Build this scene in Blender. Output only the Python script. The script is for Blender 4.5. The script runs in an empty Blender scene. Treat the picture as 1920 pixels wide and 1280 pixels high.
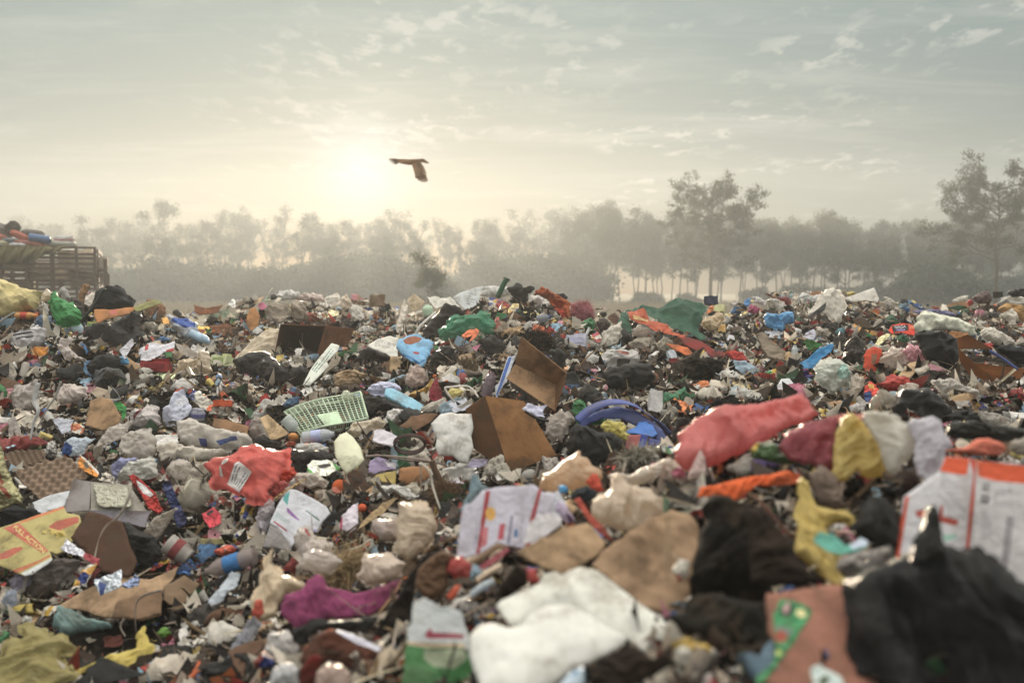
import bpy, math, random
import numpy as np
from mathutils import Vector, Matrix
from mathutils.geometry import delaunay_2d_cdt
PI = math.pi
S = bpy.context.scene
COL = S.collection

# ---------------------------------------------------------------- camera
CAMZ = 1.4; F = 1867.0; HOR = 550.0
PITCH = math.atan((640 - HOR) / F)
cam_d = bpy.data.cameras.new('camera'); cam = bpy.data.objects.new('camera', cam_d); COL.objects.link(cam)
cam.location = (0, 0, CAMZ); cam.rotation_euler = (PI / 2 - PITCH, 0, 0)
cam_d.sensor_width = 36.0; cam_d.lens = 36.0 * F / 1920.0
cam_d.clip_start = 0.05; cam_d.clip_end = 3000
cam_d.dof.use_dof = True; cam_d.dof.focus_distance = 6.6; cam_d.dof.aperture_fstop = 2.2
S.camera = cam
S.view_settings.view_transform = 'Standard'; S.view_settings.look = 'None'
S.view_settings.exposure = 0.42; S.view_settings.gamma = 1.0
# ---------------------------------------------------------------- sun and sky
SUN_AZ = math.atan((680 - 960) / F); SUN_EL = math.atan((HOR - 318) / F)
SUN_DIR = Vector((math.sin(SUN_AZ) * math.cos(SUN_EL), math.cos(SUN_AZ) * math.cos(SUN_EL), math.sin(SUN_EL)))
sl = bpy.data.lights.new('sun', 'SUN'); sl.energy = 4.7; sl.angle = math.radians(1.2); sl.color = (1.0, 0.82, 0.60)
so = bpy.data.objects.new('sun', sl); COL.objects.link(so)
so.rotation_euler = (-SUN_DIR).to_track_quat('-Z', 'Y').to_euler(); so.location = (0, 0, 40)
W = bpy.data.worlds.new('World'); S.world = W; W.use_nodes = True
nt = W.node_tree; nt.nodes.clear(); L = nt.links.new
def N(t, **k):
    n = nt.nodes.new(t)
    for a, b in k.items(): setattr(n, a, b)
    return n
def mth(op, a, b=None, c=None):
    n = N('ShaderNodeMath', operation=op)
    for i, v in enumerate((a, b, c)):
        if v is None: continue
        if isinstance(v, (int, float)): n.inputs[i].default_value = v
        else: L(v, n.inputs[i])
    return n.outputs[0]
def mixc(f, a, b, mode='MIX'):
    n = N('ShaderNodeMix', data_type='RGBA', blend_type=mode)
    for i, v in ((0, f), (6, a), (7, b)):
        if isinstance(v, (int, float)): n.inputs[i].default_value = v
        elif isinstance(v, tuple): n.inputs[i].default_value = (*v, 1) if len(v) == 3 else v
        else: L(v, n.inputs[i])
    return n.outputs[2]
def ramp(v, lo, hi, a=0.0, b=1.0):
    n = N('ShaderNodeMapRange'); n.interpolation_type = 'SMOOTHSTEP'
    L(v, n.inputs[0])
    for i, x in ((1, lo), (2, hi), (3, a), (4, b)): n.inputs[i].default_value = x
    return n.outputs[0]
sky = N('ShaderNodeTexSky'); sky.sky_type = 'NISHITA'; sky.sun_disc = False
sky.sun_elevation = SUN_EL; sky.sun_rotation = SUN_AZ
sky.air_density = 1.0; sky.dust_density = 0.6; sky.ozone_density = 1.0
tc = N('ShaderNodeTexCoord'); sep = N('ShaderNodeSeparateXYZ'); L(tc.outputs['Generated'], sep.inputs[0])
dz = mth('MAXIMUM', sep.outputs[2], 0.0)
dt = N('ShaderNodeVectorMath', operation='DOT_PRODUCT'); L(tc.outputs['Generated'], dt.inputs[0]); dt.inputs[1].default_value = SUN_DIR
dot = mth('MAXIMUM', dt.outputs['Value'], 0.0)
veil = mixc(ramp(dz, 0.0, 0.34), (0.22, 0.25, 0.25), (0.33, 0.56, 0.60))
veil = mixc(ramp(dot, 0.80, 0.995), mixc(0.30, veil, (0.16, 0.30, 0.34)), veil)
# thin cloud sheet: direction projected on a flat layer high up
zz = mth('ADD', dz, 0.07)
cx = mth('DIVIDE', sep.outputs[0], zz); cy = mth('DIVIDE', sep.outputs[1], zz)
cv = N('ShaderNodeCombineXYZ'); L(cx, cv.inputs[0]); L(cy, cv.inputs[1]); 
def noise(vec, sc, det, rough, dist=0.0, rot=0.0, stretch=(1, 1, 1)):
    mp = N('ShaderNodeMapping'); L(vec, mp.inputs[0]); mp.inputs['Rotation'].default_value = (0, 0, rot); mp.inputs['Scale'].default_value = stretch
    n = N('ShaderNodeTexNoise'); L(mp.outputs[0], n.inputs['Vector'])
    n.inputs['Scale'].default_value = sc; n.inputs['Detail'].default_value = det; n.inputs['Roughness'].default_value = rough; n.inputs['Distortion'].default_value = dist
    return n.outputs[0]
big = noise(cv.outputs[0], 0.9, 3, 0.5, 0.3, 0.3)
fine = noise(cv.outputs[0], 8.5, 7, 0.6, 0.2, -0.5, (1, 0.6, 1))
wisp = noise(cv.outputs[0], 1.5, 8, 0.66, 0.5, -0.35, (0.55, 1.3, 1))
patch = ramp(big, 0.44, 0.62)
cl = mth('MULTIPLY', ramp(fine, 0.48, 0.64), patch)
cl2 = mth('MULTIPLY', ramp(wisp, 0.44, 0.72), 0.32)
clm = mth('MAXIMUM', mth('MULTIPLY', mth('MULTIPLY', cl, 0.55), ramp(sep.outputs[0], -0.45, 0.25, 0.35, 1.0)), mth('MULTIPLY', cl2, mth('ADD', mth('MULTIPLY', patch, 0.5), 0.5)))
clm = mth('MULTIPLY', clm, ramp(dz, 0.03, 0.14))
veil = mixc(clm, veil, (1.7, 1.62, 1.45))
# added fill: unseen veil overhead and behind the camera brightened to light the heap
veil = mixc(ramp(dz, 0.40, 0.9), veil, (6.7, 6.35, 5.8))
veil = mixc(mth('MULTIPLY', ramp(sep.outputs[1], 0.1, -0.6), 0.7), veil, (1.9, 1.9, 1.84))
# aureole of the veiled sun
def glow(p, k, c):
    g = mth('MULTIPLY', mth('POWER', dot, p), k)
    n = N('ShaderNodeVectorMath', operation='SCALE'); n.inputs[0].default_value = c; L(g, n.inputs['Scale']); return n.outputs[0]
def add(a, b):
    n = N('ShaderNodeVectorMath', operation='ADD'); L(a, n.inputs[0]); L(b, n.inputs[1]); return n.outputs[0]
tot = add(veil, glow(24, 0.0, (1.0, 0.88, 0.66)))
tot = add(tot, glow(170, 0.10, (0.95, 0.94, 1.0)))
tot = add(tot, glow(1100, 0.6, (0.9, 0.95, 1.1)))
bg1 = N('ShaderNodeBackground'); L(sky.outputs[0], bg1.inputs[0]); bg1.inputs[1].default_value = 0.05
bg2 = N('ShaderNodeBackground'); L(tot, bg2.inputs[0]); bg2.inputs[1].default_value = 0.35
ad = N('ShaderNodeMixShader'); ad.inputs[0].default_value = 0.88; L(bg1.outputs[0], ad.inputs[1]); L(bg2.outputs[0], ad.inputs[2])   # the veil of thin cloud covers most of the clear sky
wo = N('ShaderNodeOutputWorld'); L(ad.outputs[0], wo.inputs[0])
W.cycles.sampling_method = 'MANUAL'; W.cycles.sample_map_resolution = 1024
cy_ = S.cycles
cy_.use_denoising = True; cy_.max_bounces = 6; cy_.diffuse_bounces = 3; cy_.glossy_bounces = 2; cy_.transmission_bounces = 3
cy_.transparent_max_bounces = 10; cy_.volume_bounces = 0; cy_.caustics_reflective = False; cy_.caustics_refractive = False
cy_.sample_clamp_indirect = 4.0

# ---------------------------------------------------------------- ray helpers
FW = np.array([0, math.cos(PITCH), -math.sin(PITCH)]); UP = np.array([0, math.sin(PITCH), math.cos(PITCH)])
CAM = np.array([0, 0, CAMZ])
def ray(px, py):
    d = np.array([1.0, 0, 0]) * ((px - 960) / F) + UP * ((640 - py) / F) + FW
    return d / d[1]                       # unit step in depth (y)
def pt(px, py, depth): return CAM + ray(px, py) * depth
def to_px(P):
    q = np.asarray(P) - CAM
    f = q @ FW; return 960 + F * q[..., 0] / f, 640 - F * (q @ UP) / f

# ---------------------------------------------------------------- value noise in numpy
_nr = np.random.RandomState(7); _tab = _nr.rand(256, 256)
def vnoise(x, y):
    xi = np.floor(x).astype(int); yi = np.floor(y).astype(int); fx = x - xi; fy = y - yi
    fx = fx * fx * (3 - 2 * fx); fy = fy * fy * (3 - 2 * fy)
    a = _tab[xi & 255, yi & 255]; b = _tab[(xi + 1) & 255, yi & 255]; c = _tab[xi & 255, (yi + 1) & 255]; d = _tab[(xi + 1) & 255, (yi + 1) & 255]
    return (a * (1 - fx) + b * fx) * (1 - fy) + (c * (1 - fx) + d * fx) * fy - 0.5
def fbm(x, y, o=4):
    s = 0; a = 1
    for i in range(o): s = s + a * vnoise(x * 2 ** i + 17 * i, y * 2 ** i + 31 * i); a *= 0.5
    return s
# ---------------------------------------------------------------- shape of the heap: height by direction and distance
DS = [0.9, 1.2, 1.6, 2.0, 2.5, 3.0, 3.6, 4.3, 5.2, 6.2, 7.5, 9, 11, 13, 16]
CO = {-600: [2600, 2300, 1900, 1650, 1480, 1330, 1190, 1030, 870, 750, 640, 570, 565, 570, 590],
      0:    [2600, 2300, 1900, 1650, 1480, 1330, 1190, 1030, 870, 740, 640, 562, 560, 570, 585],
      150:  [2600, 2250, 1850, 1650, 1480, 1330, 1190, 1030, 860, 730, 625, 556, 570, 575, 590],
      290:  [2500, 2200, 1800, 1600, 1450, 1320, 1190, 1030, 860, 740, 650, 592, 610, 590, 592],
      400:  [2500, 2150, 1750, 1520, 1340, 1240, 1160, 1015, 860, 745, 680, 640, 590, 578, 592],
      540:  [2400, 1980, 1580, 1370, 1230, 1150, 1110, 980, 850, 745, 675, 625, 578, 562, 590],
      640:  [2300, 1900, 1500, 1320, 1180, 1110, 1070, 965, 830, 735, 670, 622, 578, 563, 590],
      760:  [2200, 1820, 1420, 1250, 1150, 1080, 1030, 940, 820, 728, 662, 612, 590, 580, 592],
      960:  [2000, 1650, 1330, 1200, 1080, 970, 960, 890, 800, 710, 618, 556, 580, 578, 590],
      1060: [1900, 1600, 1320, 1175, 1030, 920, 940, 880, 800, 715, 632, 575, 585, 578, 590],
      1180: [1900, 1600, 1300, 1150, 985, 880, 905, 870, 800, 725, 655, 606, 590, 582, 590],
      1280: [1850, 1560, 1300, 1120, 930, 850, 900, 865, 795, 720, 655, 588, 592, 578, 590],
      1460: [1800, 1520, 1280, 1080, 870, 800, 890, 850, 780, 712, 655, 615, 580, 562, 590],
      1700: [1800, 1520, 1290, 1090, 890, 805, 850, 810, 755, 700, 650, 612, 580, 566, 590],
      1920: [1800, 1530, 1300, 1130, 960, 860, 850, 815, 755, 700, 650, 610, 578, 560, 590],
      2500: [1900, 1600, 1350, 1180, 980, 870, 850, 815, 755, 700, 650, 610, 578, 560, 590]}
SKY = {-600: 560, 0: 552, 100: 556, 220: 560, 290: 588, 345: 598, 400: 586, 460: 572, 540: 560, 640: 566, 700: 570, 760: 590, 820: 578, 870: 560, 950: 552, 1030: 552, 1075: 580, 1150: 592, 1250: 586, 1310: 574, 1345: 588, 1400: 576, 1450: 560, 1550: 556, 1620: 560, 1690: 574, 1760: 588, 1850: 568, 1920: 556, 2500: 560}
_k0 = sorted(CO); _C = np.array([CO[k] for k in _k0], float); CO = {}
for c_, s_ in SKY.items():                     # crest line of the heap by direction
    row = np.array([np.interp(c_, _k0, _C[:, j]) for j in range(len(DS))]); far_ = np.array([d >= 7 for d in DS]); sh = s_ + 25 - row[far_].min()
    CO[c_] = [p_ + sh * float(np.interp(d_, [5.5, 8.5], [0, 1])) for p_, d_ in zip(row, DS)]
_cp = sorted(CO); _zt = np.array([[pt(960, py, d)[2] for py, d in zip(CO[c], DS)] for c in _cp])
DS2 = DS + [21, 27]; _zt = np.hstack([_zt, np.full((len(_cp), 1), 0.35), np.full((len(_cp), 1), -0.12)])
X0, X1, Y0, Y1, ST = -22.0, 22.0, 0.3, 27.0, 0.05
gx = np.arange(X0, X1 + 1e-6, ST); gy = np.arange(Y0, Y1 + 1e-6, ST)
GX, GY = np.meshgrid(gx, gy)
_pc = 960 + F * GX / np.maximum(GY, 0.9)
_rows = np.stack([np.interp(GY.ravel(), DS2, _zt[i]) for i in range(len(_cp))])          # per column direction
_ci = np.clip(np.interp(_pc.ravel(), _cp, range(len(_cp))), 0, len(_cp) - 1.001)
_c0 = _ci.astype(int); _cf = _ci - _c0; _cf = _cf * _cf * (3 - 2 * _cf); _ar = np.arange(_ci.size)
GZ = (_rows[_c0, _ar] * (1 - _cf) + _rows[_c0 + 1, _ar] * _cf).reshape(GX.shape)
_k = np.array([1, 4, 6, 4, 1.]) / 16
for _ in range(3):
    GZ = sum(_k[i] * np.roll(GZ, i - 2, 0) for i in range(5)) if False else GZ
_pad = np.pad(GZ, 4, mode='edge'); GZ = sum(_pad[i:i + GZ.shape[0], j:j + GZ.shape[1]] for i in range(0, 9, 2) for j in range(0, 9, 2)) / 25
_amp = np.clip(GY / 6, 0.35, 1.0) * np.clip((27 - GY) / 5, 0, 1) * np.interp(GY, [7, 9], [1, .7])
GZ = GZ + _amp * (0.21 * fbm(GX * 1.1 + 5, GY * 1.1, 3) + 0.12 * np.abs(fbm(GX * 4.5, GY * 4.5 + 9, 3)) - 0.02)
_flat = np.clip((-GX - 0.75) / 0.4, 0, 1) * np.clip((4.0 - GY) / 0.5, 0, 1)      # trodden soil lower left
def hz(x, y):
    fx = np.clip((np.asarray(x) - X0) / ST, 0, len(gx) - 1.001); fy = np.clip((np.asarray(y) - Y0) / ST, 0, len(gy) - 1.001)
    i = fx.astype(int); j = fy.astype(int); a = fx - i; b = fy - j
    return (GZ[j, i] * (1 - a) + GZ[j, i + 1] * a) * (1 - b) + (GZ[j + 1, i] * (1 - a) + GZ[j + 1, i + 1] * a) * b
_ts = np.concatenate([np.arange(1.0, 6, 0.01), np.arange(6, 19, 0.025)])
def hit(px, py):
    """first point of the heap along the direction, or a point on its crest"""
    d = ray(px, py); P = CAM + _ts[:, None] * d
    g = P[:, 2] - hz(P[:, 0], P[:, 1]); k = np.nonzero(g < 0)[0]
    if len(k) == 0:
        m = _ts > 5; k = [np.nonzero(m)[0][0] + int(np.argmin(g[m]))]
    return _ts[k[0]]

# ---------------------------------------------------------------- object helpers
def mesh(name, V, Fc, mats, parent=None, smooth=True, fm=None, loc=None, rot=None, color=None):
    me = bpy.data.meshes.new(name)
    V = np.asarray(V, dtype=np.float32)
    if isinstance(Fc, np.ndarray):
        n, k = Fc.shape
        me.vertices.add(len(V)); me.vertices.foreach_set('co', V.ravel())
        me.loops.add(n * k); me.loops.foreach_set('vertex_index', Fc.ravel().astype(np.int32))
        me.polygons.add(n); me.polygons.foreach_set('loop_start', np.arange(0, n * k, k, dtype=np.int32))
        me.update(calc_edges=True); me.validate()
    else:
        me.from_pydata([tuple(map(float, v)) for v in V], [], [list(map(int, f)) for f in Fc]); me.update()
    for m in (mats if isinstance(mats, (list, tuple)) else [mats]): me.materials.append(m)
    if fm is not None and len(fm) == len(me.polygons): me.polygons.foreach_set('material_index', np.asarray(fm, dtype=np.int32))
    if smooth: me.polygons.foreach_set('use_smooth', np.ones(len(me.polygons), dtype=bool))
    o = bpy.data.objects.new(name, me); COL.objects.link(o)
    if parent is not None: o.parent = parent
    if loc is not None: o.location = tuple(loc)
    if rot is not None: o.rotation_euler = rot
    if color is not None: o.color = (*color[:3], 1)
    return o
def tag(o, label=None, cat=None, group=None, kind=None):
    if label: o['label'] = label
    if cat: o['category'] = cat
    if group: o['group'] = group
    if kind: o['kind'] = kind
    return o
def empty(name, loc=(0, 0, 0), rz=0):
    o = bpy.data.objects.new(name, None); COL.objects.link(o); o.location = tuple(loc); o.rotation_euler = (0, 0, rz); return o
class G:
    """collects simple solids"""
    def __init__(s): s.v = []; s.f = []
    def add(s, V, Fs):
        b = len(s.v); s.v += [tuple(map(float, v)) for v in V]; s.f += [tuple(i + b for i in f) for f in Fs]; return s
    def box(s, c, d, R=None):
        c = np.array(c, float); h = np.array(d, float) / 2
        V = np.array([[x, y, z] for x in (-1, 1) for y in (-1, 1) for z in (-1, 1)]) * h
        if R is not None: V = V @ np.array(R).T
        return s.add(V + c, [(0, 1, 3, 2), (4, 6, 7, 5), (0, 4, 5, 1), (2, 3, 7, 6), (0, 2, 6, 4), (1, 5, 7, 3)])
    def tube(s, pts, rad, n=8, cap=True):
        pts = [np.array(p, float) for p in pts]; rad = rad if hasattr(rad, '__len__') else [rad] * len(pts); rings = []
        a = None
        for i, p in enumerate(pts):
            t = pts[min(i + 1, len(pts) - 1)] - pts[max(i - 1, 0)]; t = t / (np.linalg.norm(t) + 1e-9)
            if a is None: a = np.cross(t, [0, 0, 1] if abs(t[2]) < .9 else [1, 0, 0])
            a = a - t * (a @ t); a = a / (np.linalg.norm(a) + 1e-9); b = np.cross(t, a)
            rings.append([p + rad[i] * (math.cos(2 * PI * k / n) * a + math.sin(2 * PI * k / n) * b) for k in range(n)])
        V = [v for r in rings for v in r]
        Fs = [(i * n + k, i * n + (k + 1) % n, (i + 1) * n + (k + 1) % n, (i + 1) * n + k) for i in range(len(pts) - 1) for k in range(n)]
        if cap: Fs += [tuple(range(n))[::-1], tuple((len(pts) - 1) * n + k for k in range(n))]
        return s.add(V, Fs)
    def lathe(s, prof, n=20, M=None):
        V = [(r * math.cos(2 * PI * k / n), r * math.sin(2 * PI * k / n), z) for r, z in prof for k in range(n)]
        if M is not None: V = [tuple(M @ Vector(v)) for v in V]
        Fs = [(i * n + k, i * n + (k + 1) % n, (i + 1) * n + (k + 1) % n, (i + 1) * n + k) for i in range(len(prof) - 1) for k in range(n)]
        Fs += [tuple(range(n))[::-1], tuple((len(prof) - 1) * n + k for k in range(n))]
        return s.add(V, Fs)
    def obj(s, name, mat, parent=None, smooth=False, **k): return mesh(name, s.v, s.f, mat, parent, smooth, **k)

# ---------------------------------------------------------------- materials (colour comes from each object)
MATS = {}
def material(name, base=None, rough=0.6, transl=0.0, transp=0.0, dirt=0.35, mottle=0.25, bump=0.3, bscale=40, kind='noise', metal=0.0, sheen=0.0, spec=0.4, patchy=0.0, dirtc=(0.085, 0.062, 0.042), vcol=False, bdist_=0.006):
    global nt, L
    m = bpy.data.materials.new(name); m.use_nodes = True; nt = m.node_tree; nt.nodes.clear(); L = nt.links.new
    t = N('ShaderNodeTexCoord'); inf = N('ShaderNodeObjectInfo')
    off = N('ShaderNodeVectorMath', operation='ADD'); L(t.outputs['Object'], off.inputs[0])
    rs = N('ShaderNodeVectorMath', operation='SCALE'); rs.inputs[0].default_value = (37, 91, 53); L(inf.outputs['Random'], rs.inputs['Scale']); L(rs.outputs[0], off.inputs[1])
    v = off.outputs[0]
    if vcol:
        at = N('ShaderNodeAttribute'); at.attribute_name = 'Col'; c = at.outputs['Color']
    elif base is not None:
        rgb = N('ShaderNodeRGB'); rgb.outputs[0].default_value = (*base, 1); c = rgb.outputs[0]
    else: c = inf.outputs['Color']
    n1 = noise(v, 9, 6, 0.6, 0.4); n2 = noise(v, 70, 4, 0.6)
    c = mixc(mth('MULTIPLY', ramp(n1, 0.30, 0.75), mottle), c, mixc(1.0, c, (0.45, 0.42, 0.38), 'MULTIPLY'))
    if patchy > 0:
        vo = N('ShaderNodeTexVoronoi'); vo.inputs['Scale'].default_value = patchy; L(v, vo.inputs['Vector'])
        sp = N('ShaderNodeSeparateColor'); L(vo.outputs['Color'], sp.inputs[0])
        c = mixc(ramp(sp.outputs[0], 0.60, 0.62), c, (0.62, 0.58, 0.50))
        c = mixc(ramp(sp.outputs[1], 0.80, 0.82), c, (0.55, 0.36, 0.06))
        c = mixc(ramp(sp.outputs[2], 0.84, 0.86), c, (0.03, 0.05, 0.20))
    dm = mth('MULTIPLY', ramp(mth('ADD', mth('MULTIPLY', n1, 0.7), mth('MULTIPLY', n2, 0.3)), 0.46, 0.66), dirt)
    c = mixc(dm, c, dirtc)
    p = N('ShaderNodeBsdfPrincipled'); L(c, p.inputs['Base Color']); p.inputs['Roughness'].default_value = rough
    p.inputs['Metallic'].default_value = metal; p.inputs['Specular IOR Level'].default_value = spec
    if sheen: p.inputs['Sheen Weight'].default_value = sheen
    if kind == 'noise': h = noise(v, bscale, 6, 0.65, 0.6)
    elif kind == 'crinkle':
        vo = N('ShaderNodeTexVoronoi'); vo.feature = 'DISTANCE_TO_EDGE'; vo.inputs['Scale'].default_value = bscale
        wv = N('ShaderNodeVectorMath', operation='ADD'); L(v, wv.inputs[0])
        nn = N('ShaderNodeTexNoise'); nn.inputs['Scale'].default_value = bscale * 0.4; L(v, nn.inputs['Vector'])
        sc = N('ShaderNodeVectorMath', operation='SCALE'); L(nn.outputs['Color'], sc.inputs[0]); sc.inputs['Scale'].default_value = 2.2 / bscale; L(sc.outputs[0], wv.inputs[1])
        L(wv.outputs[0], vo.inputs['Vector'])
        h = mth('ADD', mth('MULTIPLY', ramp(vo.outputs['Distance'], 0, 0.35), 0.6), noise(v, bscale * 1.3, 5, 0.6, 1.0))
    elif kind == 'fold':
        f1 = noise(v, bscale * 0.5, 3, 0.55, 1.4, 0.4, (1, 3.2, 2.0)); f2 = noise(v, bscale * 0.8, 3, 0.55, 1.6, 1.9, (1, 3.6, 2.2)); f3 = noise(v, bscale * 2.4, 3, 0.6, 1.0, 1.1, (1, 2.5, 2.0))
        rd = lambda q: mth('SUBTRACT', 1.0, mth('MULTIPLY', mth('ABSOLUTE', mth('SUBTRACT', q, 0.5)), 5.0))
        h = mth('ADD', mth('ADD', rd(f1), mth('MULTIPLY', rd(f2), 0.7)), mth('MULTIPLY', rd(f3), 0.28))
    elif kind == 'wave':
        w = N('ShaderNodeTexWave'); w.inputs['Scale'].default_value = bscale; w.inputs['Distortion'].default_value = 1.5; L(v, w.inputs['Vector']); h = w.outputs['Color']
    bp = N('ShaderNodeBump'); bp.inputs['Strength'].default_value = bump; bp.inputs['Distance'].default_value = bdist_; L(h, bp.inputs['Height']); L(bp.outputs[0], p.inputs['Normal'])
    sh = p.outputs[0]
    if transl:
        tr = N('ShaderNodeBsdfTranslucent'); L(c, tr.inputs[0]); L(bp.outputs[0], tr.inputs['Normal'])
        ms = N('ShaderNodeMixShader'); ms.inputs[0].default_value = transl; L(sh, ms.inputs[1]); L(tr.outputs[0], ms.inputs[2]); sh = ms.outputs[0]
    if transp:
        tp = N('ShaderNodeBsdfTransparent'); fr = N('ShaderNodeLayerWeight'); fr.inputs[0].default_value = 0.35; L(bp.outputs[0], fr.inputs[1])
        ms = N('ShaderNodeMixShader'); L(mth('MULTIPLY', mth('SUBTRACT', 1.0, fr.outputs['Facing']), transp), ms.inputs[0]); L(sh, ms.inputs[1]); L(tp.outputs[0], ms.inputs[2]); sh = ms.outputs[0]
    o = N('ShaderNodeOutputMaterial'); L(sh, o.inputs[0]); MATS[name] = m; return m
material('film', rough=0.26, transl=0.2, mottle=0.08, dirt=0.12, bump=0.55, bscale=42, kind='fold', spec=0.6)
material('thin', rough=0.24, transl=0.42, mottle=0.08, dirt=0.12, bump=0.6, bscale=36, kind='fold', spec=0.6)
material('clear', rough=0.15, transl=0.2, transp=0.38, mottle=0.08, dirt=0.1, bump=0.6, bscale=42, kind='fold', spec=0.8)
material('bin', rough=0.22, transl=0.0, dirt=0.2, mottle=0.1, bump=0.8, bscale=34, kind='fold', spec=0.45, dirtc=(0.05, 0.04, 0.03))
material('paper', rough=0.75, transl=0.15, mottle=0.2, dirt=0.26, bump=0.35, bscale=30, kind='crinkle')
material('card', rough=0.85, spec=0.2, dirt=0.55, mottle=0.65, bump=0.3, bscale=60)
material('cloth', rough=0.95, dirt=0.45, mottle=0.5, bump=0.5, bdist_=0.002, bscale=150, sheen=0.04, spec=0.05)
material('foam', rough=0.7, transl=0.1, dirt=0.55, mottle=0.2, bump=0.15, bscale=220, dirtc=(0.20, 0.15, 0.10))
material('wrap', rough=0.30, metal=0.15, dirt=0.35, bump=0.6, bscale=40, kind='crinkle', patchy=24)
material('foil', rough=0.28, metal=0.7, dirt=0.35, bump=0.8, bscale=40, kind='crinkle')
material('hard', rough=0.42, dirt=0.45, mottle=0.25, bump=0.12, bscale=80)
material('wood', rough=0.85, dirt=0.5, mottle=0.6, bump=0.5, bscale=60, kind='noise')
material('pulp', rough=0.95, dirt=0.3, mottle=0.4, bump=0.4, bscale=250)
material('fur', rough=1.0, dirt=0.35, mottle=0.4, bump=1.0, bscale=300, sheen=0.5, spec=0.1)
material('ink', rough=0.6, dirt=0.25, mottle=0.2, bump=0.15, bscale=60)
material('litter_paper', rough=0.7, transl=0.15, dirt=0.5, bump=0.4, bscale=60, kind='crinkle', vcol=True)
material('litter_film', rough=0.28, transl=0.35, dirt=0.25, bump=0.5, bscale=40, kind='fold', vcol=True)
material('straw', base=(0.30, 0.22, 0.11), rough=0.8, dirt=0.5, bump=0.2)
material('iron', base=(0.10, 0.062, 0.045), rough=0.8, dirt=0.5, mottle=0.6, bump=0.3)
material('bark', base=(0.10, 0.08, 0.055), rough=0.9, dirt=0.3, mottle=0.5, bump=0.4)
material('leaf', base=(0.065, 0.075, 0.028), rough=0.7, transl=0.35, dirt=0.0, mottle=0.7, bump=0.0)
material('leaf_dark', base=(0.04, 0.055, 0.02), rough=0.7, transl=0.25, dirt=0.0, mottle=0.7, bump=0.0)
material('feather', base=(0.44, 0.27, 0.12), rough=0.6, transl=0.6, dirt=0.0, mottle=0.3, bump=0.1)  # orange-brown of the sun glare put into the dark crow's base colour
M = MATS
def soil():
    global nt, L
    m = bpy.data.materials.new('soil'); m.use_nodes = True; nt = m.node_tree; nt.nodes.clear(); L = nt.links.new
    t = N('ShaderNodeTexCoord'); v = t.outputs['Object']
    n1 = noise(v, 3, 8, 0.65); n2 = noise(v, 30, 6, 0.7)
    c = mixc(ramp(n1, 0.35, 0.65), (0.010, 0.008, 0.006), (0.035, 0.025, 0.017))
    c = mixc(mth('MULTIPLY', ramp(n2, 0.5, 0.8), 0.6), c, (0.14, 0.11, 0.08))
    vo = N('ShaderNodeTexVoronoi'); vo.inputs['Scale'].default_value = 45; L(v, vo.inputs['Vector']); sp = N('ShaderNodeSeparateColor'); L(vo.outputs['Color'], sp.inputs[0])
    pass
    p = N('ShaderNodeBsdfPrincipled'); L(c, p.inputs['Base Color']); p.inputs['Roughness'].default_value = 0.95; p.inputs['Specular IOR Level'].default_value = 0.15
    b = N('ShaderNodeBump'); b.inputs['Strength'].default_value = 0.9; b.inputs['Distance'].default_value = 0.03; L(noise(v, 26, 9, 0.75), b.inputs['Height']); L(b.outputs[0], p.inputs['Normal'])
    o = N('ShaderNodeOutputMaterial'); L(p.outputs[0], o.inputs[0]); return m
M['soil'] = soil()
def field_mat():
    global nt, L
    m = bpy.data.materials.new('field'); m.use_nodes = True; nt = m.node_tree; nt.nodes.clear(); L = nt.links.new
    t = N('ShaderNodeTexCoord'); v = t.outputs['Object']
    c = mixc(ramp(noise(v, 0.2, 8, 0.6), 0.35, 0.65), (0.10, 0.085, 0.045), (0.16, 0.13, 0.08))
    p = N('ShaderNodeBsdfPrincipled'); L(c, p.inputs['Base Color']); p.inputs['Roughness'].default_value = 1.0; p.inputs['Specular IOR Level'].default_value = 0.1
    o = N('ShaderNodeOutputMaterial'); L(p.outputs[0], o.inputs[0]); return m
M['field'] = field_mat()

# ---------------------------------------------------------------- ground, heap, haze
ny, nx = GX.shape
_V = np.stack([GX, GY, GZ], -1).reshape(-1, 3); _i = np.arange(ny * nx).reshape(ny, nx)
_Fq = np.stack([_i[:-1, :-1], _i[:-1, 1:], _i[1:, 1:], _i[1:, :-1]], -1).reshape(-1, 4)
_edge = np.maximum(np.abs(GX) - 19, 0).reshape(-1); _V[:, 2] -= _edge * 0.6
tag(mesh('terrain', _V, _Fq, M['soil']), kind='structure')
R_ = [0, 12, 30, 60, 100, 160, 260, 420, 700, 1200, 2200]; _n = 72
_gv = [(0, 0, -0.06)] + [(r * math.cos(2 * PI * k / _n), r * math.sin(2 * PI * k / _n), -0.06) for r in R_[1:] for k in range(_n)]
_gf = [(0, 1 + k, 1 + (k + 1) % _n) for k in range(_n)] + [(1 + i * _n + k, 1 + (i + 1) * _n + k, 1 + (i + 1) * _n + (k + 1) % _n, 1 + i * _n + (k + 1) % _n) for i in range(len(R_) - 2) for k in range(_n)]
tag(mesh('ground', _gv, _gf, M['field'], smooth=False), kind='structure')
hm = bpy.data.materials.new('haze'); hm.use_nodes = True; nt = hm.node_tree; nt.nodes.clear(); L = nt.links.new
pv = N('ShaderNodeVolumePrincipled'); pv.inputs['Color'].default_value = (0.88, 0.94, 0.97, 1); pv.inputs['Density'].default_value = 0.0029; pv.inputs['Anisotropy'].default_value = 0.47
ho = N('ShaderNodeOutputMaterial'); L(pv.outputs[0], ho.inputs['Volume'])
tag(G().box((0, 47.5, 8.95), (460, 217, 19.9)).obj('haze', hm), kind='stuff')
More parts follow.
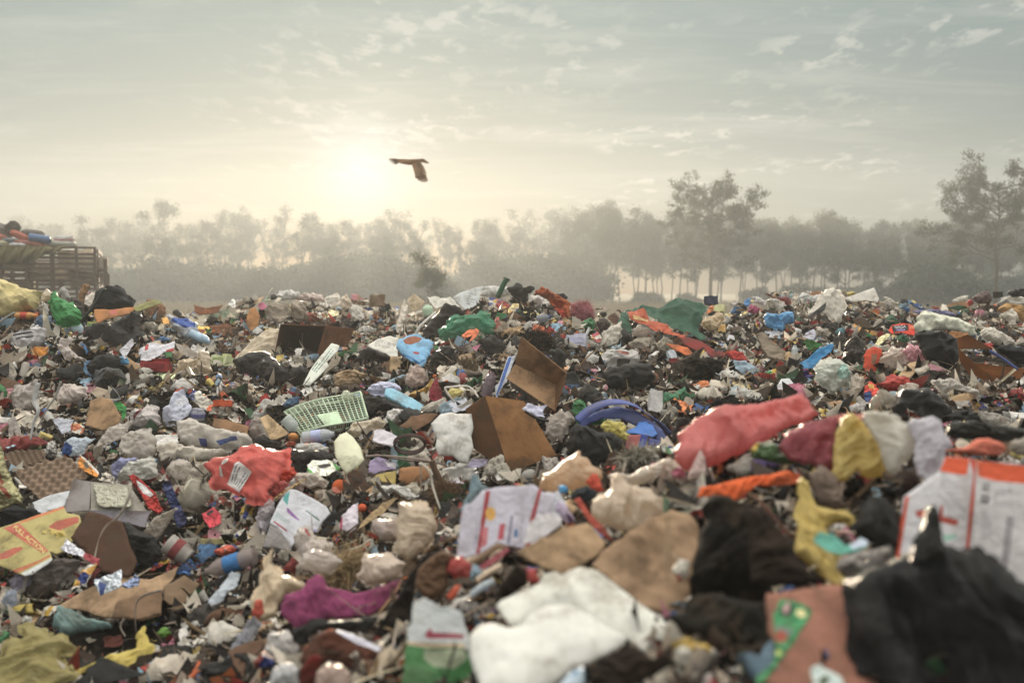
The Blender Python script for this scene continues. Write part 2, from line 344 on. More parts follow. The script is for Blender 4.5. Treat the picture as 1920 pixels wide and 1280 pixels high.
# ---------------------------------------------------------------- trees
def nrm(v): return v / (np.linalg.norm(v) + 1e-9)
def build_tree(seed, H, style):
    """returns trunk geometry and leaf quads for one tree standing at the origin"""
    r = np.random.RandomState(seed); g = G(); tips = []
    def branch(p, d, ln, rad, depth, up):
        n = 4; pts = [p]; q = p.copy(); dd = d.copy()
        for i in range(n):
            dd = nrm(dd + r.normal(0, 0.12, 3) + np.array([0, 0, up])); q = q + dd * ln / n; pts.append(q.copy())
        g.tube(pts, [rad * (1 - 0.75 * i / n) for i in range(n + 1)], 5, cap=False)
        if depth == 0:
            tips.append((pts[-1], ln)); tips.append((pts[-2], ln)); return
        for k in range(r.randint(2, 5)):
            t = r.uniform(0.35, 1.0); j = min(int(t * n), n - 1); b = pts[j] + (pts[j + 1] - pts[j]) * (t * n - j)
            a = r.normal(0, 1, 3); a = nrm(a - dd * (a @ dd)); s = {'slender': 0.45, 'forest': 0.8, 'umbrella': 0.85, 'bush': 1.0}[style]
            branch(b, nrm(dd + a * s * r.uniform(0.6, 1.2)), ln * r.uniform(0.5, 0.7), rad * 0.5, depth - 1, up * 0.8)
        tips.append((pts[-1], ln))
    if style == 'slender':
        for s in range(r.randint(1, 4)):
            a = r.uniform(0, 2 * PI); lean = r.uniform(0.01, 0.10); top = H * r.uniform(0.8, 1.0)
            d = nrm(np.array([math.cos(a) * lean, math.sin(a) * lean, 1])); pts = [np.array([math.cos(a), math.sin(a), 0]) * r.uniform(0, 0.7)]
            for i in range(6): d = nrm(d + r.normal(0, 0.06, 3) * [1, 1, 0]); pts.append(pts[-1] + d * top / 6)
            g.tube(pts, [0.12 * (1 - 0.13 * i) for i in range(7)], 5, cap=False)
            for k in range(8):
                t = r.uniform(0.45, 1); j = min(int(t * 6), 5); b = pts[j] + (pts[j + 1] - pts[j]) * (t * 6 - j); a2 = r.uniform(0, 2 * PI)
                branch(b, nrm(np.array([math.cos(a2) * 0.6, math.sin(a2) * 0.6, 1])), H * r.uniform(0.12, 0.2), 0.05, 1, 0.12)
        nl, sp, sz = 24, 0.32, 0.10
    elif style == 'forest':
        lean = r.normal(0, 0.07, 2); pts = [np.zeros(3)]
        for i in range(7): pts.append(np.array([lean[0] * H * (i + 1) / 7 + r.normal(0, .1), lean[1] * H * (i + 1) / 7, H * 0.92 * (i + 1) / 7]))
        g.tube(pts, [0.17 * (1 - 0.11 * i) for i in range(8)], 6, cap=False)
        lo_ = r.uniform(.30, .52)
        for k in range(17):
            t = r.uniform(lo_, 1); j = min(int(t * 7), 6); b = pts[j] + (pts[j + 1] - pts[j]) * (t * 7 - j); a2 = r.uniform(0, 2 * PI)
            branch(b, nrm(np.array([math.cos(a2), math.sin(a2), r.uniform(0.1, 0.9)])), H * r.uniform(0.12, 0.24), 0.08, 1, 0.08)
        nl, sp, sz = 46, 0.5, 0.15
    elif style == 'umbrella':
        pts = [np.zeros(3)]
        for i in range(8): pts.append(np.array([r.normal(0, .12), r.normal(0, .12), H * 0.93 * (i + 1) / 8]))
        g.tube(pts, [0.34 * (1 - 0.10 * i) for i in range(9)], 7, cap=False)
        for k in range(27):
            t = 0.40 + 0.58 * (k + r.uniform(0, 1)) / 27; j = min(int(t * 8), 7); b = pts[j] + (pts[j + 1] - pts[j]) * (t * 8 - j); a2 = k * 2.4 + r.normal(0, .3)
            w = H * (0.36 if t < 0.78 else 0.24) * r.uniform(0.7, 1.15) * (0.75 if t < 0.5 else 1)
            branch(b, nrm(np.array([math.cos(a2), math.sin(a2), 0.32])), w, 0.12, 1 if t > .9 else 2, 0.05)
        nl, sp, sz = 44, 0.36, 0.13
    else:
        for k in range(26):
            a2 = r.uniform(0, 2 * PI); e = r.uniform(0.15, 1.4)
            branch(np.array([r.normal(0, .3), r.normal(0, .3), 0.1]), nrm(np.array([math.cos(a2) * math.cos(e), math.sin(a2) * math.cos(e), math.sin(e)])), H * r.uniform(0.55, 0.85), 0.07, 1, 0.06)
        nl, sp, sz = 85, 0.6, 0.20
    P = np.array([t[0] for t in tips]); 
    n = len(P) * nl; c = np.repeat(P, nl, 0) + r.normal(0, sp, (n, 3)) * [1, 1, 0.62]
    c = c[c[:, 2] > 0.05]; n = len(c)
    a = r.normal(0, 1, (n, 3)); a /= np.linalg.norm(a, axis=1, keepdims=True); b = r.normal(0, 1, (n, 3)); b -= a * (a * b).sum(1, keepdims=True); b /= np.linalg.norm(b, axis=1, keepdims=True)
    s = sz * r.uniform(0.6, 1.4, (n, 1))
    LV = np.stack([c - a * s, c + b * s * 0.55, c + a * s, c - b * s * 0.55], 1).reshape(-1, 3)
    LF = np.arange(n * 4).reshape(n, 4)
    return g, LV, LF
_lib = {}
def tree_meshes(style, k, H):
    if (style, k) not in _lib:
        g, LV, LF = build_tree(100 + k * 7 + len(style), H, style)
        a = mesh('trunk', g.v, g.f, M['bark']); b = mesh('crown', LV, LF, M['leaf_dark'] if style == 'bush' else M['leaf'], smooth=False)
        hh = float(np.percentile(LV[:, 2], 99.7)); _lib[(style, k)] = (a, b, hh)
        return a, b, hh, True
    a, b, h = _lib[(style, k)]
    a2 = a.copy(); b2 = b.copy(); COL.objects.link(a2); COL.objects.link(b2)
    return a2, b2, h, False
NUM = ['first', 'second', 'third', 'fourth', 'fifth', 'sixth', 'seventh', 'eighth', 'ninth', 'tenth', 'eleventh', 'twelfth', 'thirteenth', 'fourteenth', 'fifteenth', 'sixteenth', 'seventeenth', 'eighteenth', 'nineteenth', 'twentieth',
       'twenty-first', 'twenty-second', 'twenty-third', 'twenty-fourth', 'twenty-fifth', 'twenty-sixth', 'twenty-seventh', 'twenty-eighth', 'twenty-ninth', 'thirtieth']
def place_tree(px, top, D, style, k, label, name, group=None, wide=1.0, rz=None, base_py=None):
    H0 = {'slender': 12, 'forest': 13, 'umbrella': 18, 'bush': 5}[style]
    a, b, H, _ = tree_meshes(style, k, H0)
    z0 = -0.06; Ht = pt(px, top, D)[2] - z0
    e = empty(name, (pt(px, 550, D)[0], D, z0), rz if rz is not None else random.random() * 6.28)
    s = Ht / H; e.scale = (s * wide, s * wide, s); a.parent = e; b.parent = e
    return tag(e, label, 'bush' if style == 'bush' else 'tree', group)
random.seed(3)
place_tree(1333, 320, 66, 'umbrella', 0, 'tall spreading tree with layered crown rising above the hazy forest', 'spreading_tree', wide=0.92, rz=1.0)
place_tree(1868, 290, 60, 'umbrella', 1, 'tall open-crowned tree with flat leaf tufts near the right edge', 'spreading_tree', wide=0.92, rz=2.2)
place_tree(806, 472, 42, 'forest', 5, 'small dark leafy tree just behind the heap, below the flying bird', 'small_tree', wide=0.9)
sl_ = [(60, 425), (88, 420), (205, 408), (233, 402), (262, 420), (352, 420), (392, 398), (415, 392), (455, 400), (480, 388), (528, 386), (572, 402), (590, 398), (640, 412), (663, 414), (728, 396), (762, 392), (790, 415),
       (835, 410), (868, 430), (905, 412), (935, 408), (975, 418), (1008, 390), (1050, 386)]
for i, (x, t) in enumerate(sl_):
    place_tree(x, t, 120 + (i * 37) % 20, 'slender', i % 6, NUM[i] + ' slender thin-leaved tree in the haze counting rightward from the truck', 'slender_tree', 'slender trees in the haze', wide=random.uniform(0.8, 1.15))
place_tree(294, 372, 118, 'forest', 1, 'tallest rounded tree in the haze on the left, dense dark crown', 'rounded_tree', wide=0.62)
place_tree(152, 404, 122, 'forest', 2, 'broad rounded hazy tree directly behind the end of the truck', 'rounded_tree', wide=1.05)
place_tree(618, 420, 124, 'forest', 3, 'half-height bushy tree in the haze left of the sun glow', 'rounded_tree', wide=0.9)
place_tree(706, 440, 122, 'forest', 4, 'low bushy hazy tree straight below the sun glow', 'rounded_tree', wide=0.9)
bu = [(225, 505, 1.5), (285, 486, 1.0), (340, 500, 1.5), (420, 496, 1.2), (480, 500, 1.2), (560, 498, 1.2), (615, 486, 0.9), (655, 500, 1.1), (695, 478, 0.8), (745, 490, 1.4), (925, 478, 1.2), (1000, 482, 1.1), (1040, 480, 1.3), (1085, 500, 1.1), (870, 525, 1.2), (150, 500, 1.5)]
for i, (x, t, w) in enumerate(sorted(bu)):
    place_tree(x, t, 104 + (i * 29) % 16, 'bush', i % 4, NUM[i] + ' dense low bush at the trees\' feet counting rightward from the truck', 'dense_bush', 'dense bushes below the slender trees', wide=w * random.uniform(1.0, 1.3))
for i, (x, t, w) in enumerate([(1215, 548, 1.5), (1290, 550, 1.2), (1420, 540, 1.6), (1492, 532, 1.3), (1560, 538, 1.8), (1640, 530, 1.5), (1700, 520, 1.3), (1826, 526, 1.6), (1900, 518, 1.4)]):
    place_tree(x, t, 92 + (i * 31) % 26, 'bush', (i + 1) % 4, NUM[i] + ' low scrub bush among the forest trunks, counting rightward from the pink net ball', 'scrub_bush', 'scrub among the forest trunks', wide=w)
for i, x in enumerate([40, 110, 172, 240, 318, 338, 372, 436, 508, 548, 600, 628, 684, 712, 742, 782, 850, 888, 920, 958, 992, 1030, 1064]):
    place_tree(x, 405 + (i * 53) % 38, 136 + (i * 7) % 9, 'slender', (i * 5 + 2) % 6, NUM[i] + ' paler slender tree in the back row, counting rightward from the truck', 'slender_tree', 'slender trees in the haze', wide=1.0)
place_tree(1768, 486, 84, 'bush', 2, 'dark dome-shaped bush in front of the forest on the right', 'dome_bush', wide=1.0)
fo = []
random.seed(11)
for row, (D0, n) in enumerate(((98, 26), (108, 24), (122, 22))):
    for i in range(n):
        x = 1075 + (i + random.random() * 0.8) * (860 / n) + row * 9
        t = np.interp(x, [1075, 1120, 1180, 1230, 1260, 1420, 1450, 1530, 1600, 1632, 1680, 1720, 1760, 1940], [392, 378, 380, 405, 392, 410, 402, 394, 402, 428, 402, 420, 402, 396]) + random.uniform(-3, 26)
        fo.append((x, t, D0 + random.uniform(-4, 5)))
fo.sort()
lm = 'counting rightward from the big dome bush to the edge'
for i, (x, t, D) in enumerate(fo):
    left = [f for f in fo if f[0] < 1333]; mid = [f for f in fo if 1333 <= f[0] < 1768]
    if x < 1333: lb = '%s tall forest tree counting leftward from the big spreading tree' % NUM[len(left) - 1 - i]
    elif x < 1768: j = i - len(left); lb = '%s tall forest tree counting rightward from the big spreading tree' % (NUM[j] if j < 30 else NUM[j - 30] + ' past thirty')
    else: lb = '%s tall hazy forest tree right of the dark dome-shaped bush' % NUM[i - len(left) - len(mid)]
    place_tree(x, t, D, 'forest', i % 6, lb, 'forest_tree', 'straight-trunked forest trees on the right', wide=random.uniform(0.62, 0.95))
# far wood closing the gaps: one hazy mass nobody could count
_a = []; _f = []; _rr = np.random.RandomState(5); n0 = 0
for k in [q for q in range(82) if q % 9 not in (3, 4)]:
    x = pt(-80 + k * 14 + _rr.uniform(-8, 8), 550, 1)[0]; D = _rr.uniform(145, 151); h = _rr.uniform(4.0, 7.0) * (0.8 if k < 85 else 1.25); m = 420
    c = np.stack([x * D + _rr.normal(0, 1.7, m), D + _rr.normal(0, 1.7, m), h * (0.62 if k >= 85 else 0.45) + _rr.normal(0, h * (0.17 if k >= 85 else .24), m)], 1); c[:, 2] = np.clip(c[:, 2], 0, h)
    u = _rr.normal(0, 0.3, (m, 3)); w = _rr.normal(0, 0.3, (m, 3)); _a.append(np.stack([c - u, c + w, c + u, c - w], 1).reshape(-1, 3))
_a = np.concatenate(_a); tag(mesh('far_wood', _a, np.arange(len(_a)).reshape(-1, 4), M['leaf'], smooth=False), kind='stuff')
# dry grass belt in front of the trees
_rr = np.random.RandomState(8); m = 26000; gxx = _rr.uniform(-75, 75, m); gyy = _rr.uniform(60, 118, m); hh = _rr.uniform(0.25, 0.9, m); w = 0.05
gv = np.stack([np.stack([gxx - w, gyy, 0 * hh - .06], 1), np.stack([gxx + w, gyy, 0 * hh - .06], 1), np.stack([gxx + _rr.normal(0, .15, m), gyy, hh], 1)], 1).reshape(-1, 3)
tag(mesh('grass', gv, np.arange(3 * m).reshape(-1, 3), M['straw'], smooth=False), kind='stuff')
# ---------------------------------------------------------------- crow
def bird():
    D = 21.0; c = pt(770, 304, D); k = D / F / 12.8           # metres per pixel of the enlarged view (12.8x)
    def q(x, y, dy=0.0): return np.array([(x - 900) * k, dy, -(y - 520) * k])
    e = empty('crow', c); tag(e, 'lone crow gliding across the sky beside the sun glow', 'bird')
    g = G()
    body = [(652, 550, .012), (690, 545, .022), (735, 535, .045), (790, 530, .062), (860, 525, .078), (940, 520, .085), (1020, 505, .07), (1090, 490, .05), (1150, 480, .038)]
    g.tube([q(x, y) for x, y, _ in body], [r_ * 0.72 for *_, r_ in body], 12); 
    def fan(pts_, dy0, dy1):
        V = []; n = len(pts_)
        for i, (x, y, t) in enumerate(pts_):
            V.append(q(x, y, dy0 + (dy1 - dy0) * t - 0.004)); V.append(q(x, y, dy0 + (dy1 - dy0) * t + 0.004))
        ctr = q(sum(p[0] for p in pts_) / n, sum(p[1] for p in pts_) / n, (dy0 + dy1) / 2)
        b = len(g.v); Fs = []
        g.add(V + [ctr - [0, .004, 0], ctr + [0, .004, 0]], [(2 * n, 2 * i, 2 * ((i + 1) % n)) for i in range(n)] + [(2 * n + 1, 2 * ((i + 1) % n) + 1, 2 * i + 1) for i in range(n)] + [(2 * i, 2 * i + 1, 2 * ((i + 1) % n) + 1, 2 * ((i + 1) % n)) for i in range(n)])
    # tail feathers
    for (x, y) in ((1345, 545), (1325, 520), (1290, 490), (1255, 465), (1215, 450)): fan([(1060, 450, 0), (1085, 515, 0), (x - 25, y + 6, 1), (x, y, 1), (x - 22, y - 14, 1)], 0, 0.02)
    # near wing hanging down: arm and separate flight feathers
    fan([(900, 500, 0), (1150, 470, 0), (1165, 600, .3), (1130, 800, .7), (1055, 930, 1), (1040, 900, 1), (945, 620, .2)], -0.02, -0.2)
    for i, (x, y) in enumerate([(1165, 545), (1205, 605), (1235, 660), (1265, 715), (1285, 775), (1300, 830), (1305, 890), (1312, 945), (1335, 985), (1312, 1020), (1262, 1034), (1200, 1028), (1130, 998), (1055, 950)]):
        t = i / 13; bx, by = 1060 - 30 * t, 520 + 330 * t; L_ = math.hypot(x - bx, y - by); ux, uy = (x - bx) / L_, (y - by) / L_; wx, wy = -uy * 17, ux * 17
        fan([(bx + wx, by + wy, .2 + .5 * t), (x - ux * 40 + wx, y - uy * 40 + wy, .5 + .5 * t), (x, y, .5 + .5 * t), (x - ux * 30 - wx, y - uy * 30 - wy, .5 + .5 * t), (bx - wx, by - wy, .2 + .5 * t)], -0.02 - 0.003 * (i % 2), -0.2 - 0.003 * (i % 2))
    # far wing stretched forward
    fan([(1000, 460, 0), (780, 440, .3), (600, 425, .6), (520, 420, .8), (450, 470, .9), (520, 525, .8), (610, 520, .6), (740, 505, .3), (820, 540, 0)], 0.02, 0.25)
    for i, (x, y) in enumerate([(500, 405), (440, 398), (385, 398), (335, 405), (340, 440), (375, 480), (420, 515), (470, 532)]):
        fan([(600, 430 + i * 9, .5), (x + 20, y - 6, 1), (x, y, 1), (x + 22, y + 14, 1), (600, 455 + i * 8, .5)], 0.12, 0.25 + 0.004 * (i % 2))
    g.obj('body', M['feather'], e, smooth=False)
bird()
# ---------------------------------------------------------------- truck with slatted sides
def truck():
    D = 24.0; k = D / F / 7.11      # metres per pixel of the 7.11x view of (0,380)
    base = pt(0 + 1300 / 7.11, 380 + 1100 / 7.11, D)
    def w(zx): return (zx - 1300) * k
    def h(zy): return -(zy - 1100) * k
    RZ = math.radians(20); e = empty('truck', base, RZ); tag(e, 'slatted wooden cargo truck parked behind the heap at the left edge', 'truck')
    x0 = w(-2600); zt = h(605); zb = h(1300)
    Wd = 2.3
    for side, y in (('near', 0), ('far', Wd)):
        g = G()
        for zy in (690, 745, 820, 885, 965, 1035, 1085, 1150, 1215, 1280):
            g.box(((x0 + w(1290)) / 2, y, h(zy)), (w(1290) - x0, 0.03, 0.075 if zy in (965,) else 0.052))
        g.obj('side_slats', M['iron'], e)
        g = G()
        for zx in (1275, 1050, 760, 450, 140, -180, -520, -860, -1200, -1600, -2000, -2580):
            wd = 0.11 if zx in (760, 140, -520) else 0.065
            g.box((w(zx), y - 0.04, (zt + zb) / 2), (wd, 0.05, zt - zb))
        g.box(((x0 + w(1290)) / 2, y - 0.01, zt), (w(1290) - x0, 0.09, 0.05)); g.obj('side_posts', M['iron'], e)
    g = G()
    for i in range(9): g.box((w(1310), Wd / 2, zb + (zt - zb) * (i + .5) / 9), (0.03, Wd, 0.10))
    g.obj('tailgate', M['iron'], e)
    G().box(((x0 + w(1290)) / 2, Wd / 2, zb - 0.06), (w(1290) - x0, Wd + .1, 0.12)).obj('load_floor', M['iron'], e)
    # bulky load seen between the slats
    g = G(); rr = random.Random(5)
    for i in range(46): 
        cx_, cz_ = rr.uniform(x0 + .4, w(1230)), rr.uniform(zb + .15, zt - .25)
        g.box((cx_, rr.uniform(.35, Wd - .35), cz_), (rr.uniform(.5, .9), .55, rr.uniform(.3, .5)), Matrix.Rotation(rr.uniform(-.3, .3), 3, 'Y'))
    g.obj('load', M['pulp'], e, color=(0.62, 0.54, 0.42))
    g = G().box((w(1400), 0.1, h(1000)), (0.09, 0.09, 0.9)).tube([(w(1300), 0.1, h(900)), (w(1380), 0.1, h(890)), (w(1425), 0.1, h(960)), (w(1420), 0.1, h(1130))], 0.05, 7)
    g.obj('tail_frame', M['iron'], e)
    zg = -base[2]
    for cxw in (w(600), w(-100), x0 - 1.4):
        for y in (0.1, Wd - .1):
            wh = G().lathe([(0.2, -.13), (.45, -.13), (.5, -.08), (.5, .08), (.45, .13), (.2, .13)], 20, Matrix.Rotation(PI / 2, 4, 'X')).obj('wheel', M['hard'], e, color=(.03, .03, .03)); wh.location = (cxw, y, zg + .5)
    G().box(((x0 + w(1290)) / 2 - .6, Wd / 2, zb - .3), (w(1290) - x0 + 1.5, .8, .25)).obj('chassis', M['iron'], e)
    cab = G().box((x0 - 1.1, Wd / 2, zb + .55), (1.7, Wd - .1, 1.9)); cab.obj('cab', M['hard'], e, color=(.35, .12, .05))
    def loc(x, y, z): return (base[0] + x * math.cos(RZ) - y * math.sin(RZ), base[1] + x * math.sin(RZ) + y * math.cos(RZ), base[2] + z)
    # olive tarpaulin folded over the rail
    r = np.random.RandomState(2); nx_, nz_ = 90, 26; V = []
    for i in range(nx_):
        zx = -900 + 1860 * i / (nx_ - 1)
        bot = np.interp(zx, [-900, 0, 200, 400, 560, 720, 960], [830, 815, 830, 790, 770, 700, 612])
        for j in range(nz_):
            t = j / (nz_ - 1); zy = 596 + (bot - 596) * t
            V.append((w(zx), -0.09 - 0.07 * math.sin(t * 2.5) * (1 + 0.6 * math.sin(zx * .035 + t * 5)) - 0.03 * math.sin(zx * 0.09 + t * 9), h(zy) + 0.02 * math.sin(zx * .03)))
    Fq = np.array([(i * nz_ + j, (i + 1) * nz_ + j, (i + 1) * nz_ + j + 1, i * nz_ + j + 1) for i in range(nx_ - 1) for j in range(nz_ - 1)])
    tp = mesh('tarpaulin', V, Fq, M['cloth'], color=(.17, .15, .075)); tp.location = base; tp.rotation_euler = (0, 0, RZ); tag(tp, 'olive tarpaulin draped over the rail of the slatted truck', 'tarpaulin')
    # sacks and bundles on top, each one a pillow with its own outline
    def sack(zx, zy, wz, hz_, rot, col, label, mat='film', name='sack', y=0.5):
        r = np.random.RandomState(int(zx) + 3); n = 28; mm = 18; V = []
        for a in range(mm + 1):
            th = PI * a / mm
            for b in range(n):
                ph = 2 * PI * b / n; x, yy, z = math.sin(th) * math.cos(ph), math.sin(th) * math.sin(ph), math.cos(th)
                x, z = np.sign(x) * abs(x) ** .8, np.sign(z) * abs(z) ** .8
                s = 1 + 0.10 * math.sin(5 * ph + zx) * math.sin(th) + 0.06 * math.sin(9 * th + 3 * ph) + .05 * vnoise(np.array(x * 3 + zx), np.array(z * 3 + yy * 4))
                V.append((x * s * wz * k / 2, yy * s * hz_ * k * .75, z * s * hz_ * k / 2))
        Fs = [(a * n + b, a * n + (b + 1) % n, (a + 1) * n + (b + 1) % n, (a + 1) * n + b) for a in range(mm) for b in range(n)]
        o = mesh(name, V, Fs, M[mat], color=col); o.location = loc(w(zx), y, h(zy)); o.rotation_euler = (0, math.radians(rot), RZ)
        return tag(o, label, name.replace('_', ' '), 'sacks on top of the truck')
    sack(40, 360, 420, 200, 18, (.16, .14, .12), 'big grey sack, highest on top of the truck load', y=.9)
    sack(240, 340, 170, 200, 40, (.05, .045, .04), 'dark sheet bundle between the big grey sack and the striped bundle', 'cloth', 'bundle', y=.9)
    sack(70, 480, 260, 120, 8, (.42, .09, .045), 'orange-red sack lying lowest at the left end of the truck load')
    sack(345, 445, 230, 95, 26, (.50, .10, .05), 'bright orange sack sloping down towards the blue jerrycan')
    sack(490, 400, 270, 90, 5, (.17, .16, .15), 'grey striped bundle behind the blue jerrycan on the truck', 'cloth', 'bundle', y=.8)
    sack(240, 525, 200, 90, 5, (.12, .14, .17), 'slate-blue sack squeezed below the bright orange sack', y=.35)
    sack(490, 560, 370, 80, 8, (.33, .08, .045), 'rust-red sack under the blue jerrycan on the truck rail', y=.2)
    sack(350, 580, 190, 55, 3, (.62, .62, .64), 'small white cloth lying on the truck rail over the tarpaulin', 'cloth', 'cloth_bundle', y=.1)
    sack(120, 570, 260, 110, 2, (.42, .38, .24), 'pale straw-coloured sack resting on the tarpaulin', y=.3)
    sack(860, 560, 380, 95, 2, (.42, .42, .36), 'long pale green-grey sack at the rear end of the truck load', y=.3)
    sack(890, 490, 250, 120, -6, (.66, .62, .60), 'white sack with red band on top near the tail of the truck', y=.45)
    rb = G().tube([(0, 0, 0), (.42, -.02, -.02), (.76, 0, .02)], .02, 7).obj('cord', M['cloth'], color=(.45, .05, .05)); rb.location = loc(w(780), .02, h(505)); rb.scale = (.55, .55, .55); rb.rotation_euler = (0, 0, RZ); tag(rb, 'red cord band across the white sack near the truck tail', 'cord')
    j = empty('jerrycan', loc(w(600), .2, h(490))); j.rotation_euler = (0, math.radians(8), RZ); j.scale = (.56, .56, .56); tag(j, 'blue jerrycan lying on its side among the sacks on the truck', 'jerrycan', 'sacks on top of the truck')
    G().lathe([(.02, -.42), (.15, -.41), (.18, -.36), (.17, -.1), (.185, -.05), (.17, 0), (.17, .3), (.18, .36), (.15, .41), (.02, .42)], 20, Matrix.Rotation(PI / 2, 4, 'Y')).obj('drum', M['hard'], j, smooth=True, color=(.05, .14, .30))
    G().lathe([(.03, .40), (.06, .40), (.06, .47), (.03, .47)], 12, Matrix.Rotation(PI / 2, 4, 'Y')).obj('cap', M['hard'], j, color=(.03, .05, .08))
truck()
# ---------------------------------------------------------------- builders for discarded things
OR = {'A1': (0, 380), 'A2': (480, 380), 'A3': (940, 380), 'A4': (1420, 380), 'B1': (0, 680), 'B2': (480, 680), 'B3': (940, 680), 'B4': (1420, 680),
      'C1': (0, 940), 'C2': (480, 940), 'C3': (940, 940), 'C4': (1420, 940)}
ZS = 3.764; REG = 'A1'; ZK = ZS
def region(r):
    global REG, ZK
    REG = r; ZK = ZS if r in OR else 1.0
def P2(p):
    o = OR.get(REG, (0, 0)); return (o[0] + p[0] / ZK, o[1] + p[1] / ZK)
def hexc(h, k=1.3):
    v = [int(h[i:i + 2], 16) / 255 for i in (0, 2, 4)]
    v = [k * (x / 12.92 if x < .04045 else ((x + .055) / 1.055) ** 2.4) for x in v]; g = .3 * v[0] + .55 * v[1] + .15 * v[2]
    f = min(1.25, max(.62, (g / .27) ** .3))
    v = [f * (0.87 * x + .13 * g) for x in v]; m = max(1, max(v) / .84)
    return tuple(x / m for x in v)
rs = np.random.RandomState(42)
def E(cx, cy, w, h, rot=0, n=13, irr=0.13):
    a = np.linspace(0, 2 * PI, n, endpoint=False) + rs.uniform(-.12, .12, n); r = 1 + rs.uniform(-irr, irr, n); t = math.radians(rot)
    x = np.cos(a) * r * w / 2; y = np.sin(a) * r * h / 2
    return [(cx + X * math.cos(t) - Y * math.sin(t), cy + X * math.sin(t) + Y * math.cos(t)) for X, Y in zip(x, y)]
def Q(cx, cy, w, h, rot=0, jit=0.04):
    t = math.radians(rot); o = []
    for sx, sy in ((-1, -1), (1, -1), (1, 1), (-1, 1)):
        X = sx * w / 2 + rs.uniform(-jit, jit) * w; Y = sy * h / 2 + rs.uniform(-jit, jit) * h
        o.append((cx + X * math.cos(t) - Y * math.sin(t), cy + X * math.sin(t) + Y * math.cos(t)))
    return o
HERO = []          # outlines in the photograph's pixels, to keep the loose litter off these things
LAND = []          # landmarks for the labels of smaller things
def frame(ax, ay, tilt, yaw, lift, depth=None):
    D = hit(ax, ay) if depth is None else depth
    P = CAM + ray(ax, ay) * D * (1 - lift)
    t, y = math.radians(tilt), math.radians(yaw)
    U = np.array([math.cos(y), math.sin(y), 0]); Hh = np.array([-math.sin(y), math.cos(y), 0])
    V = math.cos(t) * Hh + math.sin(t) * np.array([0, 0, 1.]); Nn = np.cross(U, V)
    return P, U, V, Nn, D
def onto(fr, pts):
    P, U, V, Nn, _ = fr; out = []
    for x, y in pts:
        d = ray(x, y); den = Nn @ d
        k = (Nn @ (P - CAM)) / den if abs(den) > 1e-3 else 5.0
        k = min(max(k, 0.3), fr[4] * 1.8)
        Q_ = CAM + d * k - P; out.append((Q_ @ U, Q_ @ V))
    return np.array(out)
def inside(poly, X):
    x, y = X[:, 0], X[:, 1]; c = np.zeros(len(X), bool); n = len(poly)
    for i in range(n):
        x1, y1 = poly[i]; x2, y2 = poly[(i + 1) % n]
        m = ((y1 > y) != (y2 > y)); c ^= m & (x < (x2 - x1) * (y - y1) / (y2 - y1 + 1e-12) + x1)
    return c
def bdist(poly, X):
    d = np.full(len(X), 1e9); n = len(poly)
    for i in range(n):
        a = poly[i]; b = poly[(i + 1) % n] - a; t = np.clip(((X - a) @ b) / (b @ b + 1e-12), 0, 1)
        d = np.minimum(d, np.linalg.norm(X - a - t[:, None] * b, axis=1))
    return d
def fillpoly(poly, step, prints=(), ragged=0.0, r=rs):
    """boundary resampled and worn, interior filled by points: constrained triangulation"""
    b = []; n = len(poly)
    for i in range(n):
        a, c = poly[i], poly[(i + 1) % n]; L_ = np.linalg.norm(c - a); m = max(1, int(L_ / step))
        nn = np.array([-(c - a)[1], (c - a)[0]]) / (L_ + 1e-9)
        for j in range(m):
            off = 0 if (j == 0 and ragged < .02) else ragged * step * 6 * r.uniform(-.5, .5)
            b.append(a + (c - a) * j / m + nn * off)
    b = np.array(b); sz = math.sqrt(np.prod(np.ptp(b, 0)) + 1e-9); cb = b.mean(0); o1, o2 = r.uniform(0, 90, 2)
    if ragged >= .03: b = b + (b - cb) * (ragged * 2.6 * fbm(b[:, 0] / sz * 5 + o1, b[:, 1] / sz * 5 + o2, 4))[:, None]
    lo, hi = b.min(0), b.max(0)
    g = np.stack(np.meshgrid(np.arange(lo[0], hi[0], step), np.arange(lo[1], hi[1], step * .87)), -1).reshape(-1, 2) + r.uniform(-.25, .25, (1, 2)) * step
    g = g + r.uniform(-.28, .28, g.shape) * step; g = g[inside(b, g)]; g = g[bdist(b, g) > step * .45]
    V = [tuple(p) for p in b]; Ed = [(i, (i + 1) % len(b)) for i in range(len(b))]
    for pp in prints:
        k = len(V); V += [tuple(p) for p in pp]; Ed += [(k + i, k + (i + 1) % len(pp)) for i in range(len(pp))]
    V += [tuple(p) for p in g]
    vo, eo, fo_, *_ = delaunay_2d_cdt([Vector(v) for v in V], Ed, [], 0, 1e-7)
    vo = np.array([tuple(v) for v in vo]); fo_ = [tuple(f) for f in fo_]
    ce = np.array([vo[list(f)].mean(0) for f in fo_]); ok = inside(b, ce); fo_ = [f for f, o in zip(fo_, ok) if o]; ce = ce[ok]
    return vo, fo_, ce, b
def facets(X, s, cell, r, st, ang):
    """sharp-edged flat facets, as in crushed film or paper"""
    c, si = math.cos(ang), math.sin(ang); Y = np.column_stack([(X[:, 0] * c + X[:, 1] * si) / st, (-X[:, 0] * si + X[:, 1] * c) * st]) / (s * cell)
    o = r.uniform(0, 99, 2); Y = Y + .5 * np.column_stack([fbm(Y[:, 0] * .5 + o[0], Y[:, 1] * .5, 2), fbm(Y[:, 0] * .5, Y[:, 1] * .5 + o[1], 2)]); lo, hi = np.array([-1.6, -1.6]) / cell * st, np.array([1.6, 1.6]) / cell * st; n = max(4, int(np.prod(hi - lo)))
    def near(): 
        S_ = r.uniform(lo, hi, (n, 2)); return np.min(((Y[:, None] - S_[None]) ** 2).sum(-1), 1)
    return np.clip(near(), 0, 1.6) - np.clip(near(), 0, 1.6)
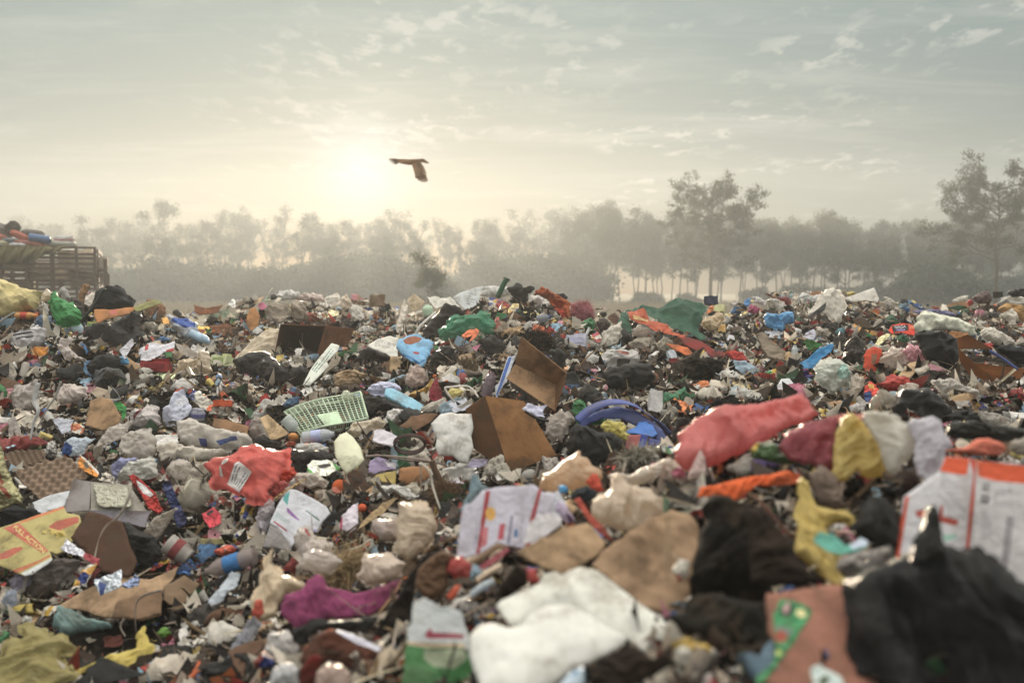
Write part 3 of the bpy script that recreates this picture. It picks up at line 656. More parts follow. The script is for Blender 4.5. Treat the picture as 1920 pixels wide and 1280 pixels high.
def creases(s, amp, fold, n, r):
    sdd = r.randint(1, 10**6); fa_ = r.uniform(0, PI)
    th = r.uniform(0, PI, n); dd = r.uniform(-.45, .45, n) * s; w = r.normal(0, 1, n); sd = r.uniform(0, 99, 2)
    def f(X):
        z = np.zeros(len(X))
        for t, d, k in zip(th, dd, w):
            q = X[:, 0] * math.cos(t) + X[:, 1] * math.sin(t) - d
            z += k * np.abs(q)
        r2 = np.random.RandomState(sdd)
        fz = facets(X, s, .36, r2, 1.35, fa_) + .42 * facets(X, s, .17, r2, 1.2, fa_ + .6) if amp > .05 else 0
        return amp * 0.28 * z + s * min(amp, .24) * .6 * fz + fold * s * fbm(X[:, 0] / s * 2.6 + sd[0], X[:, 1] / s * 2.6 + sd[1], 3)
    return f
def printmat(cols, base_mat, base_col):
    return None
_pm = {}
def inkm(hexs, kind='ink'):
    k = (hexs, kind)
    if k not in _pm: material('ink_' + hexs, base=hexc(hexs), rough=0.55, dirt=0.3, mottle=0.25, bump=0.25, bscale=40, kind='crinkle'); _pm[k] = MATS['ink_' + hexs]
    return _pm[k]
def TL(cx, cy, w, h, rot, n, col='5a585c'):
    """lines of small print too blurred to read"""
    o = []; t = math.radians(rot); c, si = math.cos(t), math.sin(t)
    for i in range(n):
        y = -h / 2 + h * (i + .5) / n; x = -w / 2
        while x < w / 2 - w * .04:
            l = rs.uniform(.08, .3) * w; x2 = min(x + l, w / 2); e = h / n * .2
            o.append(([(cx + X * c - Y * si, cy + X * si + Y * c) for X, Y in ((x, y - e), (x2, y - e), (x2, y + e), (x, y + e))], col)); x = x2 + w * .03
            if rs.rand() < .12: break
    return o
def note(pts, label, lm):
    HERO.append(np.array(pts))
    if lm: c = np.mean(pts, 0); LAND.append((c[0], c[1], lm))
def finish(o, label, cat, group=None): return tag(o, label, cat, group)
def SH(name, label, pts, mat, col, tilt=48, yaw=None, crum=0.10, fold=0.10, thick=0.0012, prints=(), ragged=0.07, lm=None, cat=None, res=24, lift=0.012, parent=None, group=None, func=None, text=(), depth=None, aty=0.88, smooth=True, K=1.3):
    """a sheet: card, paper, film or cloth, creased, with its printed areas"""
    pts = [P2(p) for p in pts]; pa = np.array(pts); lo, hi = pa.min(0), pa.max(0)
    yaw = rs.uniform(-14, 14) if yaw is None else yaw
    fr = frame(pa[:, 0].mean(), lo[1] + (hi[1] - lo[1]) * aty, tilt, yaw, lift, depth)
    uv = onto(fr, pts); c0 = uv.mean(0); x, y = uv[:, 0], uv[:, 1]
    A = abs(np.dot(x, np.roll(y, 1)) - np.dot(y, np.roll(x, 1))) / 2; s = math.sqrt(A) + 1e-6
    pr = [onto(fr, [P2(p) for p in q]) for q, _ in prints]
    vo, fs, ce, b = fillpoly(uv, s / res, pr, ragged)
    fm = np.zeros(len(fs), int)
    for i, q in enumerate(pr): fm[inside(q, ce)] = i + 1
    f = creases(s, crum, fold, 9, rs); z0 = f(c0[None])[0]
    h = lambda X: f(X - c0) - z0 * 0 + (func(X - c0, s) if func else 0)
    z = h(vo); z -= z.mean(); zm = h(vo).mean()
    P, U, V, Nn, D = fr
    V3 = (vo[:, :1] * U + vo[:, 1:2] * V + z[:, None] * Nn); cen = V3.mean(0)
    o = mesh(name, V3 - cen, fs, [M[mat]] + [inkm(hx) for _, hx in prints], parent, smooth, fm=fm, loc=P + cen, color=hexc(col, K))
    if thick: 
        md = o.modifiers.new('thickness', 'SOLIDIFY'); md.thickness = thick; md.offset = -1
    for (tx, corner, ht, ang, tcol) in text:       # lettering follows the sheet
        cu = bpy.data.curves.new('lettering', 'FONT'); cu.body = tx; cu.size = 1.0; cu.align_x = 'CENTER'; cu.align_y = 'CENTER'; cu.fill_mode = 'FRONT'; cu.offset = 0.02
        to = bpy.data.objects.new('lettering', cu); COL.objects.link(to); dg = bpy.context.evaluated_depsgraph_get(); me = bpy.data.meshes.new_from_object(to.evaluated_get(dg)); bpy.data.objects.remove(to)
        q = onto(fr, [P2(corner), P2((corner[0] + math.cos(math.radians(ang)) * 10, corner[1] + math.sin(math.radians(ang)) * 10)), P2((corner[0] + math.sin(math.radians(ang)) * ht, corner[1] - math.cos(math.radians(ang)) * ht))])
        ex = (q[1] - q[0]); ex = ex / 10 * ht; ey = q[2] - q[0]
        tv = np.array([tuple(v.co) for v in me.vertices])[:, :2]; T2 = q[0] + tv[:, :1] * ex + tv[:, 1:] * ey
        tz = h(T2) - zm + 0.0025 * D / 4
        tm = mesh('lettering', T2[:, :1] * U + T2[:, 1:] * V + tz[:, None] * Nn - cen, [tuple(p.vertices) for p in me.polygons], inkm(tcol), o, False)
    if parent is None: note(pts, label, lm); finish(o, label, cat or name.replace('_', ' '), group)
    o['_d'] = D
    return o
def BG(name, label, pts, mat, col, tilt=66, yaw=None, puff=0.85, crum=0.16, fold=0.22, tie=None, lm=None, cat=None, res=36, lift=0.02, ragged=0.10, group=None, back=0.7, aty=0.9, depth=None, parent=None, K=1.3, prints=(), fine=1.0, drape=0):
    """a bag, bundle or cushion: swollen outline, creased skin, closed at the back"""
    pts = [P2(p) for p in pts]; pa = np.array(pts); lo, hi = pa.min(0), pa.max(0)
    yaw = rs.uniform(-12, 12) if yaw is None else yaw
    fr = frame(pa[:, 0].mean(), lo[1] + (hi[1] - lo[1]) * aty, tilt, yaw, lift, depth)
    uv = onto(fr, pts); x, y = uv[:, 0], uv[:, 1]
    A = abs(np.dot(x, np.roll(y, 1)) - np.dot(y, np.roll(x, 1))) / 2; s = math.sqrt(A) + 1e-6
    pr = [onto(fr, [P2(p) for p in q]) for q, _ in prints]
    vo, fs, ce, b = fillpoly(uv, s / res, pr, min(ragged, .075 if mat == 'thin' else .045) if depth is not None else ragged)
    fm = np.zeros(len(fs), int)
    for i, q in enumerate(pr): fm[inside(q, ce)] = i + 1
    d = bdist(b, vo); R = max(d.max(), 1e-6); t = np.clip(d / R, 0, 1); dome = puff * R * np.sqrt(np.clip(1 - (1 - t) ** 2, 0, 1))
    c0 = vo.mean(0); drape = drape * 1.8 or (2.1 if depth is not None and mat in ('film', 'thin', 'bin', 'cloth', 'clear') and fine > .5 else 0)
    K = 1.5 if K == 1.3 and mat in ('film', 'clear') else K
    crum = ((.13 if mat == 'thin' else .07) if drape else max(crum, .13)) if mat in ('film', 'thin', 'clear', 'bin', 'cloth') and fine > .5 else crum; fold = fold * (.45 if drape else 1); f = creases(s, crum, fold, 12, rs); f2 = creases(s, crum * .8, fold, 8, rs)
    fa = rs.uniform(0, PI)
    if tie is not None: tq = onto(fr, [P2(tie)])[0]
    def ridges(X, o):
        wx = fbm(X[:, 0] / s * 1.7 + o, X[:, 1] / s * 1.7, 2); wy = fbm(X[:, 0] / s * 1.7, X[:, 1] / s * 1.7 + o, 2)
        if tie is not None:
            dv = X - tq; rr_ = np.linalg.norm(dv, axis=1) / s + 1e-3; an = np.arctan2(dv[:, 1], dv[:, 0]); al, ac = rr_ * 1.6, an * 1.5 + wx * .5
        else:
            al = (X[:, 0] * math.cos(fa) + X[:, 1] * math.sin(fa)) / s; ac = (-X[:, 0] * math.sin(fa) + X[:, 1] * math.cos(fa)) / s
        z = 0
        for q, am in ((2.2, 1.0), (4.6, .75), (9.5, .42)):       # long folds, then finer ones
            z = z + am * (.3 - np.abs(vnoise(al * q * .22 + wx * 1.0 + o, ac * q * 1.15 + wy * 1.2 - o)) * 1.7)
        for q, am in ((7, .22), (15, .12)): z = z + am * (.3 - np.abs(vnoise(X[:, 0] / s * q + wx * 3 + o, X[:, 1] / s * q + wy * 3)) * 1.7)
        return z * s * .11 * fine * min(1.7, crum * 7.5)
    if drape:                                          # long soft folds of slack film or cloth
        def drapes(X, o):
            al = (X[:, 0] * math.cos(fa) + X[:, 1] * math.sin(fa)) / s; ac = (-X[:, 0] * math.sin(fa) + X[:, 1] * math.cos(fa)) / s; w_ = fbm(al * 1.3 + o, ac * 1.3, 2); z = 0
            for q, am in ((2.6, 1.0), (5.5, .75), (11, .42), (21, .14)): z = z + am * (.3 - np.sqrt(vnoise(al * q * .2 + o, ac * q + w_ * (1.2 + q * .3) - o) ** 2 + .0003) * 1.7)
            return z * s * .06 * drape * (1.9 if mat == 'bin' else 1.3)
        ridges = drapes
    k = np.clip(t * 2.2, 0, 1); zf = f(vo - c0); zf -= zf.mean(); zb = f2(vo - c0); zb -= zb.mean()
    sd = rs.uniform(0, 99); rid = ridges(vo, sd)
    if tie is not None:
        q = onto(fr, [P2(tie)])[0]; dv = vo - q; rr_ = np.linalg.norm(dv, axis=1) / s; an = np.arctan2(dv[:, 1], dv[:, 0])
        pl = 0.06 * s * np.exp(-rr_ * 1.6) * (np.abs(np.sin(an * 6.5 + 2 * vnoise(vo[:, 0] / s * 3, vo[:, 1] / s * 3))) - .6) * np.clip(rr_ * 8, 0, 1)
    else: pl = 0
    P, U, V, Nn, D = fr
    z1 = dome + k * (zf + rid) + k * pl; z2 = -back * dome - k * np.abs(zb) * .3
    z1 = np.maximum(z1, z2 + 0.002)
    F3 = vo[:, :1] * U + vo[:, 1:2] * V; cen = F3.mean(0)
    bnd = d < 1e-5
    idx2 = np.where(bnd, np.arange(len(vo)), len(vo) + np.cumsum(~bnd) - 1)
    V3 = np.vstack([F3 + z1[:, None] * Nn, (F3 + z2[:, None] * Nn)[~bnd]]) - cen
    FF = list(fs) + [tuple(int(idx2[i]) for i in f_[::-1]) for f_ in fs]
    _n = len(FF)
    if mat in ('film', 'clear', 'bin') and fine > .5:      # thin ragged edge of film standing off the bag
        nb = len(b); bi = np.array([int(np.argmin(((vo - p) ** 2).sum(1))) for p in b]); tn = np.roll(b, -1, 0) - np.roll(b, 1, 0); no_ = np.column_stack([tn[:, 1], -tn[:, 0]]); no_ /= np.linalg.norm(no_, axis=1, keepdims=True) + 1e-9
        if inside(b, (b + no_ * s * .01)).mean() > .5: no_ = -no_
        ar = np.arange(nb) / nb * 2 * PI; o3 = rs.uniform(0, 90); am = np.clip(vnoise(np.cos(ar) * 2.4 + o3, np.sin(ar) * 2.4) * 3.2 + .1, 0, 1.0) * s * .13 * (.7 + .6 * vnoise(np.cos(ar) * 14, np.sin(ar) * 14 + o3)); zz_ = s * .16 * vnoise(np.cos(ar) * 7 + o3, np.sin(ar) * 7) 
        q2 = b + no_ * am[:, None]; S3 = q2[:, :1] * U + q2[:, 1:2] * V + (zz_ * np.clip(am / (s * .05), 0, 1))[:, None] * Nn - cen; b0 = len(V3); V3 = np.vstack([V3, S3])
        for i in range(nb):
            j = (i + 1) % nb
            if am[i] + am[j] > s * .012: FF.append((int(bi[i]), int(bi[j]), b0 + j, b0 + i))
    fm2 = np.concatenate([fm, np.zeros(len(FF) - len(fm), int)]) if pr else None
    o = mesh(name, V3, FF, [M[mat]] + [inkm(hx) for _, hx in prints], parent, True, fm=fm2, loc=P + cen, color=hexc(col, K))
    if parent is None: note(pts, label, lm); finish(o, label, cat or name.replace('_', ' '), group)
    o['_d'] = D
    return o
def PN(name, label, pts, mat='card', col='8a6a48', **k):
    k.setdefault('crum', 0.03); k.setdefault('fold', 0.05); k.setdefault('thick', 0.005); k.setdefault('ragged', 0.03); k.setdefault('res', 14); k.setdefault('lift', .015)
    return SH(name, label, pts, mat, col, **k)
def CT(name, label, vs, faces, mat='card', col='8a6a48', thick=0.006, lm=None, cat=None, parts=(), lift=0.02, anchor=None, K=1.3, smooth=False, warp=0.02):
    """an open or torn carton from its corners: (x, y, further away) with all three in the same unit"""
    ks = list(vs); pp = np.array([P2(vs[k][:2]) for k in ks]); dd = np.array([vs[k][2] for k in ks], float)
    ax, ay = (P2(anchor) if anchor else (pp[:, 0].mean(), pp[:, 1].max() - .08 * np.ptp(pp[:, 1])))
    D = hit(ax, ay) * (1 - lift); un = D / F / ZK; dd = dd * un; base = CAM + ray(ax, ay) * D
    W3 = np.array([CAM + ray(x, y) * (D + q) for (x, y), q in zip(pp, dd)]) - base; ix = {k: i for i, k in enumerate(ks)}
    def build(nm, fl, parent, c):
        V = []; Fs = []
        for f in fl:
            q = [W3[ix[k]] for k in f]; 
            if len(q) == 4:                       # a gently buckled panel
                n = 7; b0 = len(V); nn = nrm(np.cross(q[1] - q[0], q[3] - q[0])); sz = np.linalg.norm(q[1] - q[0]); a1, a2 = rs.uniform(-1, 1, 2)
                for i in range(n):
                    for j in range(n):
                        u, v = i / (n - 1), j / (n - 1)
                        p = (q[0] * (1 - u) + q[1] * u) * (1 - v) + (q[3] * (1 - u) + q[2] * u) * v
                        V.append(p + nn * sz * warp * (a1 * math.sin(PI * u) * math.sin(PI * v) + a2 * .5 * math.sin(2 * PI * u) * math.sin(PI * v)))
                Fs += [(b0 + i * n + j, b0 + (i + 1) * n + j, b0 + (i + 1) * n + j + 1, b0 + i * n + j + 1) for i in range(n - 1) for j in range(n - 1)]
            else: b0 = len(V); V += q; Fs.append(tuple(range(b0, b0 + len(q))))
        o = mesh(nm, V, Fs, M[mat], parent, smooth, color=hexc(c, K))
        md = o.modifiers.new('thickness', 'SOLIDIFY'); md.thickness = thick; md.offset = 0
        return o
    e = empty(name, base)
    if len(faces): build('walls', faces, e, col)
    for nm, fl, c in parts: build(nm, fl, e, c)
    note([tuple(p) for p in pp[np.argsort(np.arctan2(pp[:, 1] - pp[:, 1].mean(), pp[:, 0] - pp[:, 0].mean()))]], label, lm)
    e['_d'] = D
    return finish(e, label, cat or name.replace('_', ' '))
def rotm(yaw, tilt, roll): return (Matrix.Rotation(math.radians(yaw), 3, 'Z') @ Matrix.Rotation(math.radians(tilt), 3, 'X') @ Matrix.Rotation(math.radians(roll), 3, 'Y'))
def BX(name, label, cx, cy, w, h, d, col, yaw=20, tilt=-20, roll=0, mat='paper', col2=None, lm=None, cat=None, lift=.02, lid=True, K=1.3, dents=.04):
    """a small closed carton with tucked end and printed face, slightly crushed"""
    x, y = P2((cx, cy)); D = hit(x, y + h / ZK * .35) * (1 - lift); un = D / F / ZK; w, h, d = w * un, h * un, d * un
    R = rotm(yaw, tilt, roll); e = empty(name, pt(x, y, D + d * .2)); r = np.random.RandomState(int(cx * 7 + cy))
    n = 6; V = []; Fs = []
    for ax_ in range(3):
        for sg in (-1, 1):
            b0 = len(V); u_, v_ = (ax_ + 1) % 3, (ax_ + 2) % 3
            for i in range(n):
                for j in range(n):
                    p = [0, 0, 0]; p[ax_] = sg * .5; p[u_] = i / (n - 1) - .5; p[v_] = j / (n - 1) - .5; V.append(p)
            for i in range(n - 1):
                for j in range(n - 1):
                    f = (b0 + i * n + j, b0 + (i + 1) * n + j, b0 + (i + 1) * n + j + 1, b0 + i * n + j + 1); Fs.append(f if sg > 0 else f[::-1])
    V = np.array(V) * [w, d, h]; s = (w * h) ** .5; sd = r.uniform(0, 50, 3)
    q = V / s
    V = V + s * dents * np.stack([np.sin(q[:, 1] * 7 + sd[0] + q[:, 2] * 5), np.sin(q[:, 0] * 6 + sd[1] + 4 * q[:, 2]), np.sin(q[:, 0] * 7 + sd[2] + 3 * q[:, 1])], 1)
    o = mesh('carton_body', V @ np.array(R).T, Fs, M[mat], e, False, color=hexc(col, K))
    if lid:
        g = G().box((w * .15, -d * .02, h * .5 + s * .08), (w * .6, 0.002, s * .22), Matrix.Rotation(.5, 3, 'X'))
        mesh('flap', np.array(g.v) @ np.array(R).T, g.f, M[mat], e, False, color=hexc(col, K * .9))
    if col2:
        g = G().box((0, -d * .5 - s * dents - .001, h * .0), (w * .7, 0.002, h * .5)); mesh('printed_panel', np.array(g.v) @ np.array(R).T, g.f, M[mat], e, False, color=hexc(col2, K))
    H_ = max(w, h) / un / 2; note([P2(p) for p in ((cx - w / un / 2, cy - h / un / 2), (cx + w / un / 2, cy - h / un / 2), (cx + w / un / 2, cy + h / un / 2), (cx - w / un / 2, cy + h / un / 2))], label, lm)
    e['_d'] = D
    return finish(e, label, cat or name.replace('_', ' '))
def BT(name, label, a, b, w, mat='clear', col='c8d4d8', cap='3060b0', band=None, lm=None, cat=None, lift=.03, dd=0, neck=.42, taper=1.0, K=1.3, squash=.85):
    """a bottle, jar or cup lying from base a to mouth b"""
    (x1, y1), (x2, y2) = P2(a), P2(b); my = max(y1, y2); D = hit((x1 + x2) / 2, my) * (1 - lift); un = D / F / ZK
    A = CAM + ray(x1, y1) * D; B = CAM + ray(x2, y2) * (D + dd * un); Lg = np.linalg.norm(B - A); r = w * un / 2; sh = .72
    z = Vector(nrm(B - A)); q = z.to_track_quat('Z', 'Y').to_matrix().to_4x4(); e = empty(name, A)
    prof = [(r * .3, 0), (r * .9, 0), (r, Lg * .03), (r * .97, Lg * .12), (r * 1.0, Lg * .2), (r * .96, Lg * .3), (r * 1.0, Lg * .42), (r * (1 if taper == 1 else taper), Lg * sh * .92), (r * .8 * taper, Lg * (sh + .08)), (r * neck, Lg * .9), (r * neck, Lg * .965)]
    g = G().lathe(prof, 22, q @ Matrix.Diagonal((1, squash, 1, 1))); g.obj('body', M[mat], e, True, color=hexc(col, K))
    if cap: G().lathe([(r * neck * 1.0, Lg * .93), (r * neck * 1.2, Lg * .93), (r * neck * 1.2, Lg * 1.0), (r * neck * 1.1, Lg * 1.01), (r * .05, Lg * 1.012)], 18, q).obj('cap', M['hard'], e, True, color=hexc(cap))
    if band: G().lathe([(r * 1.015, Lg * .28), (r * 1.02, Lg * .30), (r * 1.02, Lg * .56), (r * 1.015, Lg * .58)], 22, q @ Matrix.Diagonal((1, squash, 1, 1))).obj('label_band', M['paper'], e, True, color=hexc(band))
    nx_, ny_ = -(y2 - y1), x2 - x1; l = math.hypot(nx_, ny_); nx_, ny_ = nx_ / l * w / ZK / 2, ny_ / l * w / ZK / 2
    note([(x1 + nx_, y1 + ny_), (x2 + nx_, y2 + ny_), (x2 - nx_, y2 - ny_), (x1 - nx_, y1 - ny_)], label, lm); e['_d'] = D
    return finish(e, label, cat or name.replace('_', ' '))
def TB(name, label, pts, w, mat='hard', col='6a4a30', flat=None, cat=None, lift=.03, n=8, lm=None, anchor=None, K=1.3, ends=None):
    """a stick, pipe, cable or strap through the points (x, y, further away)"""
    pts = [p if len(p) == 3 else (*p, 0) for p in pts]; px = [P2(p[:2]) for p in pts]; ax, ay = P2(anchor) if anchor else max(px, key=lambda p: p[1])
    D = hit(ax, ay) * (1 - lift); un = D / F / ZK
    W3 = [CAM + ray(x, y) * (D + p[2] * un) for (x, y), p in zip(px, pts)]; base = W3[0]; W3 = [p - base for p in W3]
    C = []; m = len(W3)                                   # smooth curve through the points
    for i in range(m - 1):
        p0, p1, p2, p3 = W3[max(i - 1, 0)], W3[i], W3[i + 1], W3[min(i + 2, m - 1)]
        for t in np.linspace(0, 1, 6, endpoint=False): C.append(.5 * ((2 * p1) + (p2 - p0) * t + (2 * p0 - 5 * p1 + 4 * p2 - p3) * t * t + (3 * p1 - p0 - 3 * p2 + p3) * t ** 3))
    C.append(W3[-1]); r = w * un / 2
    g = G()
    if flat is None: g.tube(C, [r * (1 if ends is None else np.interp(i / (len(C) - 1), [0, 1], ends)) for i in range(len(C))], n)
    else:
        V = []; 
        for i, p in enumerate(C):
            t = nrm(C[min(i + 1, len(C) - 1)] - C[max(i - 1, 0)]); vd = nrm(p + base - CAM); sd = nrm(np.cross(t, vd)); sd = nrm(sd * math.cos(flat + i * .05) + np.cross(sd, t) * math.sin(flat + i * .05)); nn = np.cross(sd, t)
            V += [p - sd * r - nn * r * .08, p + sd * r - nn * r * .08, p + sd * r + nn * r * .08, p - sd * r + nn * r * .08]
        Fs = [(i * 4 + k, i * 4 + (k + 1) % 4, i * 4 + 4 + (k + 1) % 4, i * 4 + 4 + k) for i in range(len(C) - 1) for k in range(4)] + [(3, 2, 1, 0), tuple(len(V) - 4 + k for k in range(4))]
        g.add(V, Fs)
    o = g.obj(name, M[mat], None, True, loc=base, color=hexc(col, K)); o['_d'] = D
    return finish(o, label, cat or name.replace('_', ' '))
def BL(name, label, cx, cy, w, col, mat='pulp', h=None, lm=None, cat=None, stalk=None, K=1.3):
    x, y = P2((cx, cy)); D = hit(x, y + w / ZK * .4) * .98; un = D / F / ZK; r = w * un / 2; k = (h or w) / w; V = []; n, m = 24, 14; sd = rs.uniform(0, 50)
    for a in range(m + 1):
        th = PI * a / m
        for b in range(n):
            ph = 2 * PI * b / n; s = 1 + .05 * math.sin(2 * ph + sd) * math.sin(th) - .06 * max(0, math.cos(th)) ** 8
            V.append((r * s * math.sin(th) * math.cos(ph), r * s * math.sin(th) * math.sin(ph), r * k * s * math.cos(th)))
    Fs = [(a * n + b, (a + 1) * n + b, (a + 1) * n + (b + 1) % n, a * n + (b + 1) % n) for a in range(m) for b in range(n)]
    o = mesh(name, V, Fs, M[mat], None, True, loc=pt(x, y, D + r * .3), color=hexc(col, K)); o.rotation_euler = (rs.uniform(-.6, .6), rs.uniform(-.6, .6), 0)
    note([P2((cx + w / 2 * math.cos(t), cy + w / 2 * math.sin(t))) for t in np.linspace(0, 6, 8)], label, lm); o['_d'] = D
    return finish(o, label, cat or name.replace('_', ' '))
def FUR(name, label, pts, col, n=2600, ln=0.05, w=0.002, cat=None, K=1.3, droop=.3, mat='cloth', core=None):
    """a tangle: hair, fibre, straw or roots over a small core"""
    o = BG(name, label, pts, mat, core or col, puff=.7, K=K * .8, cat=cat); me = o.data; r = np.random.RandomState(len(HERO))
    co = np.array([v.co for v in me.vertices]); no = np.array([v.normal for v in me.vertices]); i = r.randint(0, len(co), n); b = co[i]
    d = no[i] + r.normal(0, .8, (n, 3)); d /= np.linalg.norm(d, axis=1, keepdims=True); l = ln * r.uniform(.4, 1.3, (n, 1)); s = r.normal(0, 1, (n, 3)); s = np.cross(s, d); s /= np.linalg.norm(s, axis=1, keepdims=True); s *= w
    m1 = b + d * l * .5 + r.normal(0, .25, (n, 3)) * l; e2 = m1 + (d + r.normal(0, .7, (n, 3)) - [0, 0, droop]) * l * .5
    V = np.stack([b - s, b + s, m1 + s * .8, m1 - s * .8, e2 + s * .3, e2 - s * .3], 1).reshape(-1, 3); k = np.arange(n)[:, None] * 6
    mesh('strands', V, np.vstack([k + [0, 1, 2, 3], k + [3, 2, 4, 5]]), M[mat], o, False, color=hexc(col, K)); return o
# ================================================================= upper left
region('A1')
BG('sack', 'huge dirty-yellow sack filling the left edge under the truck', [(-90,530),(0,548),(60,560),(160,600),(308,625),(285,690),(250,760),(100,785),(-90,800)], 'cloth', 'b4a673', puff=.8, crum=.05, fold=.12, lm='the huge dirty-yellow sack', lift=.03, res=34)
BG('plastic_bag', 'bright green plastic bag at the foot of the huge yellow sack', [(330,700),(375,655),(400,635),(425,680),(500,705),(560,760),(585,830),(520,860),(400,862),(372,770)], 'film', '2f8f45', tie=(400,650), puff=.8, crum=.2, lm='the bright green plastic bag', lift=.05)
BG('bin_bag', 'shiny black bag crowning the left mound below the truck tail', [(615,780),(690,650),(745,598),(820,602),(870,620),(905,650),(932,720),(885,748),(760,750),(660,760)], 'bin', '1c1c1c', tie=(750,610), lm='the black bag below the truck tail', lift=.04)
TB('pole', 'dark green pole leaning up the black bag below the truck', [(572,838,0),(650,740,10),(738,605,30)], 22, 'hard', '2a3530', lift=.09)
PN('cardboard_offcut', 'orange-brown cardboard flap under the black bag of the left mound', [(662,752),(800,748),(952,738),(930,782),(840,800),(740,825),(690,858),(665,800)], col='a8703f', tilt=40, lm='the orange-brown cardboard flap', prints=[([(770,752),(830,750),(825,790),(775,795)],'b05038')], lift=.05)
PN('cardboard_sheet', 'mossy green board edge jutting right of the black bag', [(930,742),(1090,680),(1145,705),(1060,735),(960,768)], col='8a8a55', tilt=30, lift=.05)
BG('paper_bundle', 'burnt brown paper bundle at the right end of the mossy board', E(1090,755,190,120,20), 'paper', '8a5c34', crum=.3)
BG('grey_bundle', 'dark grey cloth bundle between the green bag and the black bag', [(490,700),(560,680),(600,740),(600,800),(570,790),(520,720)], 'cloth', '55504c')
SH('crumpled_paper', 'white paper standing between brown rag and black bag, below the truck', [(590,720),(600,655),(690,618),(690,655),(640,730)], 'paper', 'd6d0c6', tilt=60)
BG('rag', 'brown rag hanging beside the white paper below the truck tail', [(545,700),(565,610),(600,575),(640,590),(600,660),(585,720)], 'cloth', '8a6a4a')
BG('umbrella', 'grey and cream crumpled umbrella cloth above the green bag', [(405,640),(440,598),(470,620),(500,685),(460,690)], 'film', '8c8a86')
BG('plastic_bag', 'cream bag with faded print just right of the huge yellow sack', [(300,640),(330,610),(375,640),(370,680),(320,700),(285,690)], 'film', 'cfc4ae')
BG('plastic_bag', 'pale grey bag hanging left of the bright green bag', [(262,720),(300,695),(340,720),(345,790),(300,800),(270,770)], 'film', 'a9a4a0')
BG('plastic_bag', 'blue-grey bag tucked below the bright green bag', [(250,820),(290,795),(350,805),(370,840),(340,890),(280,885),(250,860)], 'film', '5f7894', tie=(260,860))
BT('bottle', 'pale blue plastic bottle lying below the bright green bag', (510,840), (575,925), 90, 'hard', 'b4cbd3', cap=None, lm='the pale blue bottle')
BT('bottle', 'red and yellow printed bottle on the egg cartons at left', (110,795), (262,798), 60, 'hard', 'b9813a', cap='d07020', band='c04030')
BX('carton', 'small yellow-green carton right of the pale blue bottle', 665, 868, 90, 46, 50, 'b5b06a', yaw=-20, tilt=-15, col2='7a9a50')
PN('egg_tray', 'ragged brown egg tray stacked at the left edge of the mound', [(-60,810),(60,790),(190,840),(240,870),(120,905),(-60,900)], 'pulp', '5f4c3c', tilt=25, thick=.008, func=lambda X, s: .05*s*np.sin(X[:,0]/s*22)*np.sin(X[:,1]/s*22), lm='the ragged egg tray')
TB('stick', 'grey metal tube resting across the ragged egg tray', [(-10,850,0),(60,800,5),(105,775,10)], 16, 'hard', '8c8c88', lift=.07)
BG('plastic_bag', 'grey-white bag with lines of black writing at left', [(88,1000),(95,940),(160,905),(250,890),(322,893),(318,955),(270,1010),(190,1035),(125,1070),(85,1045)], 'film', 'bab7b6', tie=(320,900), crum=.12, prints=[([(120+12*i,930+25*i),(240+12*i,902+25*i),(243+12*i,908+25*i),(122+12*i,938+25*i)],'3a3a40') for i in range(3)], lm='the grey-white bag with writing', lift=.04)
SH('cloth', 'mustard-orange cloth under the bag with writing', [(135,1075),(200,1040),(290,1012),(345,1028),(320,1060),(265,1112),(160,1095)], 'cloth', 'b9782a', tilt=40, fold=.2)
BG('bin_bag', 'black torn sheet spread below the orange-brown flap', [(600,885),(690,872),(800,868),(900,800),(985,780),(985,930),(920,990),(860,1015),(740,985),(600,965)], 'bin', '2c2826', tilt=40, puff=.5, crum=.25, lm='the black torn sheet')
BG('dark_cushion', 'round black cushion-like lump at the foot of the left mound', [(660,1250),(680,1185),(760,1165),(850,1185),(900,1240),(870,1300),(760,1320),(680,1300)], 'fur', '1d1b19', crum=.08, lm='the round black lump')
BG('bin_bag', 'black bag lying above the round black lump', [(610,1150),(680,1080),(780,1070),(840,1110),(840,1170),(740,1180),(640,1200)], 'bin', '201e1c')
SH('crumpled_paper', 'peaked white paper standing beside the black torn sheet', [(843,1040),(900,985),(938,955),(942,1000),(905,1060),(880,1105)], 'paper', 'd8d6dc', tilt=62, lm='the peaked white paper', lift=.06)
BG('plastic_bag', 'small knotted cyan bag below the peaked white paper', [(820,1105),(860,1080),(905,1100),(908,1135),(860,1145),(830,1140)], 'film', '4f9cc4', tie=(860,1090))
SH('wrapper', 'white wrapper with red stripe, left of the glowing cream film', [(990,1115),(985,1030),(1040,990),(1130,1000),(1235,975),(1232,1060),(1160,1050),(1100,1090),(1090,1115)], 'paper', 'cfcfd6', tilt=45, prints=[([(1025,1000),(1050,995),(1045,1040),(1020,1045)],'b03a34'),([(1170,1038),(1235,1025),(1235,1050),(1175,1060)],'a83a30')], lift=.03)
BX('carton', 'flat red carton lying on its side at the foot of the left mound', 1100, 1158, 205, 72, 60, 'a52c2c', yaw=2, tilt=-12, mat='paper', col2='8a2228', lm='the flat red carton')
SH('wrapper', 'pale green crumpled wrapper below the flat red carton', [(1030,1208),(1130,1195),(1235,1205),(1225,1270),(1130,1290),(1060,1260)], 'foil', 'b9c79a', tilt=30)
BG('plastic_bag', 'glowing cream plastic film bunched beside the green-white carton', [(1240,1150),(1300,1110),(1385,1115),(1425,1035),(1450,1030),(1485,1100),(1500,1190),(1440,1235),(1330,1240),(1250,1200)], 'film', 'ecd9bb', crum=.32, fold=.3, tie=(1440,1040), lm='the glowing cream film', lift=.03)
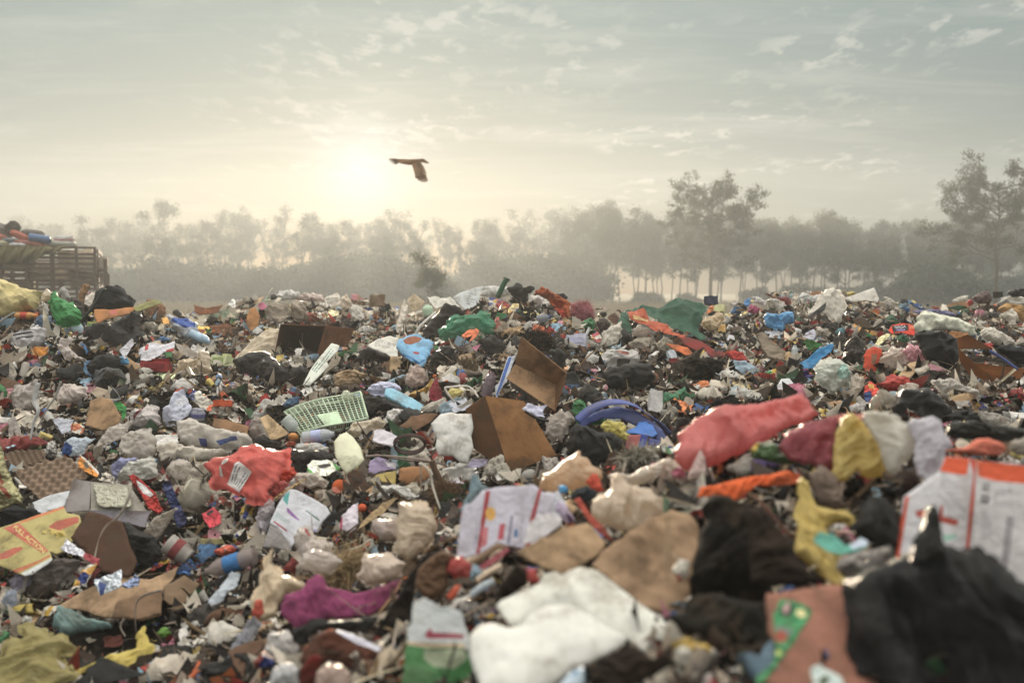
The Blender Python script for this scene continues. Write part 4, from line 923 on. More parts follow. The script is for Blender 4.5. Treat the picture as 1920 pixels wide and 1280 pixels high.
BX('carton', 'crushed pale green and white carton beside the glowing cream film', 1575, 1125, 160, 80, 90, 'c6cc9c', yaw=-35, tilt=-20, col2='8fa060', lm='the crushed green-white carton')
PN('foam_board', 'grey slab leaning left of the glowing cream film', [(1235,990),(1330,1020),(1412,1072),(1330,1112),(1260,1060)], 'card', '8f877d', tilt=35)
BX('carton', 'small grey box left of the big cream sheet', 1750, 1142, 110, 60, 70, '9b9496', yaw=30, tilt=-25)
BG('plastic_sheet', 'big cream-white sheet glowing in low sun beside the open carton', [(1680,1098),(1730,1010),(1800,945),(1875,898),(1945,893),(1990,915),(2000,985),(1970,1060),(1880,1082),(1760,1095)], 'film', 'ead7b8', tilt=42, puff=.45, crum=.1, fold=.16, lm='the big cream sheet', lift=.05)
BG('bin_bag', 'black bag in front of the big cream sheet', [(1660,1120),(1750,1060),(1840,1045),(1900,1075),(1960,1110),(2010,1190),(1900,1240),(1800,1250),(1700,1200)], 'bin', '2a2420', lift=.05)
BG('plastic_bag', 'blue and white printed bag on the slope right of the left mound', [(1195,805),(1270,812),(1335,815),(1388,860),(1388,930),(1355,985),(1300,965),(1255,915),(1205,860)], 'film', 'd3d8e0', prints=[([(1235,815),(1335,812),(1385,858),(1385,890),(1320,905),(1270,880),(1215,850)],'1f52a8')], crum=.12, lm='the blue and white printed bag', lift=.03)
BT('bottle', 'pale blue crushed bottle below the blue and white printed bag', (1340,925), (1485,985), 85, 'hard', 'a3c4dc', cap=None)
SH('cloth', 'grey-green cloth folded on the hollow between the mounds', [(1455,825),(1530,775),(1600,750),(1695,782),(1650,820),(1560,835)], 'cloth', '75806c', tilt=40, fold=.25, lift=.03)
PN('cardboard_offcut', 'brown card trough on the crest between left and centre mounds', [(1370,718),(1450,742),(1570,722),(1540,775),(1405,792),(1375,770)], col='8c5433', tilt=45, lift=.02)
PN('cardboard_offcut', 'brown boot-shaped card standing on the crest of the centre mound', [(1742,800),(1770,745),(1800,735),(1838,800),(1822,872),(1772,908),(1715,892),(1740,850)], col='ad7844', tilt=62, lm='the boot-shaped card')
SH('wrapper', 'pink wrapper beside the boot-shaped card', E(1850,730,60,50), 'film', 'c46a8a')
SH('wrapper', 'yellow and black snack wrapper left of the blue and white bag', [(1100,850),(1180,800),(1195,850),(1130,890)], 'foil', 'c08c3a')
SH('wrapper', 'yellow-fronted snack packet right of the blue and white bag', Q(1435,900,90,55,5), 'foil', 'c9a04a', prints=[(Q(1420,905,50,22),'a04a2c')])
BG('plastic_bag', 'white and grey torn bag left of the black torn sheet', [(410,1030),(430,955),(500,935),(520,960),(480,1010),(560,1090),(620,1110),(540,1130),(470,1100)], 'film', 'b5aaa4', crum=.25)
SH('plastic_bag', 'white ribbon-like film by the flat red carton', [(870,1260),(880,1190),(960,1220),(1010,1270),(940,1300)], 'film', 'b9b2ac', tilt=40)
SH('crumpled_paper', 'small white tissue right of the crushed bottle', E(1375,1030,60,50), 'paper', 'd0ccc8')
BT('bottle', 'blue-grey bottle end beside the glowing cream film', (1560,1220), (1530,1250), 60, 'hard', '6f8fb4', cap='5a7aa0')
SH('cloth', 'brown earth-stained cloth on the centre mound crest', [(1480,870),(1600,850),(1690,900),(1680,950),(1560,940)], 'cloth', '7a4f38', tilt=35)
BG('plastic_bag', 'blue shoe-like bag by the round black lump', [(590,1130),(640,1110),(620,1180),(650,1230),(600,1210)], 'film', '6d90b0')

region('A2')
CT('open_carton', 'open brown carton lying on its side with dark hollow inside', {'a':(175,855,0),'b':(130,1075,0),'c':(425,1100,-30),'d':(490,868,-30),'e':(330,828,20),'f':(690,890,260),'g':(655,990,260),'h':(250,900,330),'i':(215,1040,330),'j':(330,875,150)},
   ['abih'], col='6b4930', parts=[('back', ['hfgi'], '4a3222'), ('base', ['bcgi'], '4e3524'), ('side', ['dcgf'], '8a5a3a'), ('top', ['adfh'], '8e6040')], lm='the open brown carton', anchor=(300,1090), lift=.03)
TB('wire_hoop', 'thin wire hoop inside the dark mouth of the open carton', [(330,920,60),(325,980,60),(350,1040,55),(410,1062,50)], 8, 'hard', '6b5a48', anchor=(300,1090), lift=.03)
SH('foil_ball', 'crumpled silver foil in the mouth of the open carton', E(305,1050,60,50), 'foil', 'b0aca6', crum=.4, lift=.1)
PN('foam_strip', 'long pale strip of packing board left of the blue mitt', [(330,1285),(385,1175),(440,1100),(535,990),(590,1010),(575,1050),(500,1120),(515,1150),(440,1230),(380,1290)], 'foam', 'cfd2c6', tilt=40, prints=TL(470,1110,200,50,-52,3,'6a8a80'), crum=.04, lm='the long pale strip', lift=.05, ragged=.01)
PN('cardboard_sheet', 'grey-brown board behind the long pale strip', [(560,1060),(600,1090),(580,1140),(520,1180),(470,1230),(500,1160)], col='8d8474', tilt=45)
BG('plastic_bag', 'beige dusty bag right of the long pale strip', [(545,1290),(560,1220),(640,1180),(720,1180),(775,1215),(740,1270),(660,1310)], 'cloth', '9c8466', crum=.2, lm='the beige dusty bag')
PN('cardboard_sheet', 'crumpled white-grey sheet spread left of the blue mitt', [(780,1010),(860,960),(950,935),(1005,950),(1000,1090),(960,1090),(880,1050)], 'paper', 'c4c1b7', tilt=38, crum=.06, lift=.04, prints=TL(910,1000,140,60,14,5,'8a8884'))
BG('oven_mitt', 'light blue padded mitt with orange patch lying face up', [(992,1030),(1010,975),(1090,945),(1160,937),(1225,965),(1245,1020),(1215,1080),(1205,1120),(1160,1150),(1090,1110),(1005,1060)], 'cloth', '7fb4da', tilt=42, puff=.35, crum=.02, fold=.05, lm='the light blue mitt', lift=.07, fine=.2,
   prints=[([(1040,990),(1070,968),(1120,962),(1178,972),(1150,1005),(1095,1025),(1055,1015)],'8f4a20'),([(1110,1075),(1155,1082),(1150,1095),(1115,1088)],'a8464a'),([(1005,1052),(1090,1100),(1158,1138),(1200,1112),(1202,1118),(1160,1148),(1090,1110),(1003,1060)],'3d7fb8')])
BG('white_sack', 'narrow cream-white foam roll standing on the crest', [(985,880),(1010,800),(1030,730),(1045,680),(1080,690),(1070,760),(1060,850),(1040,940),(1000,930)], 'foam', 'd8cdbd', crum=.12, lm='the narrow white roll', puff=.6, lift=.03)
PN('cardboard_sheet', 'pale tan card square peaking on the crest', [(1065,690),(1110,640),(1190,700),(1150,750),(1100,765)], col='b3a184', tilt=62, lm='the pale tan card square')
BX('carton', 'small dark wooden-looking box standing on the crest of the heap', 855, 690, 95, 80, 80, '8a7256', yaw=20, tilt=-5, lm='the dark box on the crest', lid=False)
TB('curved_strap', 'white curved strap arching beside the green bag', [(1125,950),(1145,890),(1200,830),(1270,770)], 26, 'film', 'd6d2ca', flat=.3, lift=.06)
BT('bottle', 'pale green jar on the crest right of the narrow white roll', (1220,800), (1205,715), 85, 'hard', '9db89c', cap=None)
SH('newspaper', 'white sheets piled on the crest, left of the upright board', [(1210,660),(1290,665),(1370,670),(1440,740),(1360,720),(1270,740),(1230,700)], 'paper', 'cfccc2', tilt=40)
PN('foam_board', 'large upright pale grey board on the crest beside the green tube', [(1385,670),(1440,635),(1540,600),(1605,588),(1585,660),(1545,768),(1470,755)], 'foam', 'b4b8b8', tilt=62, prints=TL(1520,680,60,90,12,5,'8a8e90'), crum=.015, lm='the upright pale board', ragged=.01, lift=.03)
BG('plastic_bag', 'white bag mound behind the upright board and green tube', [(1590,650),(1610,600),(1680,585),(1760,600),(1800,650),(1700,680)], 'film', 'dcdad4', lift=.01)
TB('green_tube', 'dark green tube with flanged mouth pointing up from the crest', [(1705,668,0),(1740,590,10),(1765,540,15)], 42, 'hard', '1f5a38', ends=(.9, .95), lift=.05, lm='the green tube')
TB('tube_collar', 'flanged rim at the mouth of the dark green tube', [(1763,548,15),(1769,532,16)], 54, 'hard', '1c4c32', anchor=(480+1705/3.764, 380+668/3.764), lift=.05)
BG('bin_bag', 'black crumpled bag on the crest right of the green tube', [(1785,610),(1850,570),(1880,585),(1925,680),(1960,700),(1900,710),(1830,680)], 'bin', '2c2623', tilt=70)
SH('wrapper', 'floral red and green wrapper on the crest below the green tube', [(1640,670),(1730,680),(1790,720),(1750,760),(1650,750)], 'wrap', 'a8433a', tilt=45)
SH('wrapper', 'yellow and orange leaf-patterned packet right of the green bag', [(1760,770),(1810,715),(1855,710),(1862,775),(1800,795)], 'wrap', 'c8b47a', tilt=50)
BG('plastic_bag', 'translucent green bag of waste, large, in the middle of the crest', [(1298,900),(1330,850),(1400,810),(1510,778),(1620,785),(1682,810),(1690,880),(1660,930),(1560,900),(1470,930),(1380,975),(1320,970)], 'clear', '2f8460', tie=(1310,960), crum=.12, lm='the translucent green bag', lift=.04)
BG('plastic_bag', 'small salmon-pink bag tied at the right end of the green bag', [(1680,830),(1710,805),(1728,850),(1715,900),(1680,920)], 'film', 'b0635a')
SH('wrapper', 'orange and silver curled wrapper in front of the green bag', [(1450,940),(1490,905),(1560,882),(1578,915),(1530,965),(1500,985),(1530,930),(1470,960)], 'foil', 'c46a42', tilt=55, lift=.06)
BG('bin_bag', 'dark brown tarp heap left of the green bag', [(1160,910),(1240,820),(1330,720),(1440,740),(1480,790),(1340,850),(1290,900),(1280,980),(1180,990)], 'bin', '332820', lift=.01)
BG('bin_bag', 'black bag drooping below the green bag', [(1240,1090),(1310,1010),(1400,1020),(1380,1100),(1280,1180),(1220,1170)], 'bin', '2a211b')
BG('bin_bag', 'black bag right of the green bag, above the blue-striped box', [(1590,980),(1660,930),(1750,980),(1750,1060),(1700,1130),(1620,1080)], 'bin', '2a221d')
PN('cardboard_sheet', 'torn pale cardboard scrap under the black bags in the centre', [(1415,1100),(1430,1075),(1520,1060),(1530,1105),(1440,1130)], col='a58b70', tilt=50)
PN('long_box', 'white box with long blue stripe standing against the open flap carton', [(1715,1270),(1745,1180),(1780,1085),(1835,1080),(1800,1170),(1770,1260),(1740,1290),(1690,1400),(1690,1290)], 'paper', 'c3c8d2', tilt=60, crum=.02, prints=[([(1720,1275),(1750,1180),(1785,1090),(1805,1090),(1775,1180),(1740,1280),(1700,1370),(1695,1350)],'3f66b4')], lm='the blue-striped box')
BG('grey_bundle', 'tangle of dirty netting and plastic over the left half of the crest', [(225,800),(240,740),(290,690),(350,700),(360,760),(330,830),(250,840)], 'film', '9a8c7c', crum=.35)
BG('plastic_bag', 'white puffy bag atop the centre-left mound', [(130,670),(165,625),(240,615),(300,640),(280,680),(180,690)], 'film', 'd6d4ce', lm='the white puffy bag')
BG('plastic_bag', 'pinkish-white long bag on the crest right of the puffy bag', [(280,680),(330,645),(420,640),(480,660),(480,690),(380,700)], 'film', 'c8b8b0')
BG('plastic_bag', 'pale cream bag hanging at the right end of the centre-left mound', [(600,680),(640,650),(670,700),(650,760),(600,750)], 'film', 'd9c8b2')
BG('plastic_bag', 'bright white bag drooping on the right slope of the centre-left mound', [(660,760),(690,715),(735,740),(770,820),(730,850),(680,830)], 'film', 'd9d4cb', lm='the drooping white bag')
SH('newspaper', 'printed booklet page on the centre-left mound', Q(540,690,110,80,-20), 'paper', 'bdb6aa', tilt=50, prints=TL(540,690,80,56,-20,5))
SH('wrapper', 'yellow-white printed packet below the booklet page', Q(545,790,75,60,10), 'foil', 'bdb38c', tilt=50)
BG('wire_tangle', 'rusty orange plant tangle below the pinkish-white bag', E(440,810,130,80), 'wrap', '8a4a2c', crum=.35)
SH('cloth', 'grey-brown cloth heap left of the rusty tangle', [(60,760),(150,700),(230,700),(250,780),(180,850),(90,840)], 'cloth', '8d8172', fold=.25)
PN('cardboard_offcut', 'thin brown card lying on the crest left of the dark box', [(655,680),(730,690),(780,700),(770,720),(690,715)], col='5f4634', tilt=40)
BG('plastic_bag', 'blue film scrap beneath the dark box on the crest', [(750,745),(800,737),(830,750),(790,768)], 'film', '3a4f90')
TB('stick', 'pale stick poking up beside the dark box on the crest', [(720,700),(732,650)], 10, 'wood', 'c9b090')
TB('stick', 'long thin branch running down from the narrow white roll', [(990,830),(930,870),(870,900),(780,945)], 8, 'wood', '7a4f30')
SH('cloth', 'brown rag by the foot of the open carton, right side', [(590,1000),(650,975),(720,945),(715,965),(640,1010)], 'cloth', '8a7460', tilt=30)
SH('wrapper', 'peach wrapper right of the long pale strip', Q(625,1040,80,40,10), 'film', 'c9906a')
BG('plastic_bag', 'clear grey bag right of the open carton', [(740,880),(790,870),(850,890),(840,920),(740,935),(690,925)], 'clear', 'b0aca6')
BG('bin_bag', 'black heap below the white-grey sheet', [(690,1140),(730,1060),(800,1020),(880,1050),(960,1095),(900,1130),(780,1130)], 'bin', '2b221c')
SH('cloth', 'brown sacking flap below the black heap in the middle', [(860,1160),(930,1110),(1040,1110),(1060,1140),(1000,1190),(920,1210)], 'cloth', '6d5540', tilt=40)
BG('plastic_bag', 'black bag at the left foot of the open carton', [(0,1170),(40,1120),(120,1115),(190,1150),(220,1220),(180,1290),(60,1290)], 'bin', '2a211c', lm='the black bag under the open carton')
BG('bin_bag', 'black bag between the long pale strip and the open carton', [(215,1230),(260,1170),(350,1160),(375,1200),(330,1270),(250,1290)], 'bin', '2b2420')
SH('wrapper', 'red-orange wrapper right of the beige dusty bag', [(755,1160),(820,1165),(890,1180),(870,1200),(790,1190)], 'film', 'b45038', tilt=30)
BG('plastic_bag', 'clear bag with pink print below the light blue mitt', [(1050,1285),(1090,1170),(1140,1130),(1210,1230),(1180,1290)], 'clear', 'c6b0a4')
SH('napkin', 'magenta paper fan right of the clear pink bag', [(1600,1230),(1650,1180),(1695,1220)], 'paper', 'a8406a', tilt=60)
FUR('root_clump', 'matted dry roots hanging above the yellow gloves', [(1430,1140),(1500,1110),(1560,1150),(1540,1200),(1450,1200)], '7a6a50', n=900, ln=.05)

region('A3')
BG('orange_cloth', 'twisted orange fabric piled on the crest left of the pink ball of net', [(200,650),(240,620),(290,597),(330,615),(390,650),(440,680),(490,715),(480,800),(460,820),(420,760),(360,740),(320,680),(260,650)], 'cloth', 'b25a34', fold=.4, crum=.3, lm='the twisted orange fabric', lift=.03)
BG('bin_bag', 'black shiny sheet on the crest left of the orange fabric', [(55,625),(110,572),(150,610),(190,690),(160,705),(90,670)], 'bin', '2b2522')
BG('bin_bag', 'small black bag behind the orange fabric, upper left', [(155,600),(205,585),(240,605),(215,630),(180,640)], 'bin', '2b2724')
BG('bin_bag', 'black wrinkled bag peeking right of the orange fabric', [(390,645),(440,640),(468,670),(455,690),(420,670)], 'bin', '2a2523')
BG('plastic_bag', 'grey-white crumpled bag under the orange fabric', [(180,700),(200,665),(270,655),(330,710),(320,750),(230,745)], 'film', 'b9b2ab')
BG('red_cloth', 'red cloth knot left of the pink net ball', [(320,760),(400,750),(470,770),(460,830),(400,830),(350,790)], 'cloth', 'a83a28', fold=.3)
FUR('net_ball', 'fuzzy pink ball of netting on the crest', [(470,800),(490,730),(550,698),(610,705),(655,760),(640,820),(560,860),(490,850)], 'b8757c', n=2600, ln=.035, w=.0012, K=1.2); LAND.append((1090, 590, 'the fuzzy pink net ball'))
BG('plastic_bag', 'green bag tucked below the pink net ball', [(560,880),(580,830),(630,815),(665,850),(650,920),(600,925)], 'film', '3a7a4a')
BG('bin_bag', 'black bag with pink rim right of the small green bag', [(670,840),(700,805),(745,820),(762,870),(740,920),(690,910)], 'clear', '4a3a38')
SH('brown_card', 'brown peaked card on the crest right of the pink net ball', [(745,810),(800,770),(850,830),(800,870)], 'card', '6a4538', tilt=55)
BT('bottle', 'clear blue-capped bottle lying left of the pink net ball', (250,825), (345,808), 70, 'clear', '8a8f98', cap='2a4ab0')
BX('carton', 'lavender-white carton in the middle below the pink net ball', 532, 980, 140, 80, 70, 'b8b8c6', yaw=-12, tilt=-20, col2='a8a8c0', lm='the lavender-white carton')
TB('straw_stick', 'small white spatula sticking up over the lavender-white carton', [(598,935,0),(622,880,6)], 20, 'hard', 'c8ccc8', flat=.2, lift=.05)
SH('wrapper', 'orange-brown packet left of the lavender-white carton', Q(265,890,80,45,15), 'foil', 'a85a38')
SH('green_sheet', 'large green plastic tarp draped over the crest, right of centre', [(832,880),(850,800),(905,765),(1000,715),(1090,702),(1190,692),(1300,675),(1380,680),(1440,745),(1420,800),(1405,900),(1440,960),(1390,975),(1340,945),(1200,905),(1160,860),(1050,820),(930,790),(880,790),(920,880),(910,960),(850,940)], 'film', '1e6446', tilt=42, crum=.12, fold=.14, lm='the large green tarp', res=46, lift=.05)
SH('orange_sheet', 'orange and yellow printed sheet under the large green tarp', [(880,780),(930,760),(1010,752),(1050,820),(1160,850),(1210,905),(1330,945),(1250,945),(1100,910),(1020,870),(940,830),(900,820)], 'film', 'c4531d', tilt=45, crum=.14, prints=[([(925,800),(1030,815),(1040,840),(935,822)],'d8b070'),([(1190,862),(1290,885),(1365,930),(1340,948),(1230,905)],'cfc05a')], lm='the orange printed sheet', lift=.075, res=34)
BX('carton', 'dark blue small box on the crest right of the large green tarp', 1480, 690, 80, 60, 60, '4a4f68', yaw=15, tilt=-8, lid=False)
BG('plastic_bag', 'white torn bag standing left of the tarp front edge', [(715,1000),(720,920),(770,870),(840,850),(850,930),(810,1000),(760,1040)], 'film', 'cdc6b8', lm='the white torn bag')
BG('bin_bag', 'black crumpled bag under the tarp front corner', [(800,950),(860,890),(920,940),(920,980),(850,1030),(810,1020)], 'bin', '332b25')
BG('plastic_bag', 'white shiny film in front of the orange printed sheet', [(920,900),(980,865),(1050,900),(1090,930),(1030,930),(1000,960),(930,930)], 'clear', 'c9c2bc', crum=.35)
SH('cloth', 'grey torn sacking ring below the orange printed sheet', [(890,1000),(960,950),(1080,955),(1130,990),(1060,1000),(1000,1050),(930,1060)], 'cloth', '8d8476', fold=.3)
BG('plastic_bag', 'white bag with red lettering slung over a black bag', [(700,1130),(735,1035),(820,1045),(930,1040),(975,1085),(990,1120),(930,1140),(830,1150),(740,1195),(705,1180)], 'film', 'c2bdb8', crum=.1, tie=(980,1110), prints=[([(800,1065),(890,1060),(895,1085),(830,1088)],'b06a5c'),([(820,1128),(905,1128),(890,1145),(840,1145)],'c8a03a')], lm='the white bag with red lettering', lift=.05)
BG('bin_bag', 'black bag beneath the white bag with red lettering', [(715,1200),(850,1150),(980,1130),(1070,1150),(1060,1220),(1000,1280),(850,1310),(760,1290)], 'bin', '2a2521', lift=.04)
BG('rubber_sheet', 'dark pointed rubber flap rising in front of the red carton lid', [(1185,1200),(1215,1130),(1300,1090),(1370,1050),(1430,1022),(1400,1080),(1340,1150),(1250,1210),(1200,1260)], 'cloth', '4a423a', tilt=50, puff=.3, lm='the dark pointed flap', lift=.05)
BG('bin_bag', 'black blanket heap right of the dark pointed flap', [(1270,1200),(1350,1110),(1450,1100),(1550,1120),(1560,1200),(1480,1240),(1360,1260)], 'cloth', '211f1d', lift=.03)
PN('torn_cardboard', 'faded red carton lid sloping below the tarp', [(1260,950),(1330,950),(1420,980),(1500,1040),(1545,1100),(1450,1080),(1350,1030),(1290,1000)], 'card', '8a3430', tilt=35, lm='the faded red lid', lift=.05)
PN('yellow_card', 'orange and yellow card left of the faded red lid', [(1160,990),(1240,1000),(1310,1020),(1355,1065),(1300,1075),(1230,1040)], 'card', 'c0632e', tilt=35, lift=.05)
BX('carton', 'tiny white medicine box below the orange card', 1200, 1075, 60, 60, 30, 'c4cdd4', yaw=25, tilt=-30)
SH('cloth', 'red small cloth left of the dark pointed flap', E(1215,1115,80,40), 'cloth', '8d3234')
BG('plastic_bag', 'cream-orange bag right of the large green tarp', [(1410,860),(1440,810),(1500,790),(1555,770),(1570,820),(1520,890),(1460,900)], 'film', 'd8c09a', lm='the cream-orange bag')
SH('wrapper', 'yellow packet beside the cream-orange bag', Q(1555,885,55,60), 'film', 'c8a050')
BX('carton', 'pale yellow carton on the crest right of the tarp', 1540, 750, 70, 50, 50, 'c2c08a', yaw=-25, tilt=-20)
BG('plastic_bag', 'small magenta bag on the right crest', E(1780,752,80,60), 'film', 'b04a72'); LAND.append((1413, 580, 'the small magenta bag'))
BG('plastic_bag', 'white bottle-shaped bag above the small magenta bag', [(1760,665),(1800,660),(1870,700),(1860,725),(1790,710)], 'film', 'cfcac6')
PN('flat_board', 'white hexagonal card at the right, below the cream-orange bag', [(1590,965),(1605,930),(1650,935),(1645,970),(1610,990)], 'paper', 'c9c9cf', tilt=50)
BG('plastic_bag', 'clear pale-blue water bag at the right of the middle slope', [(1620,1210),(1645,1120),(1720,1115),(1795,1170),(1780,1230),(1700,1240)], 'clear', 'a9c2d2', lm='the clear pale-blue bag')
BG('plastic_bag', 'small pink knot by the cream-orange bag', E(1635,1025,50,40), 'film', 'b84a60')
CT('flap_carton', 'tall brown carton lying open with two long flaps, centre of the heap', {'a':(140,945,120),'b':(240,990,100),'c':(400,1120,60),'d':(462,1200,20),'e':(425,1330,0),'f':(380,1470,0),'g':(345,1500,0),'h':(95,1140,160),'i':(35,1240,120),'j':(20,1440,60),'k':(385,1280,170),'l':(190,1200,190),'m':(110,1420,80)},
   [], col='8a6544', parts=[('back', ['ahkd'], '8f6a48'), ('floor', ['hifk'], 'a07d5a'), ('side', ['dkfe'], '7d5a3c')], lm='the tall open carton', anchor=(300,1490), lift=.06)
BT('jar', 'orange cup lying right of the tall open carton', (490,1190), (440,1185), 75, 'hard', 'c08248', cap=None, neck=.9)
TB('straw_bundle', 'dry straw stalks leaning below the lavender-white carton', [(500,1220,0),(560,1140,10),(640,1060,20),(680,1045,25)], 9, 'wood', '8a6a3a')
BG('plastic_bag', 'black plump bag right of the tall open carton top', [(330,1040),(400,1030),(460,1060),(450,1120),(400,1150)], 'bin', '2a2420')
FUR('dark_fur', 'dark matted hair clump above the tall open carton', [(180,940),(230,905),(310,930),(370,990),(300,1010),(230,1000)], '3a3028', n=1500, ln=.05)
SH('wrapper', 'red and white sweet wrapper right of the lavender carton', [(625,930),(680,905),(710,950),(690,1000),(640,960)], 'wrap', 'a53a3e', tilt=45)
region('A4')
BG('plastic_bag', 'blue cloth-like bag on the right, below the white peaked sheet', [(42,840),(70,780),(150,790),(210,762),(255,785),(250,850),(190,860),(180,905),(140,885),(80,880)], 'film', '5b9cc8', fold=.3, lm='the blue cloth-like bag', lift=.04)
BG('plastic_sheet', 'tall white peaked sheet standing on the right crest', [(370,790),(430,700),(480,620),(520,603),(570,640),(620,720),(620,790),(595,850),(540,850),(500,790),(430,790)], 'film', 'dcd5c8', puff=.4, crum=.08, fold=.12, lm='the white peaked sheet', lift=.05, tilt=60)
SH('black_scrap', 'black pointed scrap leaning on the white peaked sheet', [(320,830),(400,770),(490,695),(480,760),(400,800),(340,835)], 'bin', '2b2524', tilt=55, lift=.08)
PN('foam_board', 'white box panel on the right crest, corner pointing up', [(625,670),(740,630),(825,597),(860,680),(850,700),(760,690),(660,700)], 'foam', 'cfcac0', tilt=60, crum=.01, lm='the white box panel', ragged=.01, lift=.02)
BG('plastic_bag', 'white bag pile left of the peaked sheet', [(290,700),(300,640),(340,640),(380,660),(440,650),(430,690),(380,720),(320,740)], 'film', 'd0d0cc')
BG('red_bag', 'dark red wrapper heap on the right crest', [(140,670),(200,662),(240,690),(230,730),(170,700)], 'film', '8f2a28')
PN('cardboard_sheet', 'brown card behind the white bag pile on the crest', [(360,640),(420,622),(465,625),(430,650),(370,660)], col='8a6040', tilt=40)
BG('plastic_bag', 'long white-grey bag leaning left of the red wrapper heap', [(60,690),(120,680),(190,700),(215,760),(160,770),(110,720)], 'film', 'b4afa8')
BG('woven_sack', 'large dirty-white woven sack on the right slope', [(1092,850),(1130,800),(1165,768),(1210,780),(1300,800),(1420,820),(1510,860),(1560,885),(1555,940),(1500,935),(1400,900),(1320,890),(1230,905),(1150,930),(1110,900)], 'cloth', 'b9baa8', tilt=50, puff=.6, crum=.1, lm='the large woven sack', lift=.05, res=34)
SH('noodle_packet', 'red and orange snack packet reading NAGA CHILLI', [(925,900),(955,860),(1030,850),(1100,860),(1120,935),(1075,935),(1010,915),(950,930)], 'foil', 'c4331d', tilt=55, crum=.05, prints=[([(948,868),(1062,860),(1068,905),(958,912)],'1c1412'),([(1068,862),(1098,862),(1108,890),(1072,893)],'d0602c')], text=[('NAGA', (1008,876), 28, -3, 'dcdce4'), ('CHILLI', (1008,899), 22, -3, '9c94c8')], lm='the snack packet reading NAGA CHILLI', lift=.07, ragged=.02)
BG('plastic_bag', 'small dark-green ball bag under the NAGA CHILLI packet', [(972,975),(990,940),(1040,935),(1065,965),(1040,1000),(1000,1005)], 'film', '1f6a40', tie=(1050,950), lift=.05)
BG('orange_carton', 'bright orange carton with cut-out window', [(748,1160),(752,1050),(780,1030),(830,1012),(880,1030),(880,1075),(855,1120),(838,1200),(775,1215)], 'paper', 'c9431a', tilt=64, puff=.25, crum=.03, fold=.03, lm='the bright orange carton', lift=.06, fine=.2, prints=[([(800,1075),(840,1068),(838,1115),(822,1150),(800,1140)],'8a5a3c')])
BG('plastic_bag', 'glossy grey-black bag left of the bright orange carton', [(600,1100),(610,1010),(660,950),(720,945),(750,1000),(740,1080),(690,1130),(640,1140)], 'bin', '4a413a', tie=(600,960), lift=.04, lm='the glossy grey-black bag')
BG('bin_bag', 'dark bag with shiny fold, far left of the orange carton', [(545,1050),(545,960),(590,910),(620,930),(620,1010),(600,1090)], 'clear', '3a332d')
SH('blue_cloth', 'vivid blue plastic glove-like bag below the green cloth', [(275,1190),(320,1165),(300,1130),(380,1070),(440,1035),(500,1003),(525,1010),(520,1060),(480,1090),(450,1110),(430,1150),(350,1180)], 'film', '1f86bc', tilt=45, fold=.25, lm='the vivid blue bag', lift=.05)
SH('green_cloth', 'dark green cloth above the vivid blue bag', [(325,980),(380,965),(430,985),(470,1000),(420,1030),(390,1060),(350,1030)], 'cloth', '2f6a34', tilt=42, fold=.25, lift=.05)
SH('crumpled_paper', 'lavender paper cone above the green cloth', [(305,965),(345,915),(400,890),(415,930),(400,970),(350,980)], 'paper', 'b9b9c8', tilt=50)
SH('yellow_leaf', 'yellow and orange printed card left of the woven sack', [(660,900),(690,855),(750,890),(820,905),(880,925),(830,930),(740,925),(690,925)], 'card', 'c08a3c', tilt=35, lift=.05)
PN('dark_card', 'dark folded card above the yellow printed card', [(670,820),(740,810),(800,850),(800,890),(740,880),(690,850)], 'card', '4b3a28', tilt=40, lift=.05)
BG('plastic_bag', 'dull teal ball bag left of the glossy grey-black bag', [(555,910),(590,878),(622,895),(610,930),(570,935)], 'film', '4a8088')
SH('wrapper', 'yellow and pink long wrapper above the bright orange carton', [(820,1010),(860,950),(920,920),(938,930),(890,985),(850,1010)], 'foil', 'bfb88a', tilt=50)
BG('plastic_bag', 'white-rose translucent bag right of the bright orange carton', [(860,1110),(890,1060),(960,1015),(1040,1030),(1080,1110),(1030,1190),(950,1190),(890,1150)], 'clear', 'b8aaa0', lm='the white-rose bag', lift=.05, tie=(1030,1040))
BG('plastic_bag', 'pink plastic bag spreading right of the white-rose bag', [(1020,1050),(1060,1010),(1130,1010),(1170,1060),(1220,1110),(1210,1150),(1100,1130),(1060,1100)], 'film', 'bf8890', lm='the pink bag', lift=.05)
SH('plastic_bag', 'pink striped sheet trailing right of the pink bag', [(1200,1140),(1290,1150),(1350,1175),(1290,1190),(1230,1180)], 'film', 'a8707a', tilt=35, lift=.04)
BG('bin_bag', 'black hollow of bin bags beneath the woven sack', [(1140,940),(1230,905),(1330,920),(1420,980),(1430,1080),(1400,1190),(1280,1150),(1180,1080)], 'bin', '1b1917', tilt=60, lift=.01)
CT('brown_case', 'brown leather-like case lying open at the far right', {'a':(1410,960,60),'b':(1480,930,80),'c':(1660,1030,80),'d':(1890,1170,60),'e':(1860,1240,0),'f':(1700,1280,0),'g':(1500,1220,0),'h':(1430,1120,0),'i':(1420,1030,0)}, ['ihgf'], mat='cloth', col='7a4a24', parts=[('lid', ['abci'], '6a3e1e'), ('front', ['hfed'], '7d4c26')], lm='the brown case', anchor=(1640,1250), lift=.05)
SH('torn_flap', 'torn tan leather edge curling under the woven sack', [(1310,940),(1380,905),(1480,910),(1500,945),(1470,965),(1400,950)], 'cloth', '9a6a3e', tilt=35, fold=.25, lift=.06)
TB('ballpoint_strip', 'blue plastic strip lying across the brown case', [(1640,1045,0),(1720,1090,0),(1840,1175,0)], 22, 'hard', '3a4f8c', lift=.12, flat=.2)
BG('bin_bag', 'black tangle of bags above the blue plastic strip', [(1680,1030),(1760,1010),(1860,1020),(1960,1060),(1960,1160),(1860,1140),(1760,1090)], 'bin', '1a1a1c', lift=.07)
